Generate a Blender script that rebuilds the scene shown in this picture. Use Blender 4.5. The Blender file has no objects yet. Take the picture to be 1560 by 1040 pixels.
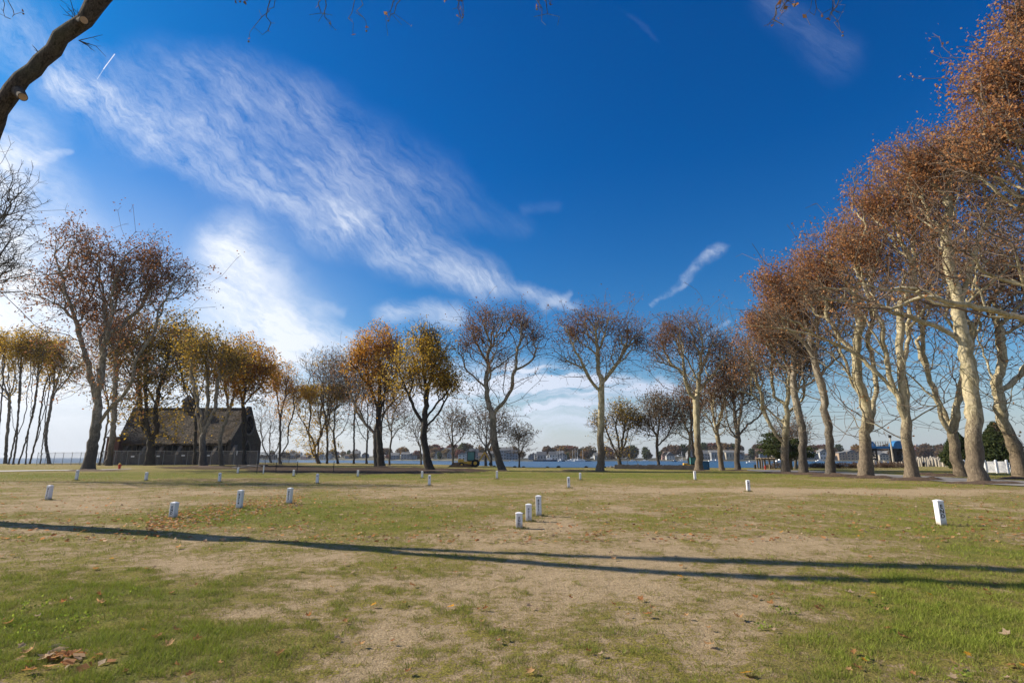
import bpy, math, random
import numpy as np
from mathutils import Vector, Matrix
R = math.radians
scn = bpy.context.scene
COL = scn.collection
random.seed(7)

# ------------------------------------------------------------------ camera
FPX, CX, CY, HOR = 823.0, 780.0, 520.0, 697.0
PITCH = math.atan((HOR - CY) / FPX)
CAMH = 1.6
SP, CP = math.sin(PITCH), math.cos(PITCH)
cam_d = bpy.data.cameras.new("camera")
cam_d.sensor_width = 36.0
cam_d.lens = 36.0 * FPX / 1560.0
cam_d.clip_start = 0.05
cam_d.clip_end = 20000
cam = bpy.data.objects.new("camera", cam_d)
COL.objects.link(cam)
cam.location = (0, 0, CAMH)
cam.rotation_euler = (R(90) + PITCH, 0, 0)
scn.camera = cam

# ------------------------------------------------------------------ light
SUN_EL, SUN_AZ = R(33), R(15)       # azimuth: measured from -X towards +Y
scn.view_settings.view_transform = 'Standard'
scn.view_settings.look = 'None'
scn.view_settings.gamma = 1
scn.cycles.use_denoising = True
scn.view_settings.exposure = 0.62
sd = bpy.data.lights.new("sun", 'SUN')
sd.energy = 5.0
sd.angle = R(0.53)
sd.color = (1.0, 0.89, 0.72)
sun = bpy.data.objects.new("sun", sd)
COL.objects.link(sun)
sun_dir = Vector((-math.cos(SUN_AZ) * math.cos(SUN_EL), math.sin(SUN_AZ) * math.cos(SUN_EL), math.sin(SUN_EL)))
sun.rotation_euler = sun_dir.to_track_quat('Z', 'Y').to_euler()
sun.location = (-40, 10, 30)


class NT:
    """tiny node helper"""
    def __init__(s, tree):
        s.t = tree; s.n = tree.nodes; s.l = tree.links

    def new(s, typ, **kw):
        nd = s.n.new(typ)
        for k, v in kw.items():
            setattr(nd, k, v)
        return nd

    def put(s, sock, v):
        if isinstance(v, bpy.types.NodeSocket):
            s.l.new(v, sock)
        elif v is not None:
            sock.default_value = v

    def m(s, op, a, b=None, c=None, clamp=False):
        nd = s.new('ShaderNodeMath', operation=op, use_clamp=clamp)
        s.put(nd.inputs[0], a); s.put(nd.inputs[1], b)
        if c is not None: s.put(nd.inputs[2], c)
        return nd.outputs[0]

    def vm(s, op, a, b=None):
        nd = s.new('ShaderNodeVectorMath', operation=op)
        s.put(nd.inputs[0], a)
        if b is not None: s.put(nd.inputs[1], b)
        return nd.outputs[1] if op in ('LENGTH', 'DOT_PRODUCT', 'DISTANCE') else nd.outputs[0]

    def noise(s, vec, scale, detail=4, rough=0.55, dist=0.0, out=0):
        nd = s.new('ShaderNodeTexNoise')
        s.put(nd.inputs['Vector'], vec)
        nd.inputs['Scale'].default_value = scale
        nd.inputs['Detail'].default_value = detail
        nd.inputs['Roughness'].default_value = rough
        nd.inputs['Distortion'].default_value = dist
        return nd.outputs[out]

    def rng(s, v, a, b, c=0.0, d=1.0, smooth=False):
        nd = s.new('ShaderNodeMapRange', interpolation_type='SMOOTHSTEP' if smooth else 'LINEAR')
        s.put(nd.inputs[0], v)
        for i, x in enumerate((a, b, c, d)):
            s.put(nd.inputs[i + 1], x)
        return nd.outputs[0]

    def mix(s, f, a, b, blend='MIX'):
        nd = s.new('ShaderNodeMix', data_type='RGBA', blend_type=blend)
        s.put(nd.inputs[0], f)
        for k, v in ((6, a), (7, b)):
            if isinstance(v, tuple) and len(v) == 3: v = v + (1,)
            s.put(nd.inputs[k], v)
        return nd.outputs[2]

    def comb(s, x, y, z=0.0):
        nd = s.new('ShaderNodeCombineXYZ')
        s.put(nd.inputs[0], x); s.put(nd.inputs[1], y); s.put(nd.inputs[2], z)
        return nd.outputs[0]


def wdir(px, py):
    xc, yc = (px - CX) / FPX, (CY - py) / FPX
    return (xc, CP - yc * SP, SP + yc * CP)


def uv(px, py):
    d = wdir(px, py)
    return d[0] / d[1], d[2] / d[1]


# ------------------------------------------------------------------ world: sky with cirrus
world = bpy.data.worlds.new("World")
scn.world = world
world.use_nodes = True
w = NT(world.node_tree)
w.n.clear()
sky = w.new('ShaderNodeTexSky', sky_type='NISHITA')
sky.sun_disc = False
sky.sun_elevation = SUN_EL
sky.sun_rotation = R(-75)
sky.altitude = 0
sky.air_density = 1.0
sky.dust_density = 0.6
sky.ozone_density = 2.5
tc = w.new('ShaderNodeTexCoord')
sep = w.new('ShaderNodeSeparateXYZ')
w.l.new(tc.outputs['Generated'], sep.inputs[0])
X, Y, Z = sep.outputs
Yc = w.m('MAXIMUM', w.m('ABSOLUTE', Y), 0.12)
U = w.m('DIVIDE', X, Yc)
V = w.m('DIVIDE', Z, Yc)
# wisp warp
base = w.comb(U, V)
warp = w.noise(base, 3.0, 5, 0.6, out=1)
warp2 = w.noise(base, 14.0, 4, 0.6, out=1)
wv = w.new('ShaderNodeVectorMath', operation='MULTIPLY_ADD')
w.l.new(warp, wv.inputs[0]); wv.inputs[1].default_value = (0.09, 0.09, 0); w.l.new(base, wv.inputs[2])
wv2 = w.new('ShaderNodeVectorMath', operation='MULTIPLY_ADD')
w.l.new(warp2, wv2.inputs[0]); wv2.inputs[1].default_value = (0.035, 0.035, 0); w.l.new(wv.outputs[0], wv2.inputs[2])
sub = w.vm('SUBTRACT', wv2.outputs[0], (0.0625, 0.0625, 0))
s2 = w.new('ShaderNodeSeparateXYZ'); w.l.new(sub, s2.inputs[0])
WU, WV = s2.outputs[0], s2.outputs[1]


def capsule(p0, p1, w0, w1, amt, soft=1.0, raw=False):
    """soft capsule in sky-direction coordinates, from p0 to p1, half widths w0 w1"""
    (ax, ay), (bx, by) = uv(*p0), uv(*p1)
    uu, vv = (U, V) if raw else (WU, WV)
    dx, dy = bx - ax, by - ay
    L2 = dx * dx + dy * dy
    qx, qy = w.m('SUBTRACT', uu, ax), w.m('SUBTRACT', vv, ay)
    t = w.m('DIVIDE', w.m('ADD', w.m('MULTIPLY', qx, dx), w.m('MULTIPLY', qy, dy)), L2, clamp=True)
    ex = w.m('SUBTRACT', qx, w.m('MULTIPLY', t, dx))
    ey = w.m('SUBTRACT', qy, w.m('MULTIPLY', t, dy))
    dist = w.m('SQRT', w.m('ADD', w.m('MULTIPLY', ex, ex), w.m('MULTIPLY', ey, ey)))
    wid = w.m('ADD', w.m('MULTIPLY', t, (w1 - w0) / FPX), w0 / FPX)
    k = w.m('DIVIDE', dist, wid)
    return w.rng(k, 1.0 + 0.35 * soft, max(0.0, 1.0 - 0.9 * soft), 0.0, amt, smooth=True)


def streak(angle, sx, sy, scale, detail=6, rough=0.6, off=0.0):
    c, s_ = math.cos(angle), math.sin(angle)
    a = w.m('ADD', w.m('MULTIPLY', WU, c), w.m('MULTIPLY', WV, s_))
    b = w.m('SUBTRACT', w.m('MULTIPLY', WV, c), w.m('MULTIPLY', WU, s_))
    v = w.comb(w.m('MULTIPLY', a, sx), w.m('MULTIPLY', b, sy), off)
    return w.noise(v, scale, detail, rough)


def total(lst):
    o = lst[0]
    for q in lst[1:]:
        o = w.m('ADD', o, q)
    return o


fil = streak(R(-50), 1.0, 6.0, 7.5, 10, 0.72)        # filaments falling to the lower right
fil2 = streak(R(-30), 1.0, 4.0, 6.0, 9, 0.70, 3.0)
hor = streak(R(4), 1.0, 9.0, 4.5, 8, 0.66, 7.0)
puff = w.noise(sub, 5.0, 7, 0.6)
filc = w.rng(w.m('ADD', w.m('MULTIPLY', fil, 0.6), w.m('MULTIPLY', fil2, 0.4)), 0.36, 0.70)
band = total([
    capsule((-60, 0), (230, 190), 60, 70, 0.42, 1.3),
    capsule((90, 120), (480, 300), 30, 95, 0.42, 1.2),
    capsule((330, 150), (640, 310), 100, 85, 0.36, 1.3),
    capsule((230, 225), (520, 350), 24, 36, 0.42, 1.2),
    capsule((500, 335), (740, 430), 62, 34, 0.66, 1.2),
    capsule((580, 400), (880, 468), 32, 10, 0.62, 1.1),
    capsule((220, 90), (480, 160), 60, 60, 0.24, 1.3),
    capsule((680, 310), (800, 345), 40, 24, 0.12, 1.2),
    capsule((1180, 10), (1265, 80), 40, 50, 0.17, 1.3),
])
brk = w.rng(w.noise(sub, 4.5, 5, 0.6), 0.36, 0.62, 0.45, 1.1)
band_d = w.m('MULTIPLY', w.m('MULTIPLY', band, brk), w.m('ADD', w.m('MULTIPLY', filc, 1.05), 0.05))
whisp = total([
    capsule((345, 385), (395, 520), 62, 110, 1.15, 1.2),
    capsule((420, 500), (545, 522), 46, 22, 0.9),
    capsule((-40, 260), (-60, 480), 130, 240, 1.6, 1.2),
    capsule((60, 240), (110, 235), 22, 8, 0.4),
    capsule((590, 480), (690, 482), 20, 22, 0.8),
    capsule((490, 472), (530, 476), 12, 8, 0.22),
    capsule((830, 472), (870, 452), 12, 6, 0.5),
    capsule((806, 316), (850, 312), 14, 9, 0.07),
    capsule((960, 20), (1000, 60), 8, 5, 0.03),
    capsule((1300, 470), (1330, 500), 60, 60, 0.16), capsule((1480, 400), (1540, 470), 50, 40, 0.20),
])
whisp_d = w.m('MULTIPLY', whisp, w.rng(w.m('ADD', w.m('MULTIPLY', puff, 0.45), w.m('MULTIPLY', fil2, 0.55)), 0.33, 0.62))
low = total([
    capsule((560, 590), (900, 585), 46, 34, 1.2),
    capsule((780, 572), (1020, 590), 26, 14, 1.2),
    capsule((480, 640), (1000, 640), 30, 30, 0.75),
    capsule((420, 545), (560, 552), 14, 10, 0.7),
    capsule((800, 620), (1010, 612), 8, 6, 0.8),
    capsule((1000, 575), (1120, 600), 10, 8, 0.4),
    capsule((540, 545), (640, 560), 20, 20, 0.4),
    capsule((1080, 620), (1500, 610), 8, 8, 0.25),
    capsule((0, 560), (420, 600), 80, 60, 0.7),
])
low_d = w.m('MULTIPLY', low, w.rng(hor, 0.34, 0.60))
con = total([
    capsule((1092, 386), (1075, 394), 10, 9, 0.36, 1.3), capsule((1085, 392), (1040, 430), 11, 8, 0.42, 1.3),
    capsule((1040, 430), (995, 470), 8, 3, 0.40, 1.2),
    capsule((975, 572), (1110, 490), 5, 4, 0.28, 1.0, raw=True),
])
con_d = w.m('MULTIPLY', con, w.rng(w.noise(sub, 22.0, 5, 0.6), 0.38, 0.62, 0.1, 1.0))
trail = w.m('ADD', capsule((148, 121), (162, 99), 0.9, 1.0, 0.35, raw=True), capsule((158, 105), (174.5, 83), 1.0, 1.2, 0.8, raw=True))
# veil of haze near the horizon, stronger toward the sun side
el = w.m('MAXIMUM', Z, 0.0)
veil_l = w.m('MULTIPLY', w.rng(X, -0.15, -0.62, 0.0, 1.0, smooth=True), w.rng(el, 0.50, 0.0, 0.0, 0.85, smooth=True))
veil_c = w.rng(el, 0.17, 0.0, 0.0, 0.75, smooth=True)
dens = w.m('ADD', w.m('ADD', band_d, whisp_d), w.m('ADD', low_d, w.m('ADD', con_d, trail)))
dens = w.m('MULTIPLY', dens, w.rng(Y, 0.0, 0.1))
fill_cloud = w.m('MULTIPLY', w.rng(Y, 0.02, -0.25, 0.0, 1.0, smooth=True), w.rng(w.noise(tc.outputs['Generated'], 2.2, 6, 0.6), 0.40, 0.60, 0.04, 0.42))  # added cloud cover behind the camera, unseen, to whiten the fill in shadows
fill_cloud = w.m('MULTIPLY', fill_cloud, w.rng(Z, -0.02, 0.1))
dens = w.m('ADD', dens, fill_cloud)
dens = w.m('MINIMUM', dens, 0.96)
dens = w.m('MAXIMUM', dens, 0.0)
# deepen the blue of the clear sky
hs = w.new('ShaderNodeHueSaturation')
hs.inputs['Saturation'].default_value = 1.38
hs.inputs['Value'].default_value = 1.0
w.l.new(sky.outputs[0], hs.inputs['Color'])
clear = w.mix(w.rng(el, 0.04, 0.5), hs.outputs[0], w.mix(1.0, hs.outputs[0], (0.07, 0.72, 1.08), 'MULTIPLY'))
SKYK = 8.0
c_l = w.mix(w.m('MULTIPLY', veil_l, 1.0), clear, (7.2, 7.9, 9.0))
c_c = w.mix(veil_c, c_l, w.mix(w.rng(X, -0.4, 0.5), (6.1, 6.5, 7.2), (4.0, 4.6, 5.5)))
cloudcol = w.mix(w.rng(X, -0.55, 0.35), (8.6, 9.0, 9.7), (5.2, 6.0, 7.6))
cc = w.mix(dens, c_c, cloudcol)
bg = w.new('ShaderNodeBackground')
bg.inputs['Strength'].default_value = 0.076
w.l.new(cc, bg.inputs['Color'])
wo = w.new('ShaderNodeOutputWorld')
w.l.new(bg.outputs[0], wo.inputs['Surface'])


# ------------------------------------------------------------------ helpers
def gpt(px, py, z=0.0):
    d = wdir(px, py)
    t = (z - CAMH) / d[2]
    return Vector((d[0] * t, d[1] * t, z))


def at(px, py, Yd):
    d = wdir(px, py)
    t = Yd / d[1]
    return Vector((d[0] * t, Yd, CAMH + d[2] * t))


def proj(x, y, z):
    """world arrays -> photo pixels"""
    zz = z - CAMH
    dep = np.maximum(y * CP + zz * SP, 0.05)
    yc = (-y * SP + zz * CP) / dep
    return CX + FPX * x / dep, CY - FPX * yc


def _h(ix, iy, seed):
    n = (ix * 374761393 + iy * 668265263 + seed * 1442695041) & 0xffffffff
    n = ((n ^ (n >> 13)) * 1274126177) & 0xffffffff
    return ((n ^ (n >> 16)) & 0xffff) / 65535.0


def vnoise(x, y, seed=0, octaves=4, rough=0.5):
    x = np.asarray(x, float); y = np.asarray(y, float)
    out = np.zeros(np.broadcast(x, y).shape); amp = 1.0; tot = 0.0
    for o in range(octaves):
        ix = np.floor(x).astype(np.int64); iy = np.floor(y).astype(np.int64)
        fx = x - ix; fy = y - iy
        fx = fx * fx * (3 - 2 * fx); fy = fy * fy * (3 - 2 * fy)
        a = _h(ix, iy, seed + o); b = _h(ix + 1, iy, seed + o)
        c = _h(ix, iy + 1, seed + o); d = _h(ix + 1, iy + 1, seed + o)
        out = out + amp * ((a * (1 - fx) + b * fx) * (1 - fy) + (c * (1 - fx) + d * fx) * fy)
        tot += amp; amp *= rough
        x = x * 2.03 + 17.1; y = y * 2.03 + 9.7
    return out / tot


def mesh_np(name, verts, faces_list, mats=None, mat_idx=None, smooth=False, attrs=None):
    """faces_list: list of int arrays (n,k)"""
    me = bpy.data.meshes.new(name)
    verts = np.asarray(verts, np.float32)
    me.vertices.add(len(verts))
    me.vertices.foreach_set('co', verts.ravel())
    fl = [np.asarray(f, np.int32) for f in faces_list if len(f)]
    nl = sum(f.size for f in fl); nf = sum(len(f) for f in fl)
    me.loops.add(nl); me.polygons.add(nf)
    me.loops.foreach_set('vertex_index', np.concatenate([f.ravel() for f in fl]))
    tot = np.concatenate([np.full(len(f), f.shape[1], np.int32) for f in fl])
    st = np.concatenate([[0], np.cumsum(tot)[:-1]]).astype(np.int32)
    me.polygons.foreach_set('loop_start', st)
    me.polygons.foreach_set('loop_total', tot)
    if mat_idx is not None:
        me.polygons.foreach_set('material_index', np.asarray(mat_idx, np.int32))
    if smooth:
        me.polygons.foreach_set('use_smooth', np.ones(nf, bool))
    for m_ in (mats or []):
        me.materials.append(m_)
    if attrs:
        for k, (dom, arr) in attrs.items():
            a = me.attributes.new(k, 'FLOAT', dom)
            a.data.foreach_set('value', np.asarray(arr, np.float32))
    me.update(calc_edges=True)
    return me


def link(name, me, parent=None, loc=None):
    o = bpy.data.objects.new(name, me)
    COL.objects.link(o)
    if parent is not None: o.parent = parent
    if loc is not None: o.location = loc
    return o


def empty(name, loc, rz=0.0):
    o = bpy.data.objects.new(name, None)
    o.empty_display_size = 0.3
    COL.objects.link(o)
    o.location = loc; o.rotation_euler = (0, 0, rz)
    return o


def tag(o, label=None, cat=None, group=None, kind=None):
    if label: o['label'] = label
    if cat: o['category'] = cat
    if group: o['group'] = group
    if kind: o['kind'] = kind
    return o


def copy_tree(o, parent=None):
    c = o.copy(); COL.objects.link(c)
    c.parent = parent
    for ch in list(o.children):
        copy_tree(ch, c)
    return c


class MB:
    """mesh builder: convex bits gathered into one mesh"""
    def __init__(s): s.v = []; s.f = []; s.mi = []; s.cur = 0

    def add(s, vs, fs):
        n = len(s.v); s.v += [tuple(v) for v in vs]
        s.f += [tuple(n + i for i in f) for f in fs]; s.mi += [s.cur] * len(fs); return s

    def box(s, c, size, rz=0.0, taper=1.0, tilt=None):
        x, y, z = size[0] / 2, size[1] / 2, size[2] / 2
        m = Matrix.Rotation(rz, 3, 'Z')
        if tilt is not None: m = tilt @ m
        vs = []
        for sz in (-1, 1):
            k = taper if sz > 0 else 1
            for sx, sy in ((-1, -1), (1, -1), (1, 1), (-1, 1)):
                vs.append(Vector(c) + m @ Vector((sx * x * k, sy * y * k, sz * z)))
        return s.add(vs, [(3, 2, 1, 0), (4, 5, 6, 7), (0, 1, 5, 4), (1, 2, 6, 5), (2, 3, 7, 6), (3, 0, 4, 7)])

    def tube(s, p0, p1, r0, r1=None, n=8, cap=True):
        r1 = r0 if r1 is None else r1
        p0, p1 = Vector(p0), Vector(p1); d = (p1 - p0).normalized()
        a = d.orthogonal().normalized(); b = d.cross(a)
        vs = []
        for p, r in ((p0, r0), (p1, r1)):
            for i in range(n):
                t = 2 * math.pi * i / n
                vs.append(p + (a * math.cos(t) + b * math.sin(t)) * r)
        fs = [(i, (i + 1) % n, n + (i + 1) % n, n + i) for i in range(n)]
        if cap: fs += [tuple(range(n - 1, -1, -1)), tuple(range(n, 2 * n))]
        return s.add(vs, fs)

    def lathe(s, c, prof, n=12):
        vs = []; c = Vector(c)
        for r, z in prof:
            for i in range(n):
                t = 2 * math.pi * i / n
                vs.append(c + Vector((r * math.cos(t), r * math.sin(t), z)))
        fs = []
        for k in range(len(prof) - 1):
            for i in range(n):
                j = (i + 1) % n
                fs.append((k * n + i, k * n + j, (k + 1) * n + j, (k + 1) * n + i))
        fs += [tuple(range(n - 1, -1, -1)), tuple(range((len(prof) - 1) * n, len(prof) * n))]
        return s.add(vs, fs)

    def prism(s, pts, y0, y1, rz=0, off=(0, 0, 0)):
        """outline in x,z extruded along y"""
        n = len(pts); m = Matrix.Rotation(rz, 3, 'Z'); off = Vector(off)
        vs = [off + m @ Vector((p[0], y0, p[1])) for p in pts] + [off + m @ Vector((p[0], y1, p[1])) for p in pts]
        fs = [(i, (i + 1) % n, n + (i + 1) % n, n + i) for i in range(n)]
        fs += [tuple(range(n - 1, -1, -1)), tuple(range(n, 2 * n))]
        return s.add(vs, fs)

    def build(s, name, mat, parent=None, loc=None, smooth=False, bevel=0.0):
        me = bpy.data.meshes.new(name)
        me.from_pydata([tuple(v) for v in s.v], [], s.f)
        for m_ in (mat if isinstance(mat, (list, tuple)) else [mat]): me.materials.append(m_)
        me.polygons.foreach_set('material_index', s.mi)
        if smooth: me.polygons.foreach_set('use_smooth', [True] * len(me.polygons))
        me.update()
        o = link(name, me, parent, loc)
        if bevel:
            b = o.modifiers.new('bevel', 'BEVEL'); b.width = bevel; b.segments = 2
        return o


# ------------------------------------------------------------------ materials
def mat(name):
    m_ = bpy.data.materials.new(name); m_.use_nodes = True
    n = NT(m_.node_tree)
    b = n.n['Principled BSDF']
    b.inputs['Specular IOR Level'].default_value = 0.3
    return m_, n, b


def simple(name, col, rough=0.7, var=0.12, scale=3.0, metal=0.0, bump=0.0):
    m_, n, b = mat(name)
    t = n.new('ShaderNodeTexCoord')
    nz = n.noise(t.outputs['Object'], scale, 5, 0.6)
    f = n.rng(nz, 0.3, 0.7, 1.0 - var, 1.0 + var)
    c = n.mix(1.0, (*col, 1), n.comb(f, f, f), 'MULTIPLY')
    n.l.new(c, b.inputs['Base Color'])
    b.inputs['Roughness'].default_value = rough
    b.inputs['Metallic'].default_value = metal
    if bump:
        bp = n.new('ShaderNodeBump'); bp.inputs['Strength'].default_value = 0.5
        bp.inputs['Distance'].default_value = bump
        n.l.new(n.noise(t.outputs['Object'], scale * 4, 6, 0.6), bp.inputs['Height'])
        n.l.new(bp.outputs[0], b.inputs['Normal'])
    return m_


def plane_bark(name, pale, olive, grey, low=2.4, fade=6.0):
    """sycamore bark: pale cream with olive and brown flakes, scaly brown at the foot"""
    m_, n, b = mat(name)
    t = n.new('ShaderNodeTexCoord')
    sp = n.new('ShaderNodeSeparateXYZ'); n.l.new(t.outputs['Object'], sp.inputs[0])
    st = n.new('ShaderNodeMapping'); st.inputs['Scale'].default_value = (1, 1, 0.45)
    n.l.new(t.outputs['Object'], st.inputs[0])
    v1 = n.noise(st.outputs[0], 2.6, 6, 0.7, 0.9)
    v2 = n.noise(st.outputs[0], 11.0, 4, 0.7, 0.4)
    v3 = n.noise(st.outputs[0], 1.6, 3, 0.5)
    c = n.mix(n.rng(v1, 0.47, 0.53), (*pale, 1), (*olive, 1))
    low_f = n.rng(n.m('ADD', sp.outputs[2], n.m('MULTIPLY', v3, 5.0)), low + 2.0, low + fade, 1.0, 0.0)
    flake = n.rng(n.m('SUBTRACT', v2, n.m('MULTIPLY', low_f, 0.20)), 0.30, 0.42, 1.0, 0.0)
    c = n.mix(flake, c, (*grey, 1))
    g2 = n.mix(n.rng(v2, 0.35, 0.65), tuple(x * 0.62 for x in grey), tuple(x * 1.35 for x in grey))
    c = n.mix(n.m('MULTIPLY', low_f, 0.9), c, g2)
    n.l.new(c, b.inputs['Base Color'])
    b.inputs['Roughness'].default_value = 0.85
    bp = n.new('ShaderNodeBump'); bp.inputs['Strength'].default_value = 0.7; bp.inputs['Distance'].default_value = 0.06
    n.l.new(n.m('ADD', v2, n.m('MULTIPLY', v1, 0.5)), bp.inputs['Height'])
    n.l.new(bp.outputs[0], b.inputs['Normal'])
    return m_


def furrow_bark(name, a, c2):
    m_, n, b = mat(name)
    t = n.new('ShaderNodeTexCoord')
    st = n.new('ShaderNodeMapping'); st.inputs['Scale'].default_value = (1, 1, 0.22)
    n.l.new(t.outputs['Object'], st.inputs[0])
    v1 = n.noise(st.outputs[0], 16.0, 5, 0.7, 1.0)
    v2 = n.noise(t.outputs['Object'], 1.2, 3, 0.5)
    c = n.mix(n.rng(v1, 0.38, 0.62), (*a, 1), (*c2, 1))
    c = n.mix(n.rng(v2, 0.5, 0.75, 0, 0.35), c, (0.10, 0.11, 0.06))
    n.l.new(c, b.inputs['Base Color'])
    b.inputs['Roughness'].default_value = 0.95
    bp = n.new('ShaderNodeBump'); bp.inputs['Strength'].default_value = 1.0; bp.inputs['Distance'].default_value = 0.04
    n.l.new(v1, bp.inputs['Height']); n.l.new(bp.outputs[0], b.inputs['Normal'])
    return m_


def leafmat(name, stops):
    m_, n, b = mat(name)
    at_ = n.new('ShaderNodeAttribute'); at_.attribute_name = 'tint'
    cr = n.new('ShaderNodeValToRGB')
    els = cr.color_ramp.elements
    while len(els) < len(stops): els.new(0.5)
    for i, c in enumerate(stops):
        els[i].position = i / (len(stops) - 1); els[i].color = (*c, 1)
    n.l.new(at_.outputs['Fac'], cr.inputs[0])
    n.l.new(cr.outputs[0], b.inputs['Base Color'])
    b.inputs['Roughness'].default_value = 0.75
    tr = n.new('ShaderNodeBsdfTranslucent'); n.l.new(cr.outputs[0], tr.inputs[0])
    mx = n.new('ShaderNodeMixShader'); mx.inputs[0].default_value = 0.5
    n.l.new(b.outputs[0], mx.inputs[1]); n.l.new(tr.outputs[0], mx.inputs[2])
    n.l.new(mx.outputs[0], n.n['Material Output'].inputs['Surface'])
    return m_


M = {}
M['plane'] = plane_bark('plane_bark', (0.50, 0.43, 0.28), (0.30, 0.26, 0.155), (0.15, 0.115, 0.08))
M['plane_dull'] = plane_bark('plane_bark_dull', (0.34, 0.29, 0.22), (0.18, 0.155, 0.11), (0.085, 0.07, 0.055), 2.5, 7)
M['plane_grey'] = plane_bark('plane_bark_grey', (0.27, 0.235, 0.19), (0.15, 0.13, 0.10), (0.08, 0.068, 0.055), 3, 8)
M['dark'] = furrow_bark('dark_bark', (0.022, 0.018, 0.015), (0.075, 0.06, 0.048))
M['mid'] = furrow_bark('brown_bark', (0.06, 0.05, 0.04), (0.17, 0.14, 0.11))
M['near'] = furrow_bark('near_bark', (0.022, 0.017, 0.013), (0.115, 0.088, 0.066))
M['twig'] = simple('brown_twigs', (0.15, 0.11, 0.08), 0.9, 0.35, 1.5)
M['cutwood'] = simple('cut_wood', (0.42, 0.27, 0.15), 0.8, 0.25, 8)
M['lf_russet'] = leafmat('russet_leaves', [(0.20, 0.085, 0.04), (0.36, 0.16, 0.065), (0.48, 0.23, 0.09), (0.60, 0.38, 0.18)])
M['lf_brown'] = leafmat('brown_leaves', [(0.11, 0.055, 0.032), (0.21, 0.095, 0.048), (0.31, 0.14, 0.06), (0.42, 0.22, 0.08)])
M['lf_orange'] = leafmat('orange_leaves', [(0.34, 0.13, 0.02), (0.60, 0.26, 0.025), (0.74, 0.40, 0.04), (0.66, 0.48, 0.06)])
M['lf_gold'] = leafmat('gold_leaves', [(0.22, 0.17, 0.03), (0.50, 0.30, 0.035), (0.66, 0.42, 0.05), (0.42, 0.36, 0.06)])
M['lf_olive'] = leafmat('olive_leaves', [(0.09, 0.08, 0.02), (0.24, 0.18, 0.035), (0.48, 0.30, 0.04), (0.62, 0.38, 0.04)])
M['lf_sparse'] = leafmat('sparse_leaves', [(0.10, 0.085, 0.055), (0.16, 0.12, 0.07), (0.22, 0.15, 0.07), (0.12, 0.07, 0.05)])
M['lf_green'] = leafmat('evergreen_leaves', [(0.020, 0.035, 0.015), (0.040, 0.062, 0.022), (0.075, 0.095, 0.03), (0.11, 0.12, 0.035)])
M['lf_bramble'] = leafmat('bramble_leaves', [(0.07, 0.045, 0.03), (0.14, 0.08, 0.05), (0.20, 0.12, 0.08), (0.12, 0.11, 0.05)])
M['white'] = simple('white_paint', (0.80, 0.80, 0.82), 0.45, 0.05, 5, bump=0.002)
pm, n, b = mat('marker_paint')
t = n.new('ShaderNodeTexCoord'); sp_ = n.new('ShaderNodeSeparateXYZ'); n.l.new(t.outputs['Object'], sp_.inputs[0])
oi = n.new('ShaderNodeObjectInfo'); pv_ = n.vm('ADD', t.outputs['Object'], oi.outputs['Location'])
g1 = n.noise(pv_, 9.0, 5, 0.7)
zz_ = n.rng(n.m('ADD', sp_.outputs[2], n.m('MULTIPLY', g1, -0.22)), -0.08, 0.04, 1.0, 0.0)
c = n.mix(n.m('MULTIPLY', zz_, 0.75), (0.74, 0.74, 0.75), (0.30, 0.25, 0.17))
c = n.mix(n.rng(n.noise(pv_, 26.0, 4, 0.7), 0.60, 0.70, 0, 0.5), c, (0.45, 0.42, 0.38))
n.l.new(c, b.inputs['Base Color']); b.inputs['Roughness'].default_value = 0.55
M['post'] = pm
M['ink'] = simple('black_ink', (0.012, 0.012, 0.014), 0.6, 0.1)
M['galv'] = simple('galvanised_steel', (0.26, 0.265, 0.27), 0.7, 0.1, 3, 0.1)
M['darksteel'] = simple('dark_steel', (0.035, 0.032, 0.030), 0.6, 0.3, 3)
M['bluepaint'] = simple('blue_paint', (0.03, 0.15, 0.34), 0.5, 0.15, 2)
M['bluebox'] = simple('blue_plastic', (0.012, 0.085, 0.21), 0.5, 0.1, 2)
M['redpaint'] = simple('red_paint', (0.42, 0.04, 0.02), 0.5, 0.2, 6)
M['yellowpaint'] = simple('yellow_paint', (0.62, 0.36, 0.05), 0.6, 0.25, 3)
M['wood'] = simple('weathered_wood', (0.17, 0.135, 0.10), 0.9, 0.3, 4, bump=0.01)
M['palewood'] = simple('pale_wood', (0.42, 0.37, 0.30), 0.9, 0.25, 4, bump=0.01)
M['rock'] = simple('grey_rock', (0.22, 0.20, 0.18), 0.9, 0.35, 3, bump=0.05)
M['darkrock'] = simple('dark_rock', (0.018, 0.016, 0.015), 0.95, 0.4, 2, bump=0.08)
M['tyre'] = simple('black_rubber', (0.02, 0.02, 0.02), 0.9, 0.1)
M['sailhull'] = simple('white_hull', (0.78, 0.78, 0.78), 0.35, 0.05)
M['bluehull'] = simple('navy_hull', (0.02, 0.03, 0.07), 0.35, 0.1)
g_, gn, gb = mat('window_glass')
gb.inputs['Base Color'].default_value = (0.03, 0.045, 0.055, 1); gb.inputs['Roughness'].default_value = 0.12
gb.inputs['Specular IOR Level'].default_value = 0.6
M['glass'] = g_

# ------------------------------------------------------------------ ground
# shoreline (edge of the lawn) as distance against direction x/y
edge_px = [(-900, 707), (-100, 706.3), (0, 705.8), (120, 705), (300, 704), (450, 704.3), (600, 705.5), (700, 708),
           (800, 711), (930, 711.5), (1060, 712), (1160, 712), (1230, 710.5), (1300, 710), (1400, 709.8), (1460, 710),
           (1560, 709.5), (1800, 709), (2600, 708)]
_eu, _ed = [], []
for a_, b_ in edge_px:
    p = gpt(a_, b_); _eu.append(p.x / p.y); _ed.append(math.hypot(p.x, p.y))


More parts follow.
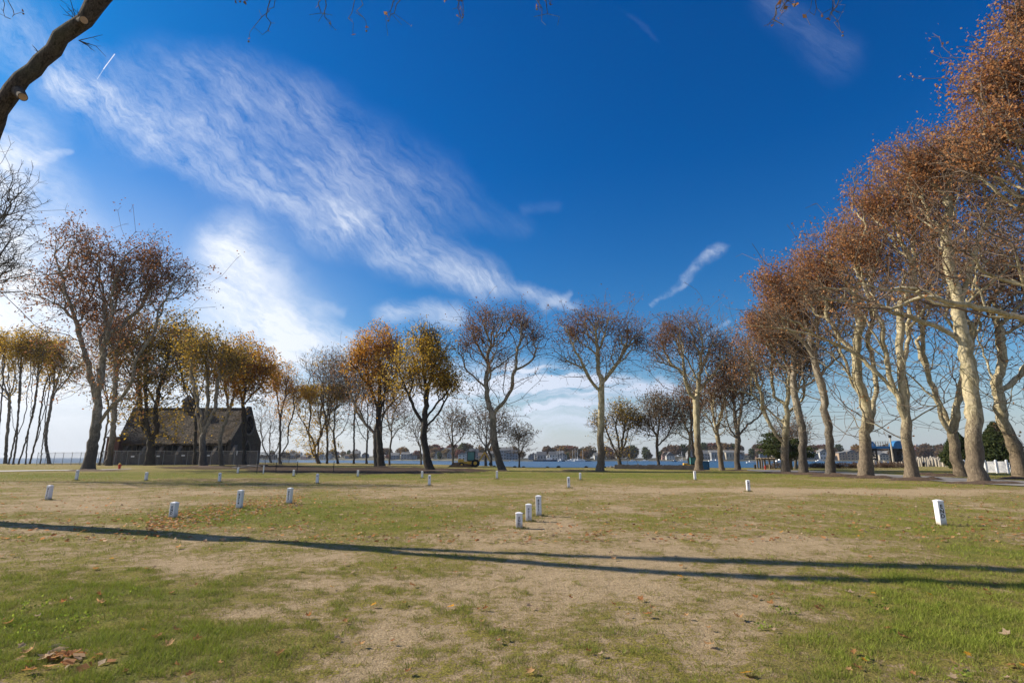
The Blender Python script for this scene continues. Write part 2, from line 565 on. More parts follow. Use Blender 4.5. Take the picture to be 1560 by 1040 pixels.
def shore_s(x, y):
    """signed distance-like value past the lawn edge"""
    u = np.where(y > 1, x / np.maximum(y, 1), np.sign(x) * 5)
    e = np.interp(u, _eu, _ed)
    s = np.hypot(x, y) - e
    return np.where(y < 1, -20.0, s)


def gz(x, y):
    x = np.asarray(x, float); y = np.asarray(y, float)
    z = (vnoise(x * 0.12 + 50, y * 0.12 + 50, 3, 3) - 0.5) * 0.07 * np.clip((y - 2) / 6, 0, 1)
    s = shore_s(x, y)
    z = z - np.clip((s + 1.0) / 14.0, 0, 1) ** 1.1 * 6.0
    return z


def gzf(x, y): return float(gz(np.array([x]), np.array([y]))[0])


ELL = [  # px, py, rx, ry, amount : + green, - bare sand
    (80, 960, 260, 95, 0.55), (380, 1000, 170, 60, 0.28), (1430, 945, 230, 55, 0.62), (1230, 1010, 170, 40, 0.15), (1500, 850, 200, 20, 0.25),
    (900, 885, 240, 36, -0.26), (640, 950, 120, 30, -0.18), (800, 1005, 330, 45, -0.10), (1130, 960, 110, 50, -0.20), (560, 900, 60, 20, 0.2), (760, 960, 80, 14, 0.16), (1000, 990, 100, 18, 0.16),
    (110, 768, 170, 12, -0.5), (100, 748, 120, 6, -0.3), (300, 748, 90, 5, -0.35), (60, 800, 120, 10, -0.3), (1080, 832, 260, 20, -0.42), (1250, 748, 380, 5, -0.65),
    (980, 742, 150, 4, -0.25), (830, 798, 110, 11, -0.5), (370, 940, 90, 16, -0.45), (260, 860, 130, 14, -0.35), (500, 850, 60, 16, -0.4), (480, 890, 90, 12, -0.3),
    (720, 750, 130, 10, -0.3), (1000, 775, 120, 6, -0.25), (1480, 772, 60, 2.5, -0.6), (1490, 870, 80, 8, -0.3),
    (350, 785, 190, 17, 0.42), (480, 760, 40, 6, 0.3), (800, 724, 900, 9, 0.30), (620, 780, 90, 16, 0.18), (1400, 740, 300, 4, 0.4), (560, 820, 130, 14, 0.15),
    (100, 727, 200, 6, 0.2), (1440, 800, 120, 14, 0.3), (350, 970, 60, 12, 0.3), (300, 905, 120, 18, 0.2), (1190, 775, 120, 8, 0.15),
    (640, 860, 60, 12, 0.15), (780, 745, 100, 8, 0.15),
]


def grass_mask(x, y):
    px, py = proj(x, y, np.zeros_like(x))
    # ragged outlines
    wx = (vnoise(x * 0.9, y * 0.9, 11, 3) - 0.5) * 90
    wy = (vnoise(x * 0.9 + 40, y * 0.9, 12, 3) - 0.5) * 0.16 * np.clip(py - HOR, 2, 400)
    g = 0.55 + (vnoise(x * 0.35, y * 0.35, 21, 4) - 0.5) * 0.75 + (vnoise(x * 1.7, y * 1.7, 22, 4, 0.6) - 0.5) * 0.8 + (vnoise(x * 6, y * 6, 23, 3, 0.7) - 0.5) * 0.5
    front = (y > 1.5) & (y < 140)
    for cx, cy, rx, ry, a in ELL:
        d = ((px + wx - cx) / rx) ** 2 + ((py + wy - cy) / ry) ** 2
        g = g + np.where(front, a * np.exp(-d * 1.1), 0)
    g = np.where(y > 45, g + 0.12, g)
    return np.clip(g, 0, 1.2)


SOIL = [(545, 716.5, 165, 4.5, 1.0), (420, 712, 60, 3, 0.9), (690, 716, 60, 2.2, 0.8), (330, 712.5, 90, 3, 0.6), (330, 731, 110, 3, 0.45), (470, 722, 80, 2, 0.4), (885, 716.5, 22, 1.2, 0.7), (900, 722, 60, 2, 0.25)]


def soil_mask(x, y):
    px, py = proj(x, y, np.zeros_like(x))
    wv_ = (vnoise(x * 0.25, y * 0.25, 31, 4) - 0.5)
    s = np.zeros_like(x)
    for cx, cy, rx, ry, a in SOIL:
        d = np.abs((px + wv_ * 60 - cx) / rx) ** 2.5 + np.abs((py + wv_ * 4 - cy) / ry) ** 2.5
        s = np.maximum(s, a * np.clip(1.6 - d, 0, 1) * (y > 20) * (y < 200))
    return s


ys = [-60, -40, -25, -15, -8, -4, -1, 0.5, 1.5]
yv = 2.2
while yv < 240:
    ys.append(yv); yv += max(0.05, 0.0115 * yv)
ys += [250, 270, 300, 360, 450, 600, 900, 1500, 3000, 6000, 12000]
xs = [0.0]; xv = 0.0
while xv < 240:
    xv += 0.06 if xv < 12 else 0.06 + (xv - 12) * 0.018; xs.append(xv)
xs += [300, 450, 800, 1500, 3000, 6000, 12000]
xs = np.array([-a for a in xs[:0:-1]] + xs); ys = np.array(ys)
GX, GY = np.meshgrid(xs, ys)
gx, gy = GX.ravel(), GY.ravel()
gzv = gz(gx, gy)
GM = grass_mask(gx, gy)
# little relief: turf stands a touch above bare sand
near = np.clip(1 - gy / 40, 0, 1) * (gy > 1)
gzv = gzv + near * ((GM - 0.5) * 0.02 + (vnoise(gx * 3, gy * 3, 41, 3) - 0.5) * 0.03)
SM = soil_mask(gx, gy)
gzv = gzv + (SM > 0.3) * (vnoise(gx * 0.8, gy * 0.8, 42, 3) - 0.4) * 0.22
W = len(xs); H = len(ys)
idx = np.arange(W * H).reshape(H, W)
q = np.stack([idx[:-1, :-1], idx[:-1, 1:], idx[1:, 1:], idx[1:, :-1]], -1).reshape(-1, 4)

gm, n, b = mat('lawn_and_sand')
t = n.new('ShaderNodeTexCoord'); P = t.outputs['Object']
ag = n.new('ShaderNodeAttribute'); ag.attribute_name = 'grass'
asl = n.new('ShaderNodeAttribute'); asl.attribute_name = 'soil'
n1 = n.noise(P, 9.0, 6, 0.7); n2 = n.noise(P, 45.0, 5, 0.7); n3 = n.noise(P, 0.5, 4, 0.5); n4 = n.noise(P, 2.2, 5, 0.6)
gsum = n.m('ADD', ag.outputs['Fac'], n.m('ADD', n.m('MULTIPLY', n.m('SUBTRACT', n1, 0.5), 1.8), n.m('ADD', n.m('MULTIPLY', n.m('SUBTRACT', n2, 0.5), 2.6), n.m('MULTIPLY', n.m('SUBTRACT', n.noise(P, 3.4, 6, 0.75), 0.5), 1.7))))
gf = n.rng(gsum, 0.42, 0.56)
sand = n.mix(n.rng(n2, 0.36, 0.66), (0.26, 0.185, 0.105), (0.62, 0.48, 0.30))
sand = n.mix(n.rng(n4, 0.45, 0.7, 0, 0.5), sand, (0.30, 0.225, 0.12))
grs = n.mix(n.rng(n2, 0.36, 0.64), (0.085, 0.088, 0.016), (0.37, 0.31, 0.07))
grs = n.mix(n.rng(n.m('ADD', ag.outputs['Fac'], n.m('SUBTRACT', n4, 0.5)), 0.75, 1.1, 0, 0.75), grs, (0.105, 0.14, 0.022))
grs = n.mix(n.rng(n3, 0.45, 0.65, 0, 0.45), grs, (0.22, 0.18, 0.075))
speck = n.rng(n.noise(P, 70.0, 4, 0.75), 0.56, 0.63)
cc_ = n.mix(gf, sand, grs)
cc_ = n.mix(n.m('MULTIPLY', speck, 0.75), cc_, (0.05, 0.035, 0.022))
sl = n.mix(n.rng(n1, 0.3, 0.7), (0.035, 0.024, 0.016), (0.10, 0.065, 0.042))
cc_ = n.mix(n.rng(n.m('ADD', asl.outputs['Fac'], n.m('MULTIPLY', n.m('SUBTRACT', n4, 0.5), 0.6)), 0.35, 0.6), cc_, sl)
n.l.new(cc_, b.inputs['Base Color']); b.inputs['Roughness'].default_value = 0.95
b.inputs['Specular IOR Level'].default_value = 0.1
bp = n.new('ShaderNodeBump'); bp.inputs['Strength'].default_value = 1.0; bp.inputs['Distance'].default_value = 0.06
n.l.new(n.m('ADD', n.m('MULTIPLY', n1, 0.7), n.m('ADD', n.m('MULTIPLY', n2, 0.5), n.m('MULTIPLY', gf, 0.2))), bp.inputs['Height'])
n.l.new(bp.outputs[0], b.inputs['Normal'])
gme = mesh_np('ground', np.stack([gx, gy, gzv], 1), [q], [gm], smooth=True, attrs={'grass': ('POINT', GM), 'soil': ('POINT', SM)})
tag(link('ground', gme), kind='structure')

# ------------------------------------------------------------------ water
wm, n, b = mat('sea_water')
t = n.new('ShaderNodeTexCoord')
mp = n.new('ShaderNodeMapping'); mp.inputs['Scale'].default_value = (0.35, 1.0, 1.0); n.l.new(t.outputs['Object'], mp.inputs[0])
b.inputs['Base Color'].default_value = (0.02, 0.065, 0.13, 1); b.inputs['Roughness'].default_value = 0.3
b.inputs['IOR'].default_value = 1.33
bp = n.new('ShaderNodeBump'); bp.inputs['Strength'].default_value = 1.0; bp.inputs['Distance'].default_value = 0.5
n.l.new(n.m('ADD', n.noise(mp.outputs[0], 0.7, 5, 0.65), n.m('MULTIPLY', n.noise(mp.outputs[0], 0.06, 3, 0.5), 1.5)), bp.inputs['Height'])
n.l.new(bp.outputs[0], b.inputs['Normal'])
WZ = -2.2
wme = mesh_np('water', [(-12000, 30, WZ), (12000, 30, WZ), (12000, 12000, WZ), (-12000, 12000, WZ)], [np.array([[0, 1, 2, 3]])], [wm])
tag(link('water', wme), kind='structure')

# ------------------------------------------------------------------ road and path
rm, n, b = mat('grey_asphalt')
t = n.new('ShaderNodeTexCoord'); P = t.outputs['Object']
c = n.mix(n.rng(n.noise(P, 1.2, 5, 0.6), 0.35, 0.65), (0.17, 0.16, 0.15), (0.27, 0.25, 0.235))
c = n.mix(n.rng(n.noise(P, 30, 3, 0.7), 0.6, 0.7, 0, 0.5), c, (0.09, 0.08, 0.07))
n.l.new(c, b.inputs['Base Color']); b.inputs['Roughness'].default_value = 0.9


def strip(name, near_px, far_px, m_, dz, step=24):
    """ribbon lying on the ground between two edges given as photo points"""
    def dense(pts):
        pts = [gpt(*p) for p in pts]
        seg = [(pts[i + 1] - pts[i]).length for i in range(len(pts) - 1)]
        T = [0]
        for s_ in seg: T.append(T[-1] + s_)
        out = []
        for k in range(step + 1):
            tt = T[-1] * k / step
            out.append((np.interp(tt, T, [p.x for p in pts]), np.interp(tt, T, [p.y for p in pts])))
        return out
    A, B = dense(near_px), dense(far_px)
    vs, fs = [], []
    NC = 9
    for (a, b_) in zip(A, B):
        for j in range(NC):
            f = j / (NC - 1)
            x, y = a[0] * (1 - f) + b_[0] * f, a[1] * (1 - f) + b_[1] * f
            vs.append((x, y, gzf(x, y) + dz + 0.02))
    for i in range(len(A) - 1):
        for j in range(NC - 1):
            k = i * NC + j
            fs.append((k, k + NC, k + NC + 1, k + 1))
    me = mesh_np(name, vs, [np.array(fs)[:, ::-1]], [m_], smooth=True)
    return tag(link(name, me), kind='structure')


strip('road', [(1138, 717.2), (1200, 720.5), (1330, 727), (1400, 731.5), (1480, 736.5), (1560, 741), (1800, 756)],
      [(1138, 715.2), (1220, 716.8), (1300, 720), (1400, 725), (1480, 729), (1560, 732.5), (1800, 744)], rm, 0.03)
cm = simple('pale_concrete', (0.42, 0.39, 0.35), 0.9, 0.2, 2)
strip('path', [(-200, 719.5), (0, 718.6), (60, 717.6), (130, 716.4), (200, 714.6)], [(-200, 717.6), (0, 716.9), (60, 716.1), (130, 715.4), (200, 713.9)], cm, 0.03)

# ------------------------------------------------------------------ trees
rs = np.random.RandomState(12)


def catmull(P, step):
    P = [np.array(p, float) for p in P]
    out = [P[0]]
    Q = [2 * P[0] - P[1]] + P + [2 * P[-1] - P[-2]]
    for i in range(1, len(Q) - 2):
        L = np.linalg.norm(Q[i + 1] - Q[i]); k = max(1, int(L / step))
        for j in range(1, k + 1):
            t_ = j / k
            a, b_, c_, d_ = Q[i - 1], Q[i], Q[i + 1], Q[i + 2]
            out.append(0.5 * ((2 * b_) + (-a + c_) * t_ + (2 * a - 5 * b_ + 4 * c_ - d_) * t_ ** 2 + (-a + 3 * b_ - 3 * c_ + d_) * t_ ** 3))
    return out


def grow(trunk, limbs, pts, bf, step, rbase, rtip, rng_, wig=0.05, free_h=None):
    """returns pos, parent, radius, is_skeleton"""
    pos, par, pl = [], [], []

    def addchain(ch, parent):
        last = parent
        for p in ch:
            pos.append(np.array(p)); par.append(last)
            pl.append(0.0 if last < 0 else pl[last] + np.linalg.norm(p - pos[last]))
            last = len(pos) - 1
        return last
    tr = catmull(trunk, step)
    tr = [p + (rng_.randn(3) * wig * np.array([1, 1, 0.2]) if 1 < i < len(tr) - 1 else 0) for i, p in enumerate(tr)]
    addchain(tr, -1)
    ntr = len(tr)
    for lb in limbs:
        A = np.array(pos)
        j = int(np.argmin(((A - lb[0]) ** 2).sum(1)))
        ch = catmull([A[j]] + [np.array(p) for p in lb[1:]], step)[1:]
        k_ = len(ch); ph = rng_.rand(6) * 6.28; T_ = np.arange(1, k_ + 1) * step
        am = min(0.15, 0.011 * k_ * step) * (wig > 0.035)
        ch = [p + rng_.randn(3) * wig + am * min(1, T_[i_] / 4) * np.array([math.sin(T_[i_] * .9 + ph[0]) + .6 * math.sin(T_[i_] * 2.1 + ph[1]), math.sin(T_[i_] * .8 + ph[2]), .5 * math.sin(T_[i_] * 1.3 + ph[3])]) for i_, p in enumerate(ch)]
        addchain(ch, j)
    ns = len(pos)
    N = len(pts)
    Pp = np.zeros((ns + N, 3)); Pp[:ns] = pos
    par = np.array(par + [-1] * N); plen = np.zeros(ns + N); plen[:ns] = pl
    if free_h is None: free_h = trunk[-1][2] * 0.8
    ok = Pp[:ns, 2] > free_h
    if not ok.any(): ok[-1] = True
    ai = np.where(ok)[0]
    cost = np.full(N, 1e9); bp_ = np.zeros(N, int)
    for k in range(0, N, 2000):
        d = np.linalg.norm(pts[k:k + 2000, None, :] - Pp[ai][None], axis=2)
        c_ = d + bf * (plen[ai][None] + d)
        j = c_.argmin(1); cost[k:k + 2000] = c_[np.arange(len(j)), j]; bp_[k:k + 2000] = ai[j]
    openm = np.ones(N, bool)
    for it in range(N):
        i = int(np.argmin(np.where(openm, cost, 1e9)))
        openm[i] = False
        k = ns + it
        Pp[k] = pts[i]; par[k] = bp_[i]
        plen[k] = plen[par[k]] + np.linalg.norm(Pp[k] - Pp[par[k]])
        dv = pts - Pp[k]
        d = np.sqrt(np.einsum('ij,ij->i', dv, dv))
        c_ = d * (1 + bf) + bf * plen[k]
        mm = c_ < cost
        cost[mm] = c_[mm]; bp_[mm] = k
    n_ = ns + N
    # smooth the grown part
    kids = np.bincount(par[1:], minlength=n_)
    for _ in range(2):
        csum = np.zeros((n_, 3)); np.add.at(csum, par[1:], Pp[1:])
        m_ = (np.arange(n_) >= ns) & (kids > 0)
        Pp[m_] = 0.5 * Pp[m_] + 0.25 * Pp[par[m_]] + 0.25 * csum[m_] / kids[m_][:, None]
    # twigs at the tips
    tips = np.where(kids == 0)[0]
    return Pp, par, ns, ntr, tips


def add_twigs(Pp, par, tips, rng_, L, per=2):
    d = Pp[tips] - Pp[par[tips]]
    d /= np.linalg.norm(d, axis=1)[:, None] + 1e-9
    allP, allp = [Pp], [par]
    base = len(Pp)
    for k in range(per):
        dd = d + rng_.randn(len(tips), 3) * 0.6
        dd /= np.linalg.norm(dd, axis=1)[:, None]
        allP.append(Pp[tips] + dd * L * (0.5 + rng_.rand(len(tips), 1)))
        allp.append(tips)
    return np.concatenate(allP), np.concatenate(allp)


def radii(Pp, par, ns, ntr, rbase, rtip, trunk_top_r=None):
    n_ = len(Pp)
    kids = np.bincount(par[par >= 0], minlength=n_)
    cnt = (kids == 0).astype(float)
    # process children before parents: order by path depth
    depth = np.zeros(n_, int)
    for i in range(1, n_):
        depth[i] = depth[par[i]] + 1 if par[i] < i else 0
    order = np.argsort(-depth, kind='stable')
    for i in order:
        p = par[i]
        if p >= 0: cnt[p] += cnt[i]
    al = math.log(rbase / rtip) / math.log(max(cnt[0], 8))
    r = rtip * cnt ** al
    return r, kids


def tubes(Pp, par, r, sides_fn, sel, rng_, knobs=0.0, flare=True, ring_noise=0.0):
    """tube mesh over all nodes i in sel (edges par[i] -> i)."""
    n_ = len(Pp)
    # main child
    main = np.full(n_, -1)
    order = np.argsort(r, kind='stable')
    o2 = order[par[order] >= 0]
    main[par[o2]] = o2               # the thickest child wins (last write)
    V_, F3, F4 = [], {}, []
    base = 0
    d = np.zeros((n_, 3))
    has = par >= 0
    d[has] = Pp[has] - Pp[par[has]]
    dn = d / (np.linalg.norm(d, axis=1)[:, None] + 1e-9)
    if has.sum() < n_: dn[~has] = (0, 0, 1)
    nd = dn.copy()
    mc = main >= 0
    nd[mc] += dn[main[mc]]
    nd /= np.linalg.norm(nd, axis=1)[:, None] + 1e-9
    # per-chain side count
    sides = np.zeros(n_, int)
    for i in range(n_):
        p = par[i]
        if p < 0: sides[i] = sides_fn(r[i])
        elif p < i and main[p] == i: sides[i] = sides[p]
        else: sides[i] = sides_fn(r[i])
    ref = np.array([0.25, 0.93, 0.27]); ref /= np.linalg.norm(ref)
    ref2 = np.array([0.9, -0.1, 0.42]); ref2 /= np.linalg.norm(ref2)

    def ring(P_, D_, R_, s_):
        a = np.cross(D_, ref)
        bad = np.linalg.norm(a, axis=1) < 0.15
        a[bad] = np.cross(D_[bad], ref2)
        a /= np.linalg.norm(a, axis=1)[:, None]
        b_ = np.cross(D_, a)
        th = np.arange(s_) * 2 * math.pi / s_
        rr = np.repeat(R_[:, None], s_, 1)
        if ring_noise and s_ >= 6:
            rr = rr * (1 + ring_noise * rng_.randn(*rr.shape))
        return P_[:, None, :] + rr[..., None] * (np.cos(th)[None, :, None] * a[:, None, :] + np.sin(th)[None, :, None] * b_[:, None, :])
    selm = np.zeros(n_, bool); selm[sel] = True
    for s_ in np.unique(sides[selm]):
        own = np.where((sides == s_) & selm)[0]
        need = np.zeros(n_, bool); need[own] = True
        par_main = own[(par[own] >= 0)]
        is_main = np.array([main[par[i]] == i and sides[par[i]] == s_ for i in par_main], bool) if len(par_main) else np.zeros(0, bool)
        need[par[par_main[is_main]]] = True
        ids = np.where(need)[0]
        rg = ring(Pp[ids], nd[ids], r[ids], s_)
        V_.append(rg.reshape(-1, 3))
        loc = np.full(n_, -1); loc[ids] = base + np.arange(len(ids)) * s_
        base += len(ids) * s_
        e_main = par_main[is_main]; e_side = par_main[~is_main]
        A = [loc[par[e_main]]]; B = [loc[e_main]]
        if len(e_side):
            rr = np.minimum(r[e_side] * 1.15, r[par[e_side]])
            rg = ring(Pp[par[e_side]], dn[e_side], rr, s_)
            V_.append(rg.reshape(-1, 3))
            A.append(base + np.arange(len(e_side)) * s_); B.append(loc[e_side])
            base += len(e_side) * s_
        A = np.concatenate(A); B = np.concatenate(B)
        k = np.arange(s_); k2 = (k + 1) % s_
        F4.append(np.stack([A[:, None] + k, A[:, None] + k2, B[:, None] + k2, B[:, None] + k], -1).reshape(-1, 4))
    return np.concatenate(V_), np.concatenate(F4)


def leaves(centres, size, per, spread, rng_, droop=0.0, tint_noise=None):
    n_ = len(centres) * per
    c_ = np.repeat(centres, per, 0) + rng_.randn(n_, 3) * spread
    a = rng_.randn(n_, 3); a /= np.linalg.norm(a, axis=1)[:, None]
    b_ = rng_.randn(n_, 3); b_ -= (a * b_).sum(1)[:, None] * a; b_ /= np.linalg.norm(b_, axis=1)[:, None]
    s_ = size * (0.55 + 0.9 * rng_.rand(n_, 1))
    nn = np.cross(a, b_)
    fold = nn * s_ * 0.25 * (rng_.rand(n_, 1))
    v = np.stack([c_ - a * s_ * 0.5, c_ + b_ * s_ * 0.36 + fold, c_ + a * s_ * 0.5, c_ - b_ * s_ * 0.36 + fold], 1).reshape(-1, 3)
    f = np.arange(n_ * 4).reshape(-1, 4)
    f = np.concatenate([f[:, [0, 1, 2]], f[:, [0, 2, 3]]])
    t_ = np.clip(rng_.rand(n_) * 0.75 + 0.25 * vnoise(c_[:, 0] * 0.5 + c_[:, 2] * 0.4, c_[:, 1] * 0.5 + c_[:, 2] * 0.4, 5, 2), 0, 1)
    return v, f, np.concatenate([t_, t_])


def crown_points(ells, Yd, n_, rng_, shell=0.45, gaps=0.5, depth=0.85, hollow=0.0):
    """ells: (px,py,rx,ry[,weight[,dy]]) -> 3-D points in ellipsoids at distance Yd"""
    out = []
    wts = np.array([e[4] if len(e) > 4 else e[2] * e[3] for e in ells], float)
    wts /= wts.sum()
    for e, wt in zip(ells, wts):
        cx, cy, rx, ry = e[:4]
        dy = e[5] if len(e) > 5 else 0.0
        c_ = at(cx, cy, Yd + dy)
        ax = abs(at(cx + rx, cy, Yd + dy).x - at(cx - rx, cy, Yd + dy).x) / 2
        az = abs(at(cx, cy + ry, Yd + dy).z - at(cx, cy - ry, Yd + dy).z) / 2
        ay = ax * depth
        k = int(n_ * wt * 3) + 60
        v = rng_.randn(k, 3); v /= np.linalg.norm(v, axis=1)[:, None]
        rad = rng_.rand(k) ** shell
        v = v * rad[:, None] * (0.40 + 1.15 * vnoise(v[:, 0] * 2.6 + 20, v[:, 2] * 2.6 + v[:, 1] * 1.7 + 20, int(cy) % 91, 3))[:, None]
        p = np.array(c_) + v * np.array([ax, ay, az])
        s_ = 2.6 / max(ax, 2)
        nz = vnoise(p[:, 0] * s_ + p[:, 2] * s_ * 0.7, p[:, 1] * s_ - p[:, 2] * s_ * 0.6, int(cx) % 97, 3)
        keep = nz > np.quantile(nz, 0.5 * gaps)
        out.append(p[keep][:int(n_ * wt) + 1])
    return np.concatenate(out)


RB = 0.70


def make_tree(name, label, cat, base_px, trunk_px, limbs_px, ells, n_pts, rbase, bark, leaf=None, leaf_frac=0.6, leaf_size=0.2,
              leaf_per=2, leaf_spread=0.25, bf=0.42, shell=0.5, gaps=0.6, rtip=0.014, twigL=0.5, twigs=2, step=0.5, free=None,
              group=None, Yd=None, seed=None, auto=4, wig=0.05, depth=0.85, flare=0.38, knob=0.12, minz=None, world_trunk=None, world_limbs=None, pts=None, zleaf=None, side=None):
    rbase = rbase * RB
    rng_ = np.random.RandomState(seed if seed is not None else int(base_px[0] * 7 + base_px[1]) % 9999)
    b0 = gpt(*base_px)
    if Yd is not None: b0 = Vector((at(base_px[0], HOR, Yd).x, Yd, 0))
    Yd = b0.y
    b0.z = gzf(b0.x, b0.y) - 0.05
    o = np.array(b0)

    def cv(p):
        q_ = np.array(at(p[0], p[1], Yd + (p[2] if len(p) > 2 else 0.0)))
        return q_ - o
    if world_trunk is not None:
        tr = [np.array(p, float) - o for p in world_trunk]
    else:
        tr = [np.zeros(3)] + [cv(p) for p in trunk_px]
    limbs = []
    if pts is None:
        pts = crown_points(ells, Yd, n_pts, rng_, shell, gaps, depth) - o
    else:
        pts = pts - o
    if minz is not None: pts = pts[pts[:, 2] > minz]
    if world_limbs is not None:
        limbs = [[np.array(p, float) - o for p in lb] for lb in world_limbs]
    elif limbs_px:
        for lb in limbs_px:
            L = [cv(p) for p in lb]
            dy = (rng_.rand() - 0.5) * 2
            for k in range(1, len(L)):
                if len(lb[k]) < 3: L[k][1] += dy * k * 0.9
            limbs.append(L)
    if auto:
        top = tr[-1]
        cen = pts.mean(0)
        a0 = rng_.rand() * 6.28
        ext = pts.std(0)
        for k in range(auto):
            a = a0 + k * 2.4
            tgt = cen + np.array([math.cos(a) * ext[0] * 1.1, math.sin(a) * ext[1] * 1.1, ext[2] * (-0.2 + 0.9 * rng_.rand())])
            j = tr[-1] if k % 2 == 0 or len(tr) < 3 else tr[-2] * 0.4 + tr[-1] * 0.6
            mid = j * 0.55 + tgt * 0.45; mid[2] = j[2] * 0.6 + tgt[2] * 0.4 - 0.03 * abs(tgt[2] - j[2])
            mid[:2] = j[:2] * 0.45 + tgt[:2] * 0.55
            limbs.append([j, mid, tgt])
    side = (0.14 if leaf == 'lf_russet' else 0.32) if side is None else side
    # side branches along the limbs
    if side and limbs:
        sp_ = np.concatenate([np.array(catmull(L, 0.5)) for L in limbs])
        z0_ = tr[-1][2]
        sp_ = sp_[sp_[:, 2] > z0_ * 0.95]
        if len(sp_):
            ne = int(len(pts) * side)
            q_ = sp_[rng_.randint(0, len(sp_), ne)]
            dd = rng_.randn(ne, 3); dd[:, 2] = np.abs(dd[:, 2]) * 0.9 - 0.25; dd /= np.linalg.norm(dd, axis=1)[:, None]
            sc_ = max(1.2, pts.std(0)[0] * 1.45)
            pts = np.concatenate([pts, q_ + dd * (0.5 + rng_.rand(ne, 1) ** 0.7 * sc_)])
    Pp, par, ns, ntr, tips = grow(tr, limbs, pts, bf, step, rbase, rtip, rng_, wig, free if free is not None else tr[-1][2] * 0.85)
    if twigs:
        Pp, par = add_twigs(Pp, par, tips, rng_, twigL, twigs)
    r, kids = radii(Pp, par, ns, ntr, rbase * 0.8, rtip)
    # trunk taper + flare + knobs
    hz = Pp[:, 2]
    skel = np.arange(len(Pp)) < ns
    if flare:
        f = np.exp(-np.clip(hz, 0, None) / (rbase * 1.6)) * flare
        r = np.where(np.arange(len(Pp)) < ntr, r * (1 + f), r)
        lowm = (np.arange(len(Pp)) < ntr)
        tt = np.clip(1 - hz / max(tr[-1][2], 1), 0, 1)
        r = np.where(lowm, r * (1 + 0.12 * tt), r)
    kn = (rng_.rand(len(Pp)) < knob) & skel
    r = np.where(kn, r * (1.05 + 0.15 * rng_.rand(len(Pp))), r)
    mains = skel
    root = empty(name, b0)
    tag(root, label, cat, group)
    V_, F_ = tubes(Pp, par, r, lambda x: 14 if x > 0.3 else (10 if x > 0.12 else 6), np.where(mains)[0], rng_, ring_noise=0.05)
    link('trunk', mesh_np('trunk', V_, [F_], [M[bark]], smooth=True), root)
    V_, F_ = tubes(Pp, par, r, lambda x: 6 if x > 0.05 else (4 if x > 0.025 else 3), np.where(~mains)[0], rng_)
    V4 = V_[F_]
    rad_ = np.linalg.norm(V4[:, 0] - V4[:, 1], axis=1)
    tw_ = (rad_ < 0.058).astype(int)
    link('branches', mesh_np('branches', V_, [F_], [M[bark], M['twig'] if bark.startswith('plane') else M[bark]], mat_idx=tw_, smooth=True), root)
    if leaf:
        cand = np.where((r < rtip * 2.6) & (~mains))[0]
        cen_ = Pp[cand]
        nz = vnoise(cen_[:, 0] * 0.45 + cen_[:, 2] * 0.3, cen_[:, 1] * 0.45 - cen_[:, 2] * 0.35, 77, 2)
        pr = leaf_frac * np.clip((nz - 0.27) * 3.0, 0.22, 1.25)
        if zleaf is not None:
            pr = pr * zleaf(cen_)
        elif group == ROW or leaf == 'lf_russet':
            z0_, z1_ = np.quantile(cen_[:, 2], 0.02), np.quantile(cen_[:, 2], 0.97)
            pr = pr * np.clip(((cen_[:, 2] - z0_) / (z1_ - z0_) - 0.26) / 0.35, 0.10, 1.5)
        cen_ = cen_[rng_.rand(len(cen_)) < pr]
        if len(cen_):
            v, f, t_ = leaves(cen_, leaf_size, leaf_per, leaf_spread, rng_)
            link('foliage', mesh_np('foliage', v, [f], [M[leaf]], attrs={'tint': ('FACE', t_)}), root)
    return root


ROW = 'big plane trees in the row by the road'
# ---- left edge: slender clump
make_tree('plane_tree', 'grey plane tree with knobbly trunk at the far left edge of the slender clump', 'tree', (8, 706),
          [(11, 660), (14, 625), (14, 600)], [[(14, 602), (4, 590), (0, 570)], [(14, 602), (18, 585), (14, 555)], [(14, 606), (26, 590), (24, 560)]],
          [(14, 540, 38, 42), (-20, 530, 40, 38)], 900, 0.62, 'plane_grey', 'lf_gold', 0.75, 0.42, 3, 0.35, twigL=0.4, shell=0.6, gaps=0.3, rtip=0.02)
stems = [(-4, 4, 0), (24, 30, -1), (30, 31, 0), (36, 37, 1), (45, 42, 0), (57, 52, 2), (66, 59, -1), (70, 72, 1)]
make_tree('slender_tree', 'slender dark tree leaning at the left frame edge', 'tree', (-6, 707), [(0, 640), (6, 560), (7, 530)], [], [(0, 528, 26, 34)], 350, 0.28, 'mid', 'lf_gold', 0.8, 0.42, 3, 0.35, shell=0.6, gaps=0.2, twigL=0.4, auto=2, rtip=0.018)
make_tree('slender_tree', 'slender dark tree leaning right, left one of the thin stems behind the lawn path', 'tree', (13, 707), [(24, 660), (31, 600), (33, 540)], [[(24, 660), (20, 630), (17, 560)]], [(36, 532, 22, 36)], 420, 0.30, 'mid', 'lf_gold', 0.8, 0.42, 3, 0.35, shell=0.6, gaps=0.2, twigL=0.4, auto=2, rtip=0.018)
make_tree('slender_tree', 'slender dark tree with two upright stems crossing in the thin clump', 'tree', (20, 707), [(26, 660), (29, 600), (32, 545)], [[(26, 665), (34, 640), (40, 580), (46, 520)]], [(30, 528, 20, 36), (44, 520, 14, 28)], 420, 0.34, 'mid', 'lf_gold', 0.8, 0.42, 3, 0.35, shell=0.6, gaps=0.2, twigL=0.4, auto=2, rtip=0.018)
make_tree('slender_tree', 'thin dark tree whose two stems lean far right in the middle of the clump', 'tree', (28, 707), [(42, 660), (53, 610), (58, 560)], [[(42, 660), (44, 640), (46, 560), (47, 530)]], [(60, 535, 16, 34)], 380, 0.28, 'mid', 'lf_gold', 0.7, 0.42, 3, 0.35, shell=0.6, gaps=0.2, twigL=0.4, auto=2, rtip=0.018)
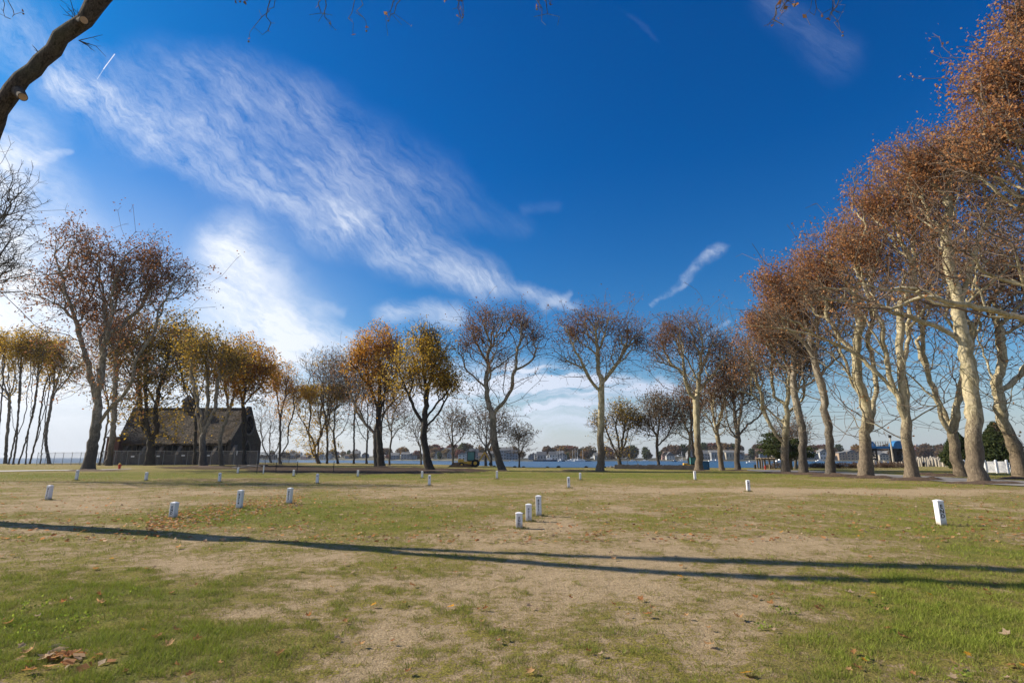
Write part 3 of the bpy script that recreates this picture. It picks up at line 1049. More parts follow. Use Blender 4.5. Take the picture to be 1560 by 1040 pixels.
make_tree('slender_tree', 'thin dark tree with nearly upright stem right of the middle of the clump', 'tree', (39, 707), [(43, 660), (53, 620), (60, 560)], [], [(64, 530, 16, 34)], 350, 0.24, 'mid', 'lf_gold', 0.7, 0.42, 3, 0.35, shell=0.6, gaps=0.2, twigL=0.4, auto=2, rtip=0.018)
make_tree('slender_tree', 'dark tree of two crossing stems just left of the last grey trunk of the clump', 'tree', (45, 706.5), [(57, 660), (66, 600), (74, 570)], [[(52, 675), (58, 650), (64, 590), (70, 540)]], [(78, 538, 26, 34)], 520, 0.34, 'mid', 'lf_gold', 0.8, 0.42, 3, 0.35, shell=0.6, gaps=0.2, twigL=0.4, auto=2, rtip=0.018)
make_tree('slender_tree', 'thin dark tree touching the grey trunk at the right of the clump', 'tree', (61, 706.5), [(67, 660), (72, 610), (80, 570)], [], [(84, 535, 18, 30)], 320, 0.22, 'mid', 'lf_gold', 0.8, 0.42, 3, 0.35, shell=0.6, gaps=0.2, twigL=0.4, auto=2, rtip=0.018)
make_tree('plane_tree', 'grey plane tree standing rightmost in the slender clump beside the open chain link fence', 'tree', (75, 706.5), [(70, 665), (77, 620), (82, 590)],
          [[(77, 620), (88, 590), (108, 572)], [(80, 600), (92, 575), (100, 545)]], [(92, 545, 32, 34), (115, 560, 22, 22)], 700, 0.60, 'plane_grey', 'lf_gold', 0.75, 0.42, 3, 0.35, twigL=0.4, shell=0.6, gaps=0.3, rtip=0.02)

# ---- bare tree at the left edge
make_tree('bare_tree', 'leafless tree reaching in over the left frame edge', 'tree', (-190, 730), [(-160, 600), (-130, 520)],
          [[(-130, 520), (-90, 430), (-40, 360), (10, 330)], [(-120, 500), (-60, 450), (0, 415), (30, 405)], [(-130, 520), (-100, 400), (-60, 330), (-20, 290)]],
          [(-10, 350, 62, 90, 4), (-70, 350, 110, 110, 6), (20, 300, 22, 52, 1), (15, 405, 40, 20, 1)], 1900, 0.42, 'mid', None, bf=0.55, rtip=0.011, twigL=0.55, twigs=3, shell=0.55, gaps=0.3, seed=5)

# ---- big plane at the chapel's left
make_tree('plane_tree', 'tallest pale plane tree with russet crown left of the ruined chapel', 'tree', (133, 716),
          [(141, 680), (146, 645), (150, 615)],
          [[(150, 618), (143, 570), (135, 520), (118, 450), (108, 400)], [(150, 618), (160, 560), (178, 510), (190, 450), (215, 400)],
           [(147, 652), (178, 615), (205, 585), (225, 540), (262, 480)], [(138, 535), (110, 480), (70, 455), (40, 448)],
           [(178, 510), (160, 450), (160, 400)], [(190, 455), (240, 430), (285, 420)], [(160, 560), (150, 520), (160, 470), (170, 430)]],
          [(125, 395, 48, 52, 3), (185, 420, 62, 52, 4), (240, 430, 62, 40, 3), (90, 440, 56, 30, 1.6), (150, 470, 70, 36, 2), (225, 405, 42, 40, 2), (118, 362, 30, 22, 0.8), (278, 425, 34, 22, 0.7)],
          3400, 1.0, 'plane_dull', 'lf_brown', 0.9, 0.26, 4, 0.4, rtip=0.016, twigL=0.6, shell=0.6, gaps=0.5, auto=0, flare=0.45, free=11)
make_tree('plane_tree', 'straight pale plane trunk directly right of the tallest russet plane', 'tree', (165, 709), [(172, 660), (175, 600), (177, 540)],
          [[(177, 540), (168, 510), (160, 480)], [(177, 545), (186, 520), (200, 490)], [(174, 640), (200, 625), (250, 615), (285, 612)]],
          [(190, 500, 50, 36), (160, 500, 40, 30)], 1100, 0.85, 'plane_dull', 'lf_brown', 0.9, 0.32, 3, 0.4, rtip=0.018, auto=1, gaps=0.3, free=16)
make_tree('leaning_tree', 'thin crooked tree leaning between the two pale plane trunks', 'tree', (151, 708.4), [(160, 665), (165, 630), (163, 600)], [[(160, 665), (172, 640), (185, 590), (196, 560)]],
          [(150, 560, 34, 36), (185, 545, 28, 34)], 600, 0.34, 'plane_grey', 'lf_brown', 0.5, 0.3, 2, 0.3, rtip=0.016, gaps=0.4)
make_tree('maple_tree', 'dark massive maple with forked trunk in front of the chapel roof', 'tree', (228, 708.6), [(230, 685), (228, 668)],
          [[(228, 672), (212, 645), (206, 615), (195, 585), (182, 560)], [(228, 672), (240, 650), (238, 620), (245, 590), (262, 560)], [(238, 618), (226, 590), (215, 560)], [(240, 612), (262, 595), (285, 580)], [(206, 620), (190, 606), (170, 600)], [(207, 618), (222, 600), (226, 570)]],
          [(235, 528, 62, 50, 4), (205, 552, 48, 34, 1.5), (265, 510, 40, 40, 1.5), (190, 525, 40, 36, 1), (250, 572, 46, 20, 0.8)], 2600, 1.3, 'dark', 'lf_olive', 1.0, 0.42, 4, 0.45, rtip=0.02, gaps=0.35, auto=2, shell=0.6, flare=0.5)
make_tree('maple_tree', 'slim black maple trunk behind the forked plane in front of the chapel', 'tree', (296, 708.2), [(298, 660), (299, 610)], [[(299, 615), (290, 580), (284, 550)], [(299, 615), (310, 580), (318, 540)]],
          [(295, 530, 36, 34), (270, 540, 26, 24)], 800, 0.55, 'dark', 'lf_olive', 0.9, 0.42, 3, 0.4, rtip=0.018, gaps=0.3)
make_tree('plane_tree', 'pale plane fanning into many upright limbs in front of the chapel wall', 'tree', (310, 710.5), [(309, 690), (308, 668)],
          [[(308, 670), (300, 630), (297, 600), (285, 570), (272, 560)], [(308, 670), (309, 630), (303, 600), (302, 560), (305, 530)], [(308, 670), (320, 640), (332, 600), (335, 560), (345, 530)], [(309, 665), (314, 630), (316, 590), (312, 550)]],
          [(320, 540, 52, 40, 3), (300, 532, 42, 34, 2), (350, 552, 36, 30, 1.4)], 2000, 0.94, 'plane_dull', 'lf_olive', 0.9, 0.34, 3, 0.4, rtip=0.017, gaps=0.35, auto=0, side=0.08, shell=0.6)
make_tree('plane_tree', 'pale plane leaning right in front of the chapel gable', 'tree', (338, 708.8), [(336, 680), (337, 660), (348, 630), (356, 605)],
          [[(348, 632), (344, 600), (338, 570), (330, 545)], [(356, 607), (372, 585), (390, 570)], [(356, 607), (358, 580), (352, 550)]],
          [(355, 556, 44, 40, 3), (330, 562, 28, 28, 1)], 1300, 0.62, 'plane_dull', 'lf_orange', 0.7, 0.34, 3, 0.4, rtip=0.017, gaps=0.35, auto=0)
make_tree('maple_tree', 'twin dark stemmed maple with orange crown before the rose window', 'tree', (373, 708.9), [(372, 690), (371, 650), (370, 610)],
          [[(372, 692), (378, 660), (379, 620), (382, 580), (388, 545)], [(370, 612), (362, 580), (355, 550)], [(370, 612), (375, 570), (374, 540)], [(379, 615), (395, 585), (402, 560)]],
          [(372, 562, 44, 44, 3), (395, 566, 28, 30, 1.2), (350, 548, 30, 28, 1)], 1900, 0.66, 'dark', 'lf_orange', 0.9, 0.36, 4, 0.4, rtip=0.018, gaps=0.3, auto=0, shell=0.6)
make_tree('bare_tree', 'low leafless tree behind the fence right of the chapel gable', 'tree', (413, 704.8), [(411, 697)],
          [[(411, 697), (402, 680), (400, 655), (402, 625)], [(411, 697), (412, 670), (415, 640)], [(411, 697), (424, 680), (430, 655), (436, 640)], [(403, 672), (412, 645), (418, 620)]],
          [(405, 640, 26, 32), (430, 650, 18, 26), (392, 640, 12, 24)], 900, 0.5, 'plane_grey', 'lf_sparse', 0.25, 0.25, 1, 0.3, rtip=0.018, auto=0, bf=0.45, gaps=0.2)
make_tree('maple_tree', 'tall three stemmed tree with orange left half of crown right of the chapel', 'tree', (427, 706.3), [(426, 695), (427, 670), (427, 640)],
          [[(427, 700), (437, 675), (440, 650), (447, 620), (447, 590)], [(427, 640), (422, 600), (416, 580)], [(427, 640), (432, 605), (436, 580)]],
          [(418, 575, 18, 24, 1.2), (436, 580, 26, 30, 2), (448, 600, 14, 18, 0.5)], 1400, 0.55, 'mid', 'lf_orange', 0.6, 0.34, 3, 0.4, rtip=0.018, auto=0, gaps=0.3,
          zleaf=lambda c: np.where(c[:, 0] < 1, 1.5, 0.35))
make_tree('maple_tree', 'curved multi stem tree with amber lower crown and bare grey top', 'tree', (486, 706), [(483, 700), (476, 690)],
          [[(476, 690), (470, 670), (466, 650), (454, 635), (448, 615)], [(483, 700), (478, 675), (472, 655), (474, 620), (470, 590)], [(484, 700), (486, 660), (486, 620), (485, 580)]],
          [(462, 600, 26, 24, 1.6), (490, 590, 36, 24, 2.0), (490, 555, 38, 26, 2.0), (515, 600, 22, 24, 1.2)], 2600, 0.72, 'mid', 'lf_gold', 1.2, 0.38, 4, 0.4, rtip=0.018, auto=1, gaps=0.35,
          zleaf=lambda c: np.where(c[:, 2] < 21.5, 1.2, 0.10), free=8)
make_tree('plane_tree', 'grey plane trunk standing close right of the curved multi stem tree', 'tree', (498, 706), [(499, 680), (498, 650)], [[(498, 652), (506, 620), (518, 590), (525, 570)], [(498, 652), (494, 610), (497, 570)]],
          [(505, 570, 34, 34)], 1200, 0.5, 'plane_grey', 'lf_brown', 0.35, 0.3, 2, 0.4, rtip=0.018, auto=0, gaps=0.2)
make_tree('plane_tree', 'grey plane leaning left with a long curved right limb, centre left grove', 'tree', (515, 706), [(511, 685), (508, 660)], [[(510, 668), (525, 655), (533, 635), (538, 610)], [(508, 660), (500, 635), (505, 590)], [(508, 660), (512, 620), (520, 580)]],
          [(520, 590, 32, 40)], 1200, 0.5, 'plane_grey', 'lf_brown', 0.3, 0.3, 2, 0.35, rtip=0.017, auto=0, gaps=0.2)
make_tree('plane_tree', 'straight grey plane in the grove left of the orange maple', 'tree', (539, 706), [(539, 680), (540, 640), (542, 600)], [], [(540, 590, 26, 40)], 900, 0.42, 'plane_grey', 'lf_brown', 0.3, 0.3, 2, 0.35, rtip=0.017, auto=4, gaps=0.2)
make_tree('plane_tree', 'grey plane with wide low fork seen behind the orange maple', 'tree', (558.5, 706), [(559, 680), (560, 670)], [[(560, 672), (548, 655), (540, 630)], [(560, 672), (566, 640), (572, 610)], [(560, 672), (560, 640), (556, 600)]],
          [(560, 600, 32, 36)], 1000, 0.42, 'plane_grey', 'lf_brown', 0.25, 0.3, 2, 0.35, rtip=0.017, auto=0, gaps=0.2)
make_tree('maple_tree', 'maple with the brightest orange crown and twin dark trunks', 'tree', (581, 710.5), [(579, 685), (577, 650), (577, 620)],
          [[(579, 690), (583, 660), (586, 630), (590, 600)], [(577, 625), (566, 595), (550, 570), (535, 555)], [(577, 622), (578, 585), (576, 540)], [(588, 610), (600, 575), (605, 550)], [(577, 640), (586, 605), (592, 560)]],
          [(576, 530, 34, 40, 3), (545, 545, 24, 28, 1.3), (598, 540, 22, 32, 1.2), (583, 570, 30, 22, 1.0)], 2600, 0.94, 'dark', 'lf_orange', 1.0, 0.28, 4, 0.4, rtip=0.016, auto=1, gaps=0.5, shell=0.6)
make_tree('plane_tree', 'pale plane with long limb slanting up left beside the orange maple trunks', 'tree', (574, 710.3), [(572, 690), (571, 660)],
          [[(571, 662), (558, 645), (545, 615), (525, 585), (510, 562)], [(571, 660), (575, 640), (590, 620), (610, 600)]],
          [(520, 560, 30, 34), (605, 590, 26, 30), (545, 590, 26, 24)], 1500, 0.62, 'plane_dull', 'lf_brown', 0.3, 0.28, 2, 0.4, rtip=0.015, auto=1, gaps=0.3)
make_tree('plane_tree', 'small sparse plane between the orange maple and the leaning golden tree', 'tree', (593, 708.5), [(595, 680), (597, 665)], [[(597, 668), (606, 655), (622, 645)], [(597, 668), (596, 650), (600, 625)]],
          [(605, 620, 36, 30)], 1000, 0.34, 'plane_grey', 'lf_sparse', 0.3, 0.25, 1, 0.3, rtip=0.016, auto=1, gaps=0.2)
make_tree('maple_tree', 'leaning dark trunked maple with sparse golden crown, right of the orange maple', 'tree', (655, 716.5), [(649, 690), (646, 660), (648, 630), (650, 600)],
          [[(648, 672), (625, 650), (605, 625), (592, 612)], [(647, 650), (630, 620), (618, 590), (608, 560)], [(649, 640), (665, 615), (690, 590)], [(650, 600), (644, 560), (640, 520)], [(650, 602), (660, 560), (668, 520)], [(648, 655), (668, 630), (680, 600)]],
          [(650, 545, 44, 50, 4), (675, 580, 30, 26, 1.3), (625, 575, 28, 28, 1.3), (648, 510, 32, 24, 1.4)], 3000, 0.72, 'dark', 'lf_gold', 0.62, 0.24, 3, 0.35, rtip=0.013, auto=0, gaps=0.6, shell=0.6,
          zleaf=lambda c: np.where(c[:, 2] > 17, 0.35, 1.3))
make_tree('small_tree', 'slender bare tree with Y fork on the shore left of the digger', 'tree', (690.5, 709.5), [(690, 690), (690, 678)], [[(690, 680), (682, 655), (676, 640)], [(690, 680), (702, 668), (712, 655)], [(690, 680), (690, 650), (692, 630)]],
          [(686, 636, 24, 26), (705, 645, 16, 20)], 800, 0.34, 'plane_grey', 'lf_sparse', 0.55, 0.28, 1, 0.3, rtip=0.018, auto=0, gaps=0.2)
make_tree('small_tree', 'small thin plane on the shore behind the leaning golden maple', 'tree', (641.5, 708), [(641, 690), (640, 680)], [[(640, 682), (634, 660), (630, 640)], [(640, 682), (646, 665), (655, 650)]],
          [(638, 650, 26, 24)], 500, 0.30, 'plane_grey', 'lf_sparse', 0.4, 0.26, 1, 0.3, rtip=0.018, auto=1, gaps=0.2)
make_tree('small_tree', 'small plane on the shore right of the digger with arching brown crown', 'tree', (740, 709.7), [(740, 690), (739, 678)], [[(739, 680), (728, 662), (720, 645)], [(739, 680), (752, 662), (768, 650)], [(739, 680), (742, 655), (745, 630)]],
          [(735, 640, 30, 28), (765, 645, 22, 26)], 1100, 0.36, 'plane_grey', 'lf_sparse', 0.6, 0.28, 1, 0.3, rtip=0.018, auto=0, gaps=0.2)
make_tree('broken_tree', 'short snapped trunk with one bent branch left of the tall central plane', 'tree', (748.5, 709.9), [(748, 700), (748, 694)], [[(748, 694), (743, 685), (747, 675), (756, 668)]],
          [(752, 664, 14, 12)], 120, 0.36, 'plane_grey', None, rtip=0.018, auto=0, gaps=0.0, free=1.2)
make_tree('plane_tree', 'tall leaning plane with a deep U fork, left of the open water view', 'tree', (765, 717), [(757, 690), (752, 660), (751, 632)],
          [[(751, 634), (742, 600), (741, 560), (748, 520), (750, 480)], [(751, 632), (772, 605), (785, 565), (790, 530), (795, 490)], [(742, 590), (725, 575), (705, 560), (690, 545)], [(742, 570), (765, 555), (775, 545)],
           [(741, 560), (730, 530), (715, 500)], [(789, 535), (805, 520), (820, 510)], [(748, 520), (735, 490)]],
          [(735, 500, 38, 32, 3), (795, 495, 34, 32, 2.6), (712, 525, 26, 28, 1.2), (760, 545, 30, 22, 0.8), (815, 520, 20, 24, 0.9), (770, 485, 30, 20, 1.0), (745, 480, 26, 16, 0.7)],
          2500, 0.69, 'plane_dull', 'lf_brown', 0.46, 0.17, 3, 0.42, rtip=0.013, auto=0, gaps=0.7, shell=0.6, twigL=0.45)
make_tree('small_tree', 'small fan shaped tree alone on the shore right of the tall leaning plane', 'tree', (791, 711), [(791, 700), (791, 694)], [[(791, 695), (784, 680), (776, 668)], [(791, 695), (798, 680), (806, 665)], [(791, 695), (790, 670)]],
          [(792, 662, 26, 18)], 900, 0.22, 'plane_grey', 'lf_sparse', 0.7, 0.24, 1, 0.25, rtip=0.014, auto=1, gaps=0.2)
make_tree('plane_tree', 'tall pale plane standing alone with straight trunk at the middle of the lawn', 'tree', (914, 717.5), [(915, 690), (916, 640), (916, 598), (917, 582)],
          [[(916, 597), (900, 580), (885, 555), (870, 528), (862, 500)], [(917, 583), (912, 560), (910, 535), (905, 500)], [(917, 583), (935, 560), (955, 530), (975, 505)], [(888, 562), (865, 552), (852, 545)], [(910, 538), (920, 510), (925, 485)], [(945, 545), (958, 510)]],
          [(872, 505, 30, 34, 2.2), (912, 495, 38, 30, 2.8), (955, 508, 30, 30, 2.4), (975, 520, 18, 26, 0.9), (865, 550, 20, 12, 0.5), (940, 545, 36, 18, 0.6), (890, 482, 30, 14, 0.8)],
          2500, 0.69, 'plane', 'lf_brown', 0.46, 0.17, 3, 0.42, rtip=0.013, auto=0, gaps=0.7, shell=0.6, twigL=0.45)
make_tree('small_tree', 'multi stem olive leaved tree on the shore behind the lone pale plane', 'tree', (946, 711.5), [(943, 700)],
          [[(943, 702), (936, 685), (926, 662), (920, 640)], [(943, 702), (942, 670), (938, 645)], [(944, 702), (948, 670), (952, 640)], [(944, 702), (956, 665), (965, 645)]],
          [(945, 632, 24, 26, 2), (965, 640, 18, 24, 1), (912, 645, 20, 18, 0.8)], 1400, 0.55, 'mid', 'lf_olive', 0.6, 0.26, 2, 0.3, rtip=0.016, auto=0, gaps=0.35)
make_tree('small_tree', 'round crowned brown tree on the shore between the two central planes', 'tree', (1003, 711.5), [(1002, 690), (1001, 665)], [[(1001, 682), (1015, 665), (1022, 650)], [(1001, 666), (988, 645), (980, 630)], [(1001, 666), (1005, 635), (1008, 615)]],
          [(1000, 622, 34, 30, 3), (985, 645, 20, 16, 0.7), (1028, 640, 20, 24, 0.8)], 1700, 0.42, 'plane_grey', 'lf_sparse', 0.75, 0.24, 2, 0.3, rtip=0.015, auto=1, gaps=0.3)
make_tree('small_tree', 'plane with a crooked left limb behind the dark low wall', 'tree', (1049.5, 711.8), [(1050, 690), (1051, 665)], [[(1050, 694), (1041, 680), (1030, 675), (1018, 670)], [(1051, 667), (1043, 645), (1035, 630)], [(1051, 667), (1058, 640)]],
          [(1040, 620, 30, 34), (1015, 665, 14, 14, 60)], 1000, 0.36, 'plane', 'lf_brown', 0.4, 0.24, 2, 0.3, rtip=0.015, auto=1, gaps=0.2)
make_tree('small_tree', 'thin dark plane directly left of the trunk beside the blue cabin', 'tree', (1059, 712), [(1056, 680), (1052, 650)], [], [(1060, 605, 32, 34)], 900, 0.32, 'mid', 'lf_brown', 0.5, 0.24, 2, 0.3, rtip=0.015, auto=4, gaps=0.2)
make_tree('plane_tree', 'tall pale plane in front of the blue portable cabin', 'tree', (1065, 716.5), [(1064, 690), (1062, 650), (1061, 610), (1063, 595)],
          [[(1063, 600), (1048, 590), (1030, 565), (1008, 555), (990, 540)], [(1061, 612), (1045, 590), (1038, 560), (1030, 530)], [(1063, 597), (1065, 560), (1063, 520), (1052, 490)], [(1063, 597), (1085, 570), (1102, 545)], [(1065, 562), (1080, 530), (1090, 505)], [(1038, 565), (1020, 545), (1015, 510)]],
          [(1040, 500, 40, 26, 3), (1010, 520, 28, 30, 1.5), (1085, 530, 36, 30, 2.2), (1060, 520, 34, 24, 1.2), (1000, 545, 20, 18, 0.6), (1105, 550, 24, 26, 1.1)],
          2700, 0.70, 'plane', 'lf_brown', 0.58, 0.17, 3, 0.42, rtip=0.013, auto=0, gaps=0.6, shell=0.6, twigL=0.45)
make_tree('plane_tree', 'knobbly pale plane just right of the blue cabin', 'tree', (1100, 715.8), [(1096, 690), (1097, 680), (1092, 660)], [[(1093, 665), (1078, 640), (1065, 625)], [(1092, 660), (1098, 630), (1105, 600)], [(1093, 662), (1085, 620), (1088, 590)]],
          [(1092, 600, 34, 40, 2), (1115, 590, 30, 40, 1.5)], 1300, 0.50, 'plane', 'lf_brown', 0.42, 0.2, 3, 0.3, rtip=0.014, auto=1, gaps=0.3, group=ROW)
make_tree('plane_tree', 'dark footed plane with wide low limbs left of the dock frame', 'tree', (1124, 716.2), [(1123, 690), (1124, 664)], [[(1124, 668), (1108, 650), (1100, 625), (1094, 600)], [(1124, 664), (1138, 650), (1162, 632)], [(1124, 664), (1124, 630), (1130, 590)], [(1124, 668), (1112, 655), (1102, 640)]],
          [(1130, 560, 44, 50, 3), (1155, 610, 30, 26, 1), (1110, 590, 30, 36, 1)], 1700, 0.56, 'plane_dull', 'lf_brown', 0.5, 0.2, 3, 0.3, rtip=0.014, auto=1, gaps=0.3, group=ROW)
make_tree('plane_tree', 'pale plane with high Y fork in front of the spreading pine', 'tree', (1197, 720), [(1196, 700), (1196, 676)],
          [[(1196, 678), (1180, 655), (1170, 625), (1165, 590), (1150, 560)], [(1196, 676), (1192, 640), (1190, 600), (1188, 550), (1180, 510)], [(1194, 645), (1175, 625), (1150, 600), (1115, 590)], [(1194, 640), (1210, 615), (1225, 600)], [(1191, 610), (1165, 590), (1140, 575)], [(1190, 590), (1180, 560), (1195, 530)]],
          [(1175, 520, 56, 50, 4), (1140, 560, 34, 40, 1.2), (1215, 560, 34, 40, 1.5)], 3200, 0.62, 'plane', 'lf_russet', 0.75, 0.18, 3, 0.3, rtip=0.013, auto=0, gaps=0.45, shell=0.65, group=ROW)
make_tree('plane_tree', 'slim plane with slight left bend right of the spreading pine', 'tree', (1225, 721.3), [(1222, 690), (1222, 650), (1214, 620), (1208, 580)],
          [[(1214, 618), (1185, 605), (1165, 600), (1140, 590)], [(1208, 580), (1210, 545), (1205, 500)], [(1212, 600), (1235, 580), (1250, 560)]],
          [(1200, 490, 50, 50, 3), (1235, 540, 34, 40, 1.4), (1160, 500, 30, 34, 1)], 3000, 0.6, 'plane_dull', 'lf_russet', 0.9, 0.18, 3, 0.3, rtip=0.013, auto=1, gaps=0.4, group=ROW)
make_tree('plane_tree', 'plane with a leftward kink at mid trunk and grey bark above the mulch', 'tree', (1265, 725.3), [(1265, 690), (1262, 650), (1255, 605), (1244, 560), (1240, 545)],
          [[(1257, 615), (1235, 600), (1212, 585), (1200, 570), (1180, 545)], [(1240, 545), (1238, 500), (1232, 460), (1225, 430)], [(1248, 575), (1262, 555), (1285, 535)], [(1241, 548), (1222, 520), (1200, 500)], [(1238, 500), (1255, 460), (1265, 430)], [(1248, 575), (1215, 560), (1175, 552), (1135, 540)]],
          [(1220, 440, 62, 56, 4), (1190, 480, 40, 44, 1.4), (1265, 470, 44, 60, 2), (1175, 430, 30, 34, 0.8)], 3600, 0.54, 'plane_dull', 'lf_russet', 0.95, 0.17, 3, 0.28, rtip=0.012, auto=0, gaps=0.4, shell=0.65, group=ROW)
make_tree('plane_tree', 'pale plane forking low into three upright limbs in front of the blue dock bridge', 'tree', (1319, 727.3), [(1319, 700), (1318, 668)],
          [[(1318, 670), (1305, 630), (1285, 580), (1272, 530), (1262, 490)], [(1317, 672), (1315, 630), (1300, 575), (1295, 530), (1290, 480)], [(1320, 668), (1335, 635), (1340, 600), (1338, 540), (1345, 490), (1345, 440)], [(1285, 582), (1268, 560), (1255, 545)], [(1296, 530), (1310, 490), (1315, 450)], [(1300, 590), (1262, 545), (1215, 520), (1160, 505)], [(1330, 640), (1300, 560), (1280, 500), (1250, 470)]],
          [(1270, 395, 62, 60, 3), (1320, 380, 54, 72, 3.4), (1300, 480, 60, 50, 0.45), (1240, 430, 40, 50, 1.2)], 3800, 0.76, 'plane', 'lf_russet', 0.9, 0.16, 3, 0.28, rtip=0.012, auto=0, gaps=0.4, shell=0.7, group=ROW)
make_tree('plane_tree', 'broad pale plane with burl and many upright limbs right of the dock bridge', 'tree', (1390, 731), [(1386, 700), (1381, 670), (1381, 645)],
          [[(1381, 648), (1372, 620), (1360, 580), (1350, 550), (1340, 510), (1325, 460)], [(1381, 645), (1386, 600), (1389, 560), (1392, 510), (1398, 460), (1395, 400)], [(1382, 640), (1378, 600), (1373, 560), (1368, 510), (1372, 460)], [(1372, 665), (1355, 652), (1338, 640), (1322, 628)], [(1386, 642), (1410, 625), (1435, 610), (1455, 600)], [(1350, 555), (1330, 530), (1300, 500)], [(1393, 500), (1415, 450), (1425, 390)], [(1372, 610), (1325, 545), (1270, 510), (1205, 492), (1150, 480)], [(1350, 540), (1305, 470), (1260, 440), (1220, 425)]],
          [(1340, 320, 62, 66, 3.2), (1390, 300, 62, 84, 4), (1350, 430, 62, 60, 0.4), (1300, 390, 44, 60, 1.4), (1420, 440, 50, 60, 0.8), (1180, 480, 44, 24, 0.5), (1270, 500, 50, 22, 0.4)], 4100, 0.62, 'plane', 'lf_russet', 0.8, 0.16, 3, 0.27, rtip=0.012, auto=0, gaps=0.4, shell=0.7, group=ROW)
make_tree('plane_tree', 'plane across the road leaning right with a wide V of limbs', 'tree', (1466, 725.5), [(1458, 700), (1453, 675), (1450, 655)],
          [[(1450, 665), (1430, 635), (1418, 600), (1400, 550), (1390, 510)], [(1450, 655), (1442, 610), (1432, 570), (1428, 520), (1425, 470)], [(1452, 650), (1450, 615), (1452, 560), (1450, 500)], [(1452, 620), (1470, 585), (1480, 540), (1500, 500)], [(1430, 560), (1415, 530), (1405, 500)], [(1420, 610), (1380, 560), (1330, 540), (1285, 535)]],
          [(1440, 400, 70, 80, 3), (1400, 480, 50, 50, 0.7), (1490, 470, 50, 60, 0.8)], 2500, 0.70, 'plane', 'lf_russet', 0.7, 0.18, 3, 0.3, rtip=0.014, auto=0, gaps=0.4, shell=0.7)
make_tree('plane_tree', 'thickest mottled plane with flared foot at the near edge of the road', 'tree', (1492, 735.5), [(1488, 710), (1483, 670), (1484, 640), (1480, 600), (1472, 540), (1462, 490), (1458, 450)],
          [[(1480, 612), (1470, 600), (1430, 588), (1400, 572), (1375, 555, -1.5), (1335, 520, -2.5), (1290, 488, -3), (1230, 470, -4)], [(1478, 590), (1490, 575), (1500, 560), (1520, 530)], [(1458, 452), (1446, 410), (1438, 360), (1440, 300)], [(1460, 460), (1475, 420), (1478, 380), (1500, 340)], [(1470, 530), (1440, 500), (1400, 480), (1370, 470)], [(1375, 555, -1.5), (1350, 515), (1320, 490)],
           [(1462, 500), (1480, 460), (1510, 430)]],
          [(1400, 255, 60, 60, 3), (1455, 245, 66, 62, 3.4), (1430, 340, 80, 60, 1.5), (1510, 320, 60, 90, 1.5), (1330, 450, 70, 40, 0.5), (1240, 445, 56, 36, 0.6)], 5000, 0.72, 'plane', 'lf_russet', 0.80, 0.15, 3, 0.26, rtip=0.011, auto=0, gaps=0.45, shell=0.75, flare=0.45, group=ROW, knob=0.1)
make_tree('plane_tree', 'pale plane with double trunk at the right frame edge across the road', 'tree', (1556, 725.5), [(1548, 690), (1540, 668)],
          [[(1540, 670), (1530, 640), (1524, 600), (1526, 550), (1525, 500)], [(1541, 668), (1545, 630), (1537, 590), (1540, 540), (1538, 490)], [(1546, 690), (1560, 670), (1575, 650)], [(1538, 600), (1555, 570), (1575, 540)]],
          [(1530, 420, 60, 80, 3), (1580, 470, 50, 70, 2)], 2800, 0.80, 'plane', 'lf_russet', 0.6, 0.18, 3, 0.3, rtip=0.014, auto=0, gaps=0.4, shell=0.7)
# near tree standing just outside the right edge; its limbs and crown reach in
make_tree('plane_tree', 'near plane outside the right edge whose limbs reach in over the road', 'tree', (1760, 752), [(1740, 690), (1715, 640), (1690, 560), (1680, 460)],
          [[(1722, 655), (1650, 640), (1560, 617), (1510, 592), (1470, 565, -1), (1430, 525, -2), (1395, 500, -3), (1330, 495, -4), (1270, 492, -4)],
           [(1690, 560), (1620, 520), (1560, 485), (1500, 470, -1), (1450, 465, -1), (1400, 445, -2), (1350, 435, -2), (1310, 430, -2)],
           [(1682, 470), (1610, 380), (1555, 318), (1530, 270), (1510, 235), (1500, 215)], [(1680, 460), (1660, 340), (1640, 200), (1620, 80)], [(1610, 380), (1560, 400), (1510, 395)], [(1640, 200), (1580, 130), (1530, 90)], [(1555, 318), (1520, 310), (1480, 300)], [(1510, 592), (1490, 560), (1450, 545), (1415, 530)]],
          [(1530, 120, 72, 60, 3), (1560, 30, 50, 50, 2.4), (1520, 210, 66, 50, 2.2), (1600, 150, 90, 110, 3), (1480, 260, 50, 44, 1.2), (1560, 320, 70, 80, 1.6), (1470, 380, 60, 50, 0.6), (1380, 440, 70, 30, 0.4), (1310, 470, 50, 24, 0.3)],
          7000, 0.85, 'plane', 'lf_russet', 0.85, 0.14, 3, 0.24, rtip=0.010, auto=0, gaps=0.5, shell=0.75, twigL=0.4)

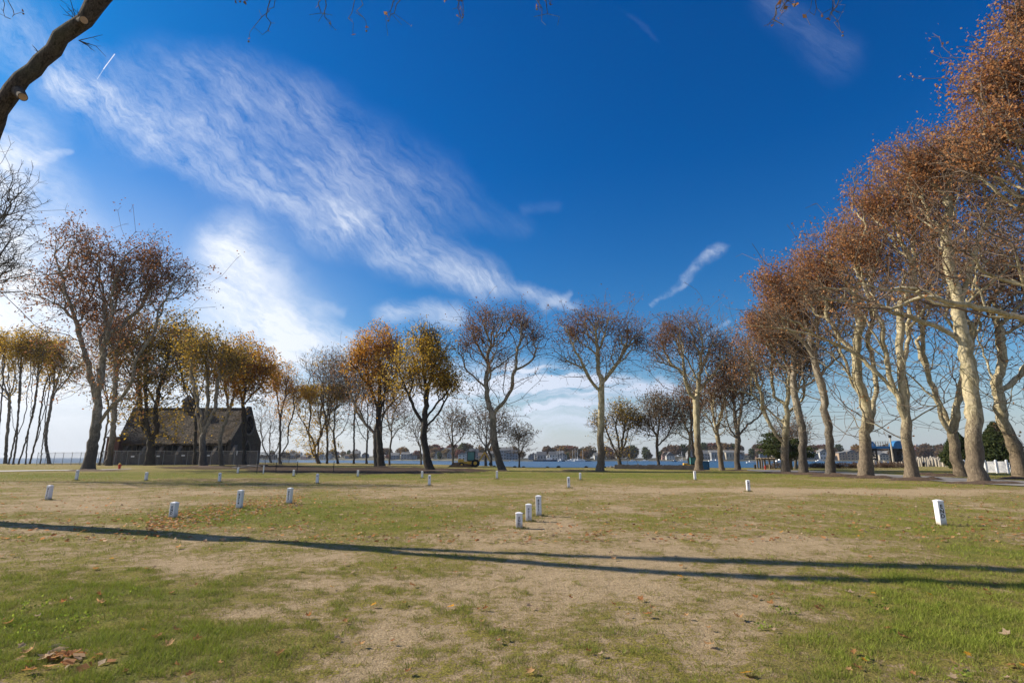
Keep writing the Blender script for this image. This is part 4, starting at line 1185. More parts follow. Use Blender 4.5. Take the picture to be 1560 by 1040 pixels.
# ---- evergreens
def conifer(name, label, base_px, top_py, half_px, col='lf_green', Yd=None, seed=1, wide=0.75):
    rng_ = np.random.RandomState(seed)
    b0 = gpt(*base_px)
    if Yd: b0 = Vector((at(base_px[0], HOR, Yd).x, Yd, 0))
    b0.z = gzf(b0.x, b0.y)
    Hh = at(base_px[0], top_py, b0.y).z - b0.z
    Rr = abs(at(base_px[0] + half_px, 690, b0.y).x - b0.x)
    root = tag(empty(name, b0), label, 'tree')
    MB().tube((0, 0, -0.1), (0.05, 0, Hh * 0.92), 0.16, 0.03, 8).build('trunk', M['mid'], root, smooth=True)
    k = 2600
    z = rng_.rand(k) ** 0.85
    a = rng_.rand(k) * 6.283
    prof = np.where(z < 0.22, 0.55 + z * 2.05, (1.0 - ((z - 0.22) / 0.78) ** 1.5))
    lump = 0.78 + 0.38 * vnoise(a * 2.2, z * 9, seed, 2)
    rr = Rr * prof * lump * (0.45 + 0.55 * rng_.rand(k) ** 0.35)
    c_ = np.stack([np.cos(a) * rr, np.sin(a) * rr, 0.08 * Hh + z * Hh * 0.92], 1)
    v, f, t_ = leaves(c_, 0.26, 5, 0.14, rng_)
    link('foliage', mesh_np('foliage', v, [f], [M[col]], attrs={'tint': ('FACE', t_)}), root)
    return root


conifer('cypress_tree', 'dense cone shaped green cypress behind the white fence', (1526, 717.5), 646, 26, seed=3)
conifer('cypress_tree', 'darker lower evergreen behind the left shoulder of the cone shaped cypress', (1511, 715), 668, 20, seed=8)
conifer('cypress_tree', 'slim evergreen half hidden by the right leaning plane trunk', (1464, 716), 659, 17, seed=4)

# spreading pine
def pine():
    rng_ = np.random.RandomState(9)
    b0 = gpt(1205, 715.0)
    b0.z = gzf(b0.x, b0.y)
    root = tag(empty('pine_tree', b0), 'flat layered dark green pine behind the high forked plane', 'tree')
    Hh = at(1205, 655, b0.y).z
    sc_ = b0.y / FPX
    mb = MB()
    mb.tube((0, 0, -0.1), (0.1, 0, Hh), 0.28, 0.06, 8)
    cents = []
    for dx, py, half in ((-28, 679, 12), (-20, 668, 12), (-32, 687, 10), (-22, 662, 7), (-12, 675, 12), (-28, 672, 9), (-20, 690, 13), (-34, 680, 7), (22, 690, 14), (12, 680, 10), (18, 684, 10), (28, 693, 8), (4, 692, 14), (14, 672, 6), (-8, 695, 10)):
        z = at(1205, py, b0.y).z
        for q_ in range(2):
            y_ = rng_.uniform(-2, 2)
            mb.tube((0, 0, z - 0.8), (dx * sc_, y_, z), 0.09, 0.03, 5)
            k = 85
            c_ = np.stack([dx * sc_ + rng_.randn(k) * half * sc_ * 0.5, y_ + rng_.randn(k) * 0.6, z + rng_.randn(k) * 0.12 - 0.02], 1)
            cents.append(c_)
    mb.build('trunk', M['mid'], root, smooth=True)
    v, f, t_ = leaves(np.concatenate(cents), 0.22, 3, 0.10, rng_)
    link('foliage', mesh_np('foliage', v, [f], [M['lf_green']], attrs={'tint': ('FACE', t_)}), root)


pine()
make_tree('small_tree', 'twiggy brown tree mingled with the pine behind the high forked plane', 'tree', (1212, 714), [(1212, 690), (1211, 680)], [], [(1200, 660, 26, 24), (1220, 655, 18, 26)], 1200, 0.3, 'plane_grey', 'lf_brown', 0.4, 0.2, 1, 0.25, rtip=0.014, auto=4, gaps=0.2)
# ------------------------------------------------------------------ near tree whose limb crosses the top left corner
def near_tree():
    b0 = Vector((-18.2, 15.7, gzf(-18.2, 15.7)))
    o = np.array(b0)
    root = tag(empty('plane_tree', b0), 'near tree with furrowed limb and two sawn stubs crossing the upper left corner', 'tree')
    rng_ = np.random.RandomState(3)
    a1 = np.array(at(0, 172, 12.4)); a2 = np.array(at(62, 95, 12.3)); a3 = np.array(at(128, 28, 12.2)); a4 = np.array(at(170, -22, 12.2)); a5 = np.array(at(215, -90, 12.4))
    fork = np.array([-15.4, 14.0, 6.6])
    trunk = [np.zeros(3), np.array([-17.3, 15.3, 2.6]) - o, fork - o]
    limbs = [[fork, a1, a2, a3, a4, a5, np.array([-6.5, 12.6, 19.0])],
             [fork, np.array([-15.9, 14.05, 9.0]), np.array([-17.0, 14.45, 12.5]), np.array([-17.2, 14.9, 16.5])]]
    limbs = [[p - o for p in L] for L in limbs]
    pts = []
    for c_, s_, k in (((-4.5, 12.5, 22.5), (3.2, 3.5, 1.6), 320), ((-21.5, 18.0, 25.0), (3.0, 3.0, 1.6), 380)):
        pts.append(np.array(c_) + rng_.randn(k, 3) * np.array(s_) * 0.6)
    pts = np.concatenate(pts) - o
    Pp, par, ns, ntr, tips = grow(trunk, limbs, pts, 0.3, 0.35, 0.4, 0.008, rng_, 0.03, 13.5)
    Pp, par = add_twigs(Pp, par, tips, rng_, 0.35, 2)
    r, kids = radii(Pp, par, ns, ntr, 0.36, 0.007)
    r = np.where(np.arange(len(Pp)) < ns, np.maximum(r, 0.10), r)
    # the visible limb keeps its girth
    for i in range(ntr, ns):
        if Pp[i][2] < 13 - o[2]: r[i] = (0.185 if Pp[i][1] + o[1] < 13.7 else 0.13)
    V_, F_ = tubes(Pp, par, r, lambda x: 18 if x > 0.15 else 6, np.arange(ns), rng_, ring_noise=0.03)
    link('trunk', mesh_np('trunk', V_, [F_], [M['near']], smooth=True), root)
    V_, F_ = tubes(Pp, par, r, lambda x: 5 if x > 0.03 else 3, np.arange(ns, len(Pp)), rng_)
    link('branches', mesh_np('branches', V_, [F_], [M['near']], smooth=True), root)
    # sawn stubs
    for (px, py), (ex, ey) in (((27, 139), (35, 148)), ((119, 37), (128, 31))):
        p0 = np.array(at(px, py, 12.3)) - o; p1 = np.array(at(ex, ey, 12.0)) - o
        mb = MB(); mb.tube(p0, p1, 0.15, 0.10, 14)
        mb.cur = 1
        d = (p1 - p0) / np.linalg.norm(p1 - p0)
        mb.tube(p1 - d * 0.01, p1 + d * 0.012, 0.09, 0.085, 14)
        mb.build('sawn_stub', [M['near'], M['cutwood']], root, smooth=False)
    # little shoots
    for px, py, n_ in ((116, 30, 9), (60, 82, 3), (120, 62, 6), (100, 50, 2)):
        tw = MB()
        p0 = Vector(at(px, py, 12.2)) - b0
        for k in range(n_):
            d = Vector((rng_.uniform(-0.7, 0.7) + (0.9 if py == 62 else -0.1), rng_.uniform(-0.5, 0.5), rng_.uniform(0.3, 1.0) if py != 62 else rng_.uniform(-0.6, 0.4))).normalized()
            L = rng_.uniform(0.25, 0.8) * (0.4 if py == 82 else 1)
            q1 = p0 + d * L * 0.6; q2 = q1 + (d + Vector(rng_.randn(3)) * 0.35).normalized() * L * 0.5
            tw.tube(p0, q1, 0.010, 0.007, 4); tw.tube(q1, q2, 0.007, 0.004, 4)
            q3 = q1 + (d + Vector(rng_.randn(3)) * 0.8).normalized() * L * 0.3
            tw.tube(q1, q3, 0.006, 0.003, 4)
        tw.build('shoot', M['near'], root)


near_tree()


# ---- tree behind the camera whose twig ends hang into the top of the frame
def overhead_tree():
    rng_ = np.random.RandomState(21)
    b0 = Vector((4.5, -6.0, gzf(4.5, -6.0))); o = np.array(b0)
    root = tag(empty('plane_tree', b0), 'tree behind the viewer whose twigs with seed balls hang into the top edge', 'tree')
    trunk = [np.zeros(3), np.array([0.1, 0.2, 3.5]), np.array([0.0, 0.5, 6.5])]
    spots = [(8, 14, 9), (372, 10, 8), (390, 38, 8), (505, 15, 7.5), (545, 22, 7.5), (582, 18, 8), (688, 12, 8), (700, 30, 8.4), (820, 18, 7), (845, 8, 7), (1215, 12, 8), (1245, 22, 8), (1275, 20, 8.3), (1190, 20, 8.2)]
    targets = [np.array(at(px, py - 34, Yd)) - o for px, py, Yd in spots]
    limbs = []
    top = trunk[-1]
    for q_ in ([-10.5, 7.5, 14.5], [-5, 6.5, 13.0], [-1.5, 6, 12.6], [0.8, 6, 12.6], [5.2, 6.5, 13.0]):
        e = np.array(q_, float) - o
        limbs.append([top, top * 0.6 + e * 0.4 + np.array([0, 0, 1.5]), e])
    pts = [t_ for t_ in targets]
    cloud = rng_.randn(700, 3) * np.array([4.5, 2.6, 0.9]) + np.array([-6.5, 11, 14.3])
    cp = cloud + o
    px, py = proj(cp[:, 0], cp[:, 1], cp[:, 2])
    cloud = cloud[(py < -35) | (cp[:, 1] < 0.5)]
    pts = np.concatenate([np.array(pts), cloud])
    Pp, par, ns, ntr, tips = grow(trunk, limbs, pts, 0.3, 0.4, 0.35, 0.004, rng_, 0.03, 6.0)
    # droopy fine twigs at each visible spot
    P2 = list(Pp); p2 = list(par)
    ends = []
    for k, (sx, sy, Yd) in enumerate(spots):
        i0 = ns + 0
        d_ = ((Pp - targets[k]) ** 2).sum(1); i0 = int(np.argmin(d_))
        nb = 2 if sx < 1000 else 3
        for b_ in range(nb):
            last = i0; p = Pp[i0].copy()
            tip = np.array(at(sx + rng_.uniform(-20, 20), sy + rng_.uniform(-14, 22), Yd)) - o
            for s_ in range(6):
                p = p + (tip - p) / (6 - s_) + rng_.randn(3) * 0.045
                P2.append(p.copy()); p2.append(last); last = len(P2) - 1
                if s_ > 2 and rng_.rand() < 0.6:
                    e = p + rng_.randn(3) * 0.11 + np.array([0, 0, -0.06]); P2.append(e); p2.append(last); ends.append(e)
            ends.append(p)
    Pp, par = np.array(P2), np.array(p2)
    r, kids = radii(Pp, par, ns, ntr, 0.30, 0.0042)
    V_, F_ = tubes(Pp, par, r, lambda x: 12 if x > 0.1 else 6, np.arange(ns), rng_, ring_noise=0.03)
    link('trunk', mesh_np('trunk', V_, [F_], [M['mid']], smooth=True), root)
    V_, F_ = tubes(Pp, par, r, lambda x: 5 if x > 0.02 else 3, np.arange(ns, len(Pp)), rng_)
    link('branches', mesh_np('branches', V_, [F_], [M['mid']], smooth=True), root)
    ends = np.array([e for e in ends if rng_.rand() < 0.45])
    v, f, t_ = leaves(ends, 0.075, 1, 0.01, rng_)
    link('foliage', mesh_np('foliage', v, [f], [M['lf_brown']], attrs={'tint': ('FACE', t_)}), root)
    for e in ends[::3]:
        mb = MB(); mb.lathe(e + np.array([0, 0, -0.05]), [(0.001, -0.02), (0.014, -0.012), (0.02, 0), (0.014, 0.012), (0.001, 0.02)], 7)
        mb.build('seed_ball', M['wood'], root)


overhead_tree()


# ------------------------------------------------------------------ numbered white markers
def digits(text, size, parent, face_y, ztop, x0=0.0):
    """upright characters stacked one below the other on the front face"""
    for i, ch in enumerate(text):
        cu = bpy.data.curves.new('numeral', 'FONT'); cu.body = ch; cu.size = size; cu.align_x = 'CENTER'; cu.extrude = 0.0015; cu.offset = size * 0.025
        tmp = bpy.data.objects.new('tmp', cu); COL.objects.link(tmp)
        bpy.context.view_layer.update()
        dg = bpy.context.evaluated_depsgraph_get()
        me = bpy.data.meshes.new_from_object(tmp.evaluated_get(dg))
        bpy.data.objects.remove(tmp)
        me.materials.clear(); me.materials.append(M['ink'])
        me.name = 'numeral'
        o = link('numeral' if ch.isdigit() else 'letter', me, parent)
        o.rotation_euler = (R(90), 0, 0)
        o.location = (x0, face_y - 0.002, ztop - (i + 1) * size * 0.86)


marks = [  # px, base, top, text, lean, label
    (73, 761.5, 740, '4315', 1, 'squat white marker post nearest the left frame edge'),
    (263, 790, 766, 'END', 2, 'white END marker post left of the brown leaf litter patch'),
    (364, 775.5, 747.5, '4314', 1, 'tall white marker post in the middle of the brown leaf litter patch'),
    (440, 767.5, 744, '4313', 2, 'white marker post at the right tip of the leaf litter patch'),
    (791, 804, 782, 'END', -1, 'shortest and nearest of three white posts in a diagonal row, reading END'),
    (805.5, 793.5, 769, '4312', 0, 'middle of three white posts in a diagonal row, reading 4312'),
    (821, 785.5, 756, '4311', -2, 'tallest and farthest of three white posts in a diagonal row, reading 4311'),
    (1435, 800.5, 763, 'END', -3, 'large white END post alone at right, its left face bright in sun'),
    (1140.5, 749, 732, '431', 0, 'white marker post standing in open lawn well left of the large END post'),
    (1059, 731, 718, '', 0, 'white marker post in front of the blue cabin'),
    (866.5, 743, 727, '43', -1, 'white marker post left of the lone pale plane, the nearer of two'),
    (884, 731, 720.5, '', 1, 'short white marker post close to the left of the lone pale plane'),
    (757, 729.5, 717.5, '', 0, 'white marker post in front of the tall leaning plane'),
    (654, 739.5, 724, '4', -1, 'white marker post in front of the leaning golden maple, the nearer of two'),
    (643, 728, 718, '', 0, 'small white marker post on the dirt edge before the leaning golden maple'),
    (545, 726, 716.5, '', 1, 'white marker post on the dark dirt below the grove, left of the orange maple'),
    (483, 736, 722, '4', 0, 'white marker post just in front of the dark dirt, left half'),
    (447, 725, 716, '', 2, 'small white marker post beside a dark iron stake on the dirt'),
    (401, 722, 709, '', 0, 'thin tall white stake on the dirt right of the log pile'),
    (362, 721, 712.5, '', 2, 'small white marker post below the log pile'),
    (334, 734, 720.5, '4', 0, 'white marker post in the lawn in front of the chapel'),
    (222, 732, 719.5, '4', 1, 'white marker post in the lawn right of the red hydrant'),
    (116, 731, 716, '4', 3, 'leaning white marker post at the foot of the tallest russet plane'),
]
for px, pb, pt, txt, lean, lab in marks:
    g = gpt(px, pb); g.z = gzf(g.x, g.y)
    h = at(px, pt, g.y).z - g.z
    wd = 0.155 if px != 401 else 0.10
    root = tag(empty('marker_post', g, R(random.uniform(-6, 6) + (-4 if px < 500 else 0))), lab, 'marker', 'numbered white grave marker posts in the lawn')
    root.rotation_euler[1] = R(lean * 0.5 if px < 1300 else 0)
    mb = MB()
    mb.box((0, 0, h / 2 - 0.06), (wd, wd, h + 0.12))
    mb.build('post', M['post'], root, bevel=0.012)
    mb = MB(); mb.box((0, 0, h + 0.006), (wd + 0.012, wd + 0.012, 0.016)); mb.box((0, 0, h + 0.026), (wd + 0.006, wd + 0.006, 0.024), taper=0.35)
    mb.build('cap', M['white'], root, bevel=0.003)
    if txt:
        sz = min(0.135, h * 0.86 / (len(txt) * 0.86 + 1.0)) * (0.95)
        digits(txt, sz, root, -wd / 2, h - 0.05)

# ------------------------------------------------------------------ fallen leaves
def leaf_mesh(name, m_, seed, curl):
    rng_ = random.Random(seed)
    pts = []
    for k in range(5):
        a = math.pi / 2 + (k - 2) * 1.05
        L = (1.0, 0.92, 0.72)[abs(k - 2)] * rng_.uniform(0.9, 1.1)
        pts.append((math.cos(a - 0.38) * L * 0.55, math.sin(a - 0.38) * L * 0.55))
        pts.append((math.cos(a - 0.14) * L * 0.82, math.sin(a - 0.14) * L * 0.82))
        pts.append((math.cos(a) * L, math.sin(a) * L))
        pts.append((math.cos(a + 0.16) * L * 0.80, math.sin(a + 0.16) * L * 0.80))
    pts.append((0.04, -0.55)); pts.append((0.0, -0.75)); pts.append((-0.04, -0.55))
    n_ = len(pts)
    vs = [(0, 0, 0.05)]
    for ring_ in (0.5, 1.0):
        for x, y in pts:
            x, y = x * ring_, y * ring_
            r2 = x * x + y * y
            z = curl * r2 * (1.0 if abs(x) > 0.2 else 0.35) + rng_.uniform(-0.04, 0.05)
            vs.append((x * (1 - curl * 0.4 * r2), y, max(z, -0.02) + 0.03))
    fs3 = [(0, 1 + i, 1 + (i + 1) % n_) for i in range(n_)]
    fs4 = [(1 + i, 1 + n_ + i, 1 + n_ + (i + 1) % n_, 1 + (i + 1) % n_) for i in range(n_)]
    me = bpy.data.meshes.new(name)
    me.from_pydata(vs, [], fs3 + fs4)
    a_ = me.attributes.new('tint', 'FLOAT', 'FACE'); a_.data.foreach_set('value', [rng_.random()] * len(me.polygons))
    me.materials.append(m_)
    return me


lm = [leaf_mesh('fallen_leaf', M[k], s_, c_) for k, s_, c_ in (('lf_russet', 1, 0.35), ('lf_russet', 2, 0.7), ('lf_brown', 3, 0.5), ('lf_orange', 4, 0.3), ('lf_russet', 5, 0.9))]
M['lf_pale'] = leafmat('pale_dry_leaves', [(0.30, 0.20, 0.12), (0.42, 0.30, 0.20), (0.50, 0.37, 0.26), (0.36, 0.25, 0.15)])
lm.append(leaf_mesh('fallen_leaf', M['lf_pale'], 6, 0.6))
LG = 'dry plane leaves scattered over the lawn'
big = [(12, 955, .11, 2, 'dark upright curled leaf at the left frame edge'), (55, 945, .10, 5, 'pale curled leaf in the green grass near the left edge, upper one'), (45, 1028, .12, 2, 'dark brown leaf lowest in the bottom left corner'),
       (42, 1000, .12, 1, 'curled brown leaf in the bottom left corner left of a pale one'), (72, 1007, .13, 5, 'pale beige leaf folded in the bottom left corner'), (114, 1000, .11, 0, 'largest red brown leaf in the bottom left heap'),
       (100, 1006, .09, 4, 'small russet leaf tucked beside the largest in the bottom left heap'), (240, 974, .10, 0, 'red brown leaf on a bare strip left of centre bottom'), (150, 911, .08, 4, 'curled tan leaf amid the green left lawn'),
       (108, 918, .07, 5, 'small pale leaf left of the curled tan leaf'), (505, 898, .08, 3, 'orange star shaped leaf on sand left of centre'), (512, 977, .07, 5, 'small pale leaf at the edge of the sandy centre'),
       (988, 940, .11, 0, 'rust leaf on the sandy middle foreground'), (1045, 943, .08, 1, 'brown leaf right of the rust leaf on sand'), (1124, 945, .12, 1, 'brown folded leaf on sand left of the green patch'), (1296, 908, .12, 5, 'tan leaf lying at the top of the right green patch'),
       (1151, 914, .09, 0, 'leaf on sand just above the folded brown one'), (1449, 902, .10, 2, 'dark pointed leaf in the right lawn below the shadow'), (1376, 976, .13, 0, 'flat brown leaf in the right green patch'), (1535, 973, .11, 5, 'tan leaf with stalk near the right frame edge'),
       (1318, 1012, .06, 3, 'small orange leaf low in the right green patch'), (1480, 1010, .06, 5, 'tiny tan leaf low at right'), (733, 952, .06, 1, 'small dark leaf in the sandy centre'), (870, 915, .06, 4, 'small leaf on the centre sand')]
for px, py, s_, k, lab in big:
    g = gpt(px, py)
    o = link('fallen_leaf', lm[k], loc=(g.x, g.y, gzf(g.x, g.y) + 0.035))
    o.scale = (s_ * .62,) * 3
    o.rotation_euler = (R(random.uniform(-25, 25)), R(random.uniform(-25, 25)), random.uniform(0, 6.28))
    tag(o, lab, 'leaf', LG)
rl = random.Random(5)
cnt = 0
while cnt < 190:
    px, py = rl.uniform(-20, 1580), 712 + 330 * rl.random() ** 1.6
    if py > 1045: continue
    g = gpt(px, py)
    if g.y > 60: continue
    if 225 < px < 450 and 755 < py < 800: pass
    s_ = rl.uniform(0.03, 0.068) * (1 if g.y < 10 else 1.2)
    o = link('fallen_leaf', lm[rl.choice((0, 1, 2, 2, 4, 5, 5, 3))], loc=(g.x, g.y, gzf(g.x, g.y) + 0.03))
    o.scale = (s_, s_, s_ * rl.uniform(.5, 1.2))
    o.rotation_euler = (R(rl.uniform(-25, 25)), R(rl.uniform(-25, 25)), rl.uniform(0, 6.28))
    tag(o, 'small dry brown leaf lying on the lawn', 'leaf', LG)
    cnt += 1
# leaf litter: too many to count
rngl = np.random.RandomState(8)
lp = []
for k in range(5200):
    py_ = 708 + 120 * rngl.rand() ** 1.4
    g = gpt(rngl.uniform(-30, 1600), py_)
    if g.y < 160: lp.append((g.x, g.y))
for k in range(1500):   # the brown drift round the left markers
    px_ = rngl.uniform(225, 460); c_ = 797 - (px_ - 225) * 0.16
    g = gpt(px_, c_ + rngl.randn() * 5 + (9 if rngl.rand() < 0.4 else -3)); lp.append((g.x, g.y))
for cx, cy, rr, k_ in ((95, 1006, 34, 40), (1540, 798, 30, 50)):
    for k in range(k_):
        g = gpt(cx + rngl.randn() * rr, cy + rngl.randn() * rr * 0.25); lp.append((g.x, g.y))
lp = np.array(lp)
lc = np.stack([lp[:, 0], lp[:, 1], gz(lp[:, 0], lp[:, 1]) + 0.03], 1)
v, f, t_ = leaves(lc, 0.10, 1, 0.0, rngl)
v = v.reshape(-1, 4, 3); v[:, :, 2] = (v[:, :, 2] - lc[:, None, 2]) * 0.4 + lc[:, None, 2]; v = v.reshape(-1, 3)
tag(link('leaf_litter', mesh_np('leaf_litter', v, [f], [M['lf_russet'], M['lf_pale']], mat_idx=np.tile((rngl.rand(len(lc)) < 0.35).astype(int), 2), attrs={'tint': ('FACE', t_)})), kind='stuff', label='small dry leaves littering the lawn', cat='leaf litter')


# ------------------------------------------------------------------ grass blades
def blades(n_, y0, y1, wb, hb, seed, power=1.0):
    rng_ = np.random.RandomState(seed)
    y = y0 + (y1 - y0) * rng_.rand(n_) ** power
    x = (rng_.rand(n_) * 2 - 1) * (y * 1.0 + 1.5)
    g = grass_mask(x, y)
    clump = vnoise(x * 6, y * 6, 61, 3, 0.6)
    keep = rng_.rand(n_) < np.clip((g - 0.36) * 1.3 + (clump - 0.5) * 2.4, 0.03, 1)
    keep &= (shore_s(x, y) < -1) & (soil_mask(x, y) < 0.4)
    x, y, g, clump = x[keep], y[keep], g[keep], clump[keep]
    z = gz(x, y) + np.clip(1 - y / 40, 0, 1) * ((g - 0.5) * 0.02 + (vnoise(x * 3, y * 3, 41, 3) - 0.5) * 0.03) - 0.004
    k = len(x)
    h = hb * (0.45 + 0.9 * rng_.rand(k)) * (0.6 + 0.7 * np.clip(g, 0, 1)) * (0.35 + clump * 1.5)
    a = rng_.rand(k) * 6.283; lean = rng_.rand(k) * 0.9 * h * 1.6; la = rng_.rand(k) * 6.283
    w_ = wb * (0.6 + 0.8 * rng_.rand(k))
    dx, dy = np.cos(a) * w_, np.sin(a) * w_
    p0 = np.stack([x - dx, y - dy, z], 1); p1 = np.stack([x + dx, y + dy, z], 1)
    p2 = np.stack([x + np.cos(la) * lean, y + np.sin(la) * lean, z + h], 1)
    v = np.stack([p0, p1, p2], 1).reshape(-1, 3)
    f = np.arange(3 * k).reshape(-1, 3)
    tt = np.clip(0.08 + 0.72 * g + (rng_.rand(k) - 0.5) * 1.1 + (clump - 0.5) * 1.0, 0, 1)
    return v, f, tt


gr, n, b = mat('grass_blades')
at_ = n.new('ShaderNodeAttribute'); at_.attribute_name = 'tint'
cr = n.new('ShaderNodeValToRGB')
els = cr.color_ramp.elements
for pos_, c_ in ((0.0, (0.30, 0.22, 0.11)), (0.3, (0.24, 0.21, 0.075)), (0.6, (0.25, 0.25, 0.045)), (0.85, (0.15, 0.19, 0.024)), (1.0, (0.26, 0.31, 0.04))):
    if pos_ in (0.0, 1.0): e = els[0 if pos_ == 0 else len(els) - 1]
    else: e = els.new(pos_)
    e.color = (*c_, 1)
n.l.new(at_.outputs['Fac'], cr.inputs[0]); n.l.new(cr.outputs[0], b.inputs['Base Color']); b.inputs['Roughness'].default_value = 0.8
tr = n.new('ShaderNodeBsdfTranslucent'); n.l.new(cr.outputs[0], tr.inputs[0])
mx = n.new('ShaderNodeMixShader'); mx.inputs[0].default_value = 0.3
n.l.new(b.outputs[0], mx.inputs[1]); n.l.new(tr.outputs[0], mx.inputs[2]); n.l.new(mx.outputs[0], n.n['Material Output'].inputs['Surface'])
parts = [blades(520000, 2.7, 8.5, 0.0024, 0.034, 1, 0.9), blades(320000, 8.5, 20, 0.004, 0.034, 2, 0.9), blades(160000, 20, 60, 0.010, 0.04, 3, 0.8)]
# longer uncut grass round the marker feet
rng_ = np.random.RandomState(77); tv_, tt_ = [], []
for px, pb, pt, txt, lean, lab in marks:
    g_c = gpt(px, pb)
    k = 110
    a = rng_.rand(k) * 6.283; rr = 0.09 + np.abs(rng_.randn(k)) * 0.07
    x, y = g_c.x + np.cos(a) * rr, g_c.y + np.sin(a) * rr
    z = gz(x, y); h = 0.025 + 0.045 * rng_.rand(k); wd_ = 0.004 + 0.0004 * g_c.y
    lx_, ly_ = rng_.randn(k) * 0.03, rng_.randn(k) * 0.03
    p0 = np.stack([x - wd_, y, z], 1); p1 = np.stack([x + wd_, y, z], 1); p2 = np.stack([x + lx_, y + ly_, z + h], 1)
    tv_.append(np.stack([p0, p1, p2], 1).reshape(-1, 3)); tt_.append(0.1 + 0.6 * rng_.rand(k))
tv_ = np.concatenate(tv_); parts.append((tv_, np.arange(len(tv_)).reshape(-1, 3), np.concatenate(tt_)))
vo = 0; VV, FF, TT = [], [], []
for v, f, tt in parts:
    VV.append(v); FF.append(f + vo); TT.append(tt); vo += len(v)
tag(link('grass', mesh_np('grass', np.concatenate(VV), [np.concatenate(FF)], [gr], attrs={'tint': ('FACE', np.concatenate(TT))})), 'short worn green grass of the lawn', 'grass', kind='stuff')

# broad-leaved weeds in the near lawn
M['lf_weed'] = leafmat('weed_leaves', [(0.10, 0.15, 0.02), (0.16, 0.22, 0.03), (0.30, 0.36, 0.05), (0.22, 0.27, 0.05)])
wc = []
for cx, cy, rx, ry, k_ in ((60, 960, 80, 30, 60), (200, 905, 40, 14, 16), (50, 925, 40, 8, 18), (130, 945, 60, 10, 18), (1340, 925, 20, 6, 14), (1425, 930, 20, 6, 12), (1370, 970, 20, 5, 12), (1465, 1030, 16, 6, 8), (1320, 1010, 14, 8, 8), (1200, 935, 20, 4, 10), (1160, 958, 16, 3, 8)):
    for k in range(k_):
        g = gpt(cx + rngl.randn() * rx * .5, min(1039, cy + rngl.randn() * ry * .5)); wc.append((g.x, g.y, gzf(g.x, g.y) + 0.03))
v, f, t_ = leaves(np.array(wc), 0.026, 4, 0.02, rngl)
tag(link('weeds', mesh_np('weeds', v, [f], [M['lf_weed']], attrs={'tint': ('FACE', t_)})), 'bright yellow green weeds in the near lawn', 'weeds', kind='stuff')

# ------------------------------------------------------------------ mulch heaps at tree feet
mm, n, b = mat('dark_mulch')
t = n.new('ShaderNodeTexCoord')
c = n.mix(n.rng(n.noise(t.outputs['Object'], 6, 6, 0.7), 0.35, 0.65), (0.035, 0.022, 0.014), (0.13, 0.085, 0.055))
n.l.new(c, b.inputs['Base Color']); b.inputs['Roughness'].default_value = 1
vs, fs = [], []
for px, py, w_, h_ in ((135, 717, 3.2, .18), (145, 717, 4.5, .12), (1120, 716.5, 2.2, .12), (1198, 720.8, 2.6, .14), (1215, 721.5, 2.4, .14), (1240, 722.8, 2.2, .2), (1275, 725.6, 2.6, .24), (1285, 725.8, 1.8, .24), (1325, 728, 2.2, .2), (1342, 728, 1.6, .16),
                        (1392, 731.5, 2.2, .2), (1415, 731.5, 1.4, .24), (1410, 723, 1.6, .2), (1440, 725, 2.0, .24), (1480, 725.5, 1.4, .2), (1500, 736.5, 2.2, .16), (1530, 736.8, 1.5, .14), (1475, 736, 1.8, .12), (1545, 729, 1.5, .16), (914, 717.8, 1.6, .08), (668, 717, 2.4, .12), (655, 717, 2.0, .12), (585, 711, 2.2, .12), (310, 711, 3.5, .2), (765, 717.5, 1.5, .1), (325, 711.5, 3.0, .2), (1067, 717, 1.6, .1)):
    g = gpt(px, py); nr, na = 7, 22; base = len(vs)
    for i in range(nr + 1):
        for j in range(na):
            rr = w_ * i / nr; a = 6.2832 * j / na
            x, y = g.x + rr * math.cos(a), g.y + rr * math.sin(a) * 0.55
            nz_ = float(vnoise(np.array([x * 2.5]), np.array([y * 2.5]), 71, 3)[0])
            prof = (1 - (i / nr) ** 2)
            vs.append((x, y, gzf(x, y) - 0.03 + h_ * prof * (0.5 + nz_) + 0.05 * prof))
    for i in range(nr):
        for j in range(na):
            k = (j + 1) % na
            fs.append((base + i * na + j, base + (i + 1) * na + j, base + (i + 1) * na + k, base + i * na + k))
tag(link('mulch', mesh_np('mulch', vs, [np.array(fs)], [mm], smooth=True)), 'dark brown mulch and root crumbs heaped at the tree feet', 'mulch', kind='stuff')

# ------------------------------------------------------------------ ruined chapel
def stone(name, a, c2, mort):
    m_, n, b = mat(name)
    t = n.new('ShaderNodeTexCoord'); P = t.outputs['Object']
    vo_ = n.new('ShaderNodeTexVoronoi', feature='F1'); vo_.inputs['Scale'].default_value = 2.2; n.l.new(P, vo_.inputs['Vector'])
    c = n.mix(n.rng(n.noise(P, 1.1, 5, 0.6), 0.35, 0.65), (*a, 1), (*c2, 1))
    c = n.mix(0.4, c, n.mix(1.0, c, vo_.outputs['Color'], 'MULTIPLY'))
    c = n.mix(n.rng(vo_.outputs['Distance'], 0.30, 0.42, 0, 0.5), c, (*mort, 1))
    n.l.new(c, b.inputs['Base Color']); b.inputs['Roughness'].default_value = 0.95
    bp = n.new('ShaderNodeBump'); bp.inputs['Distance'].default_value = 0.08; n.l.new(n.m('SUBTRACT', 1, vo_.outputs['Distance']), bp.inputs['Height']); n.l.new(bp.outputs[0], b.inputs['Normal'])
    return m_


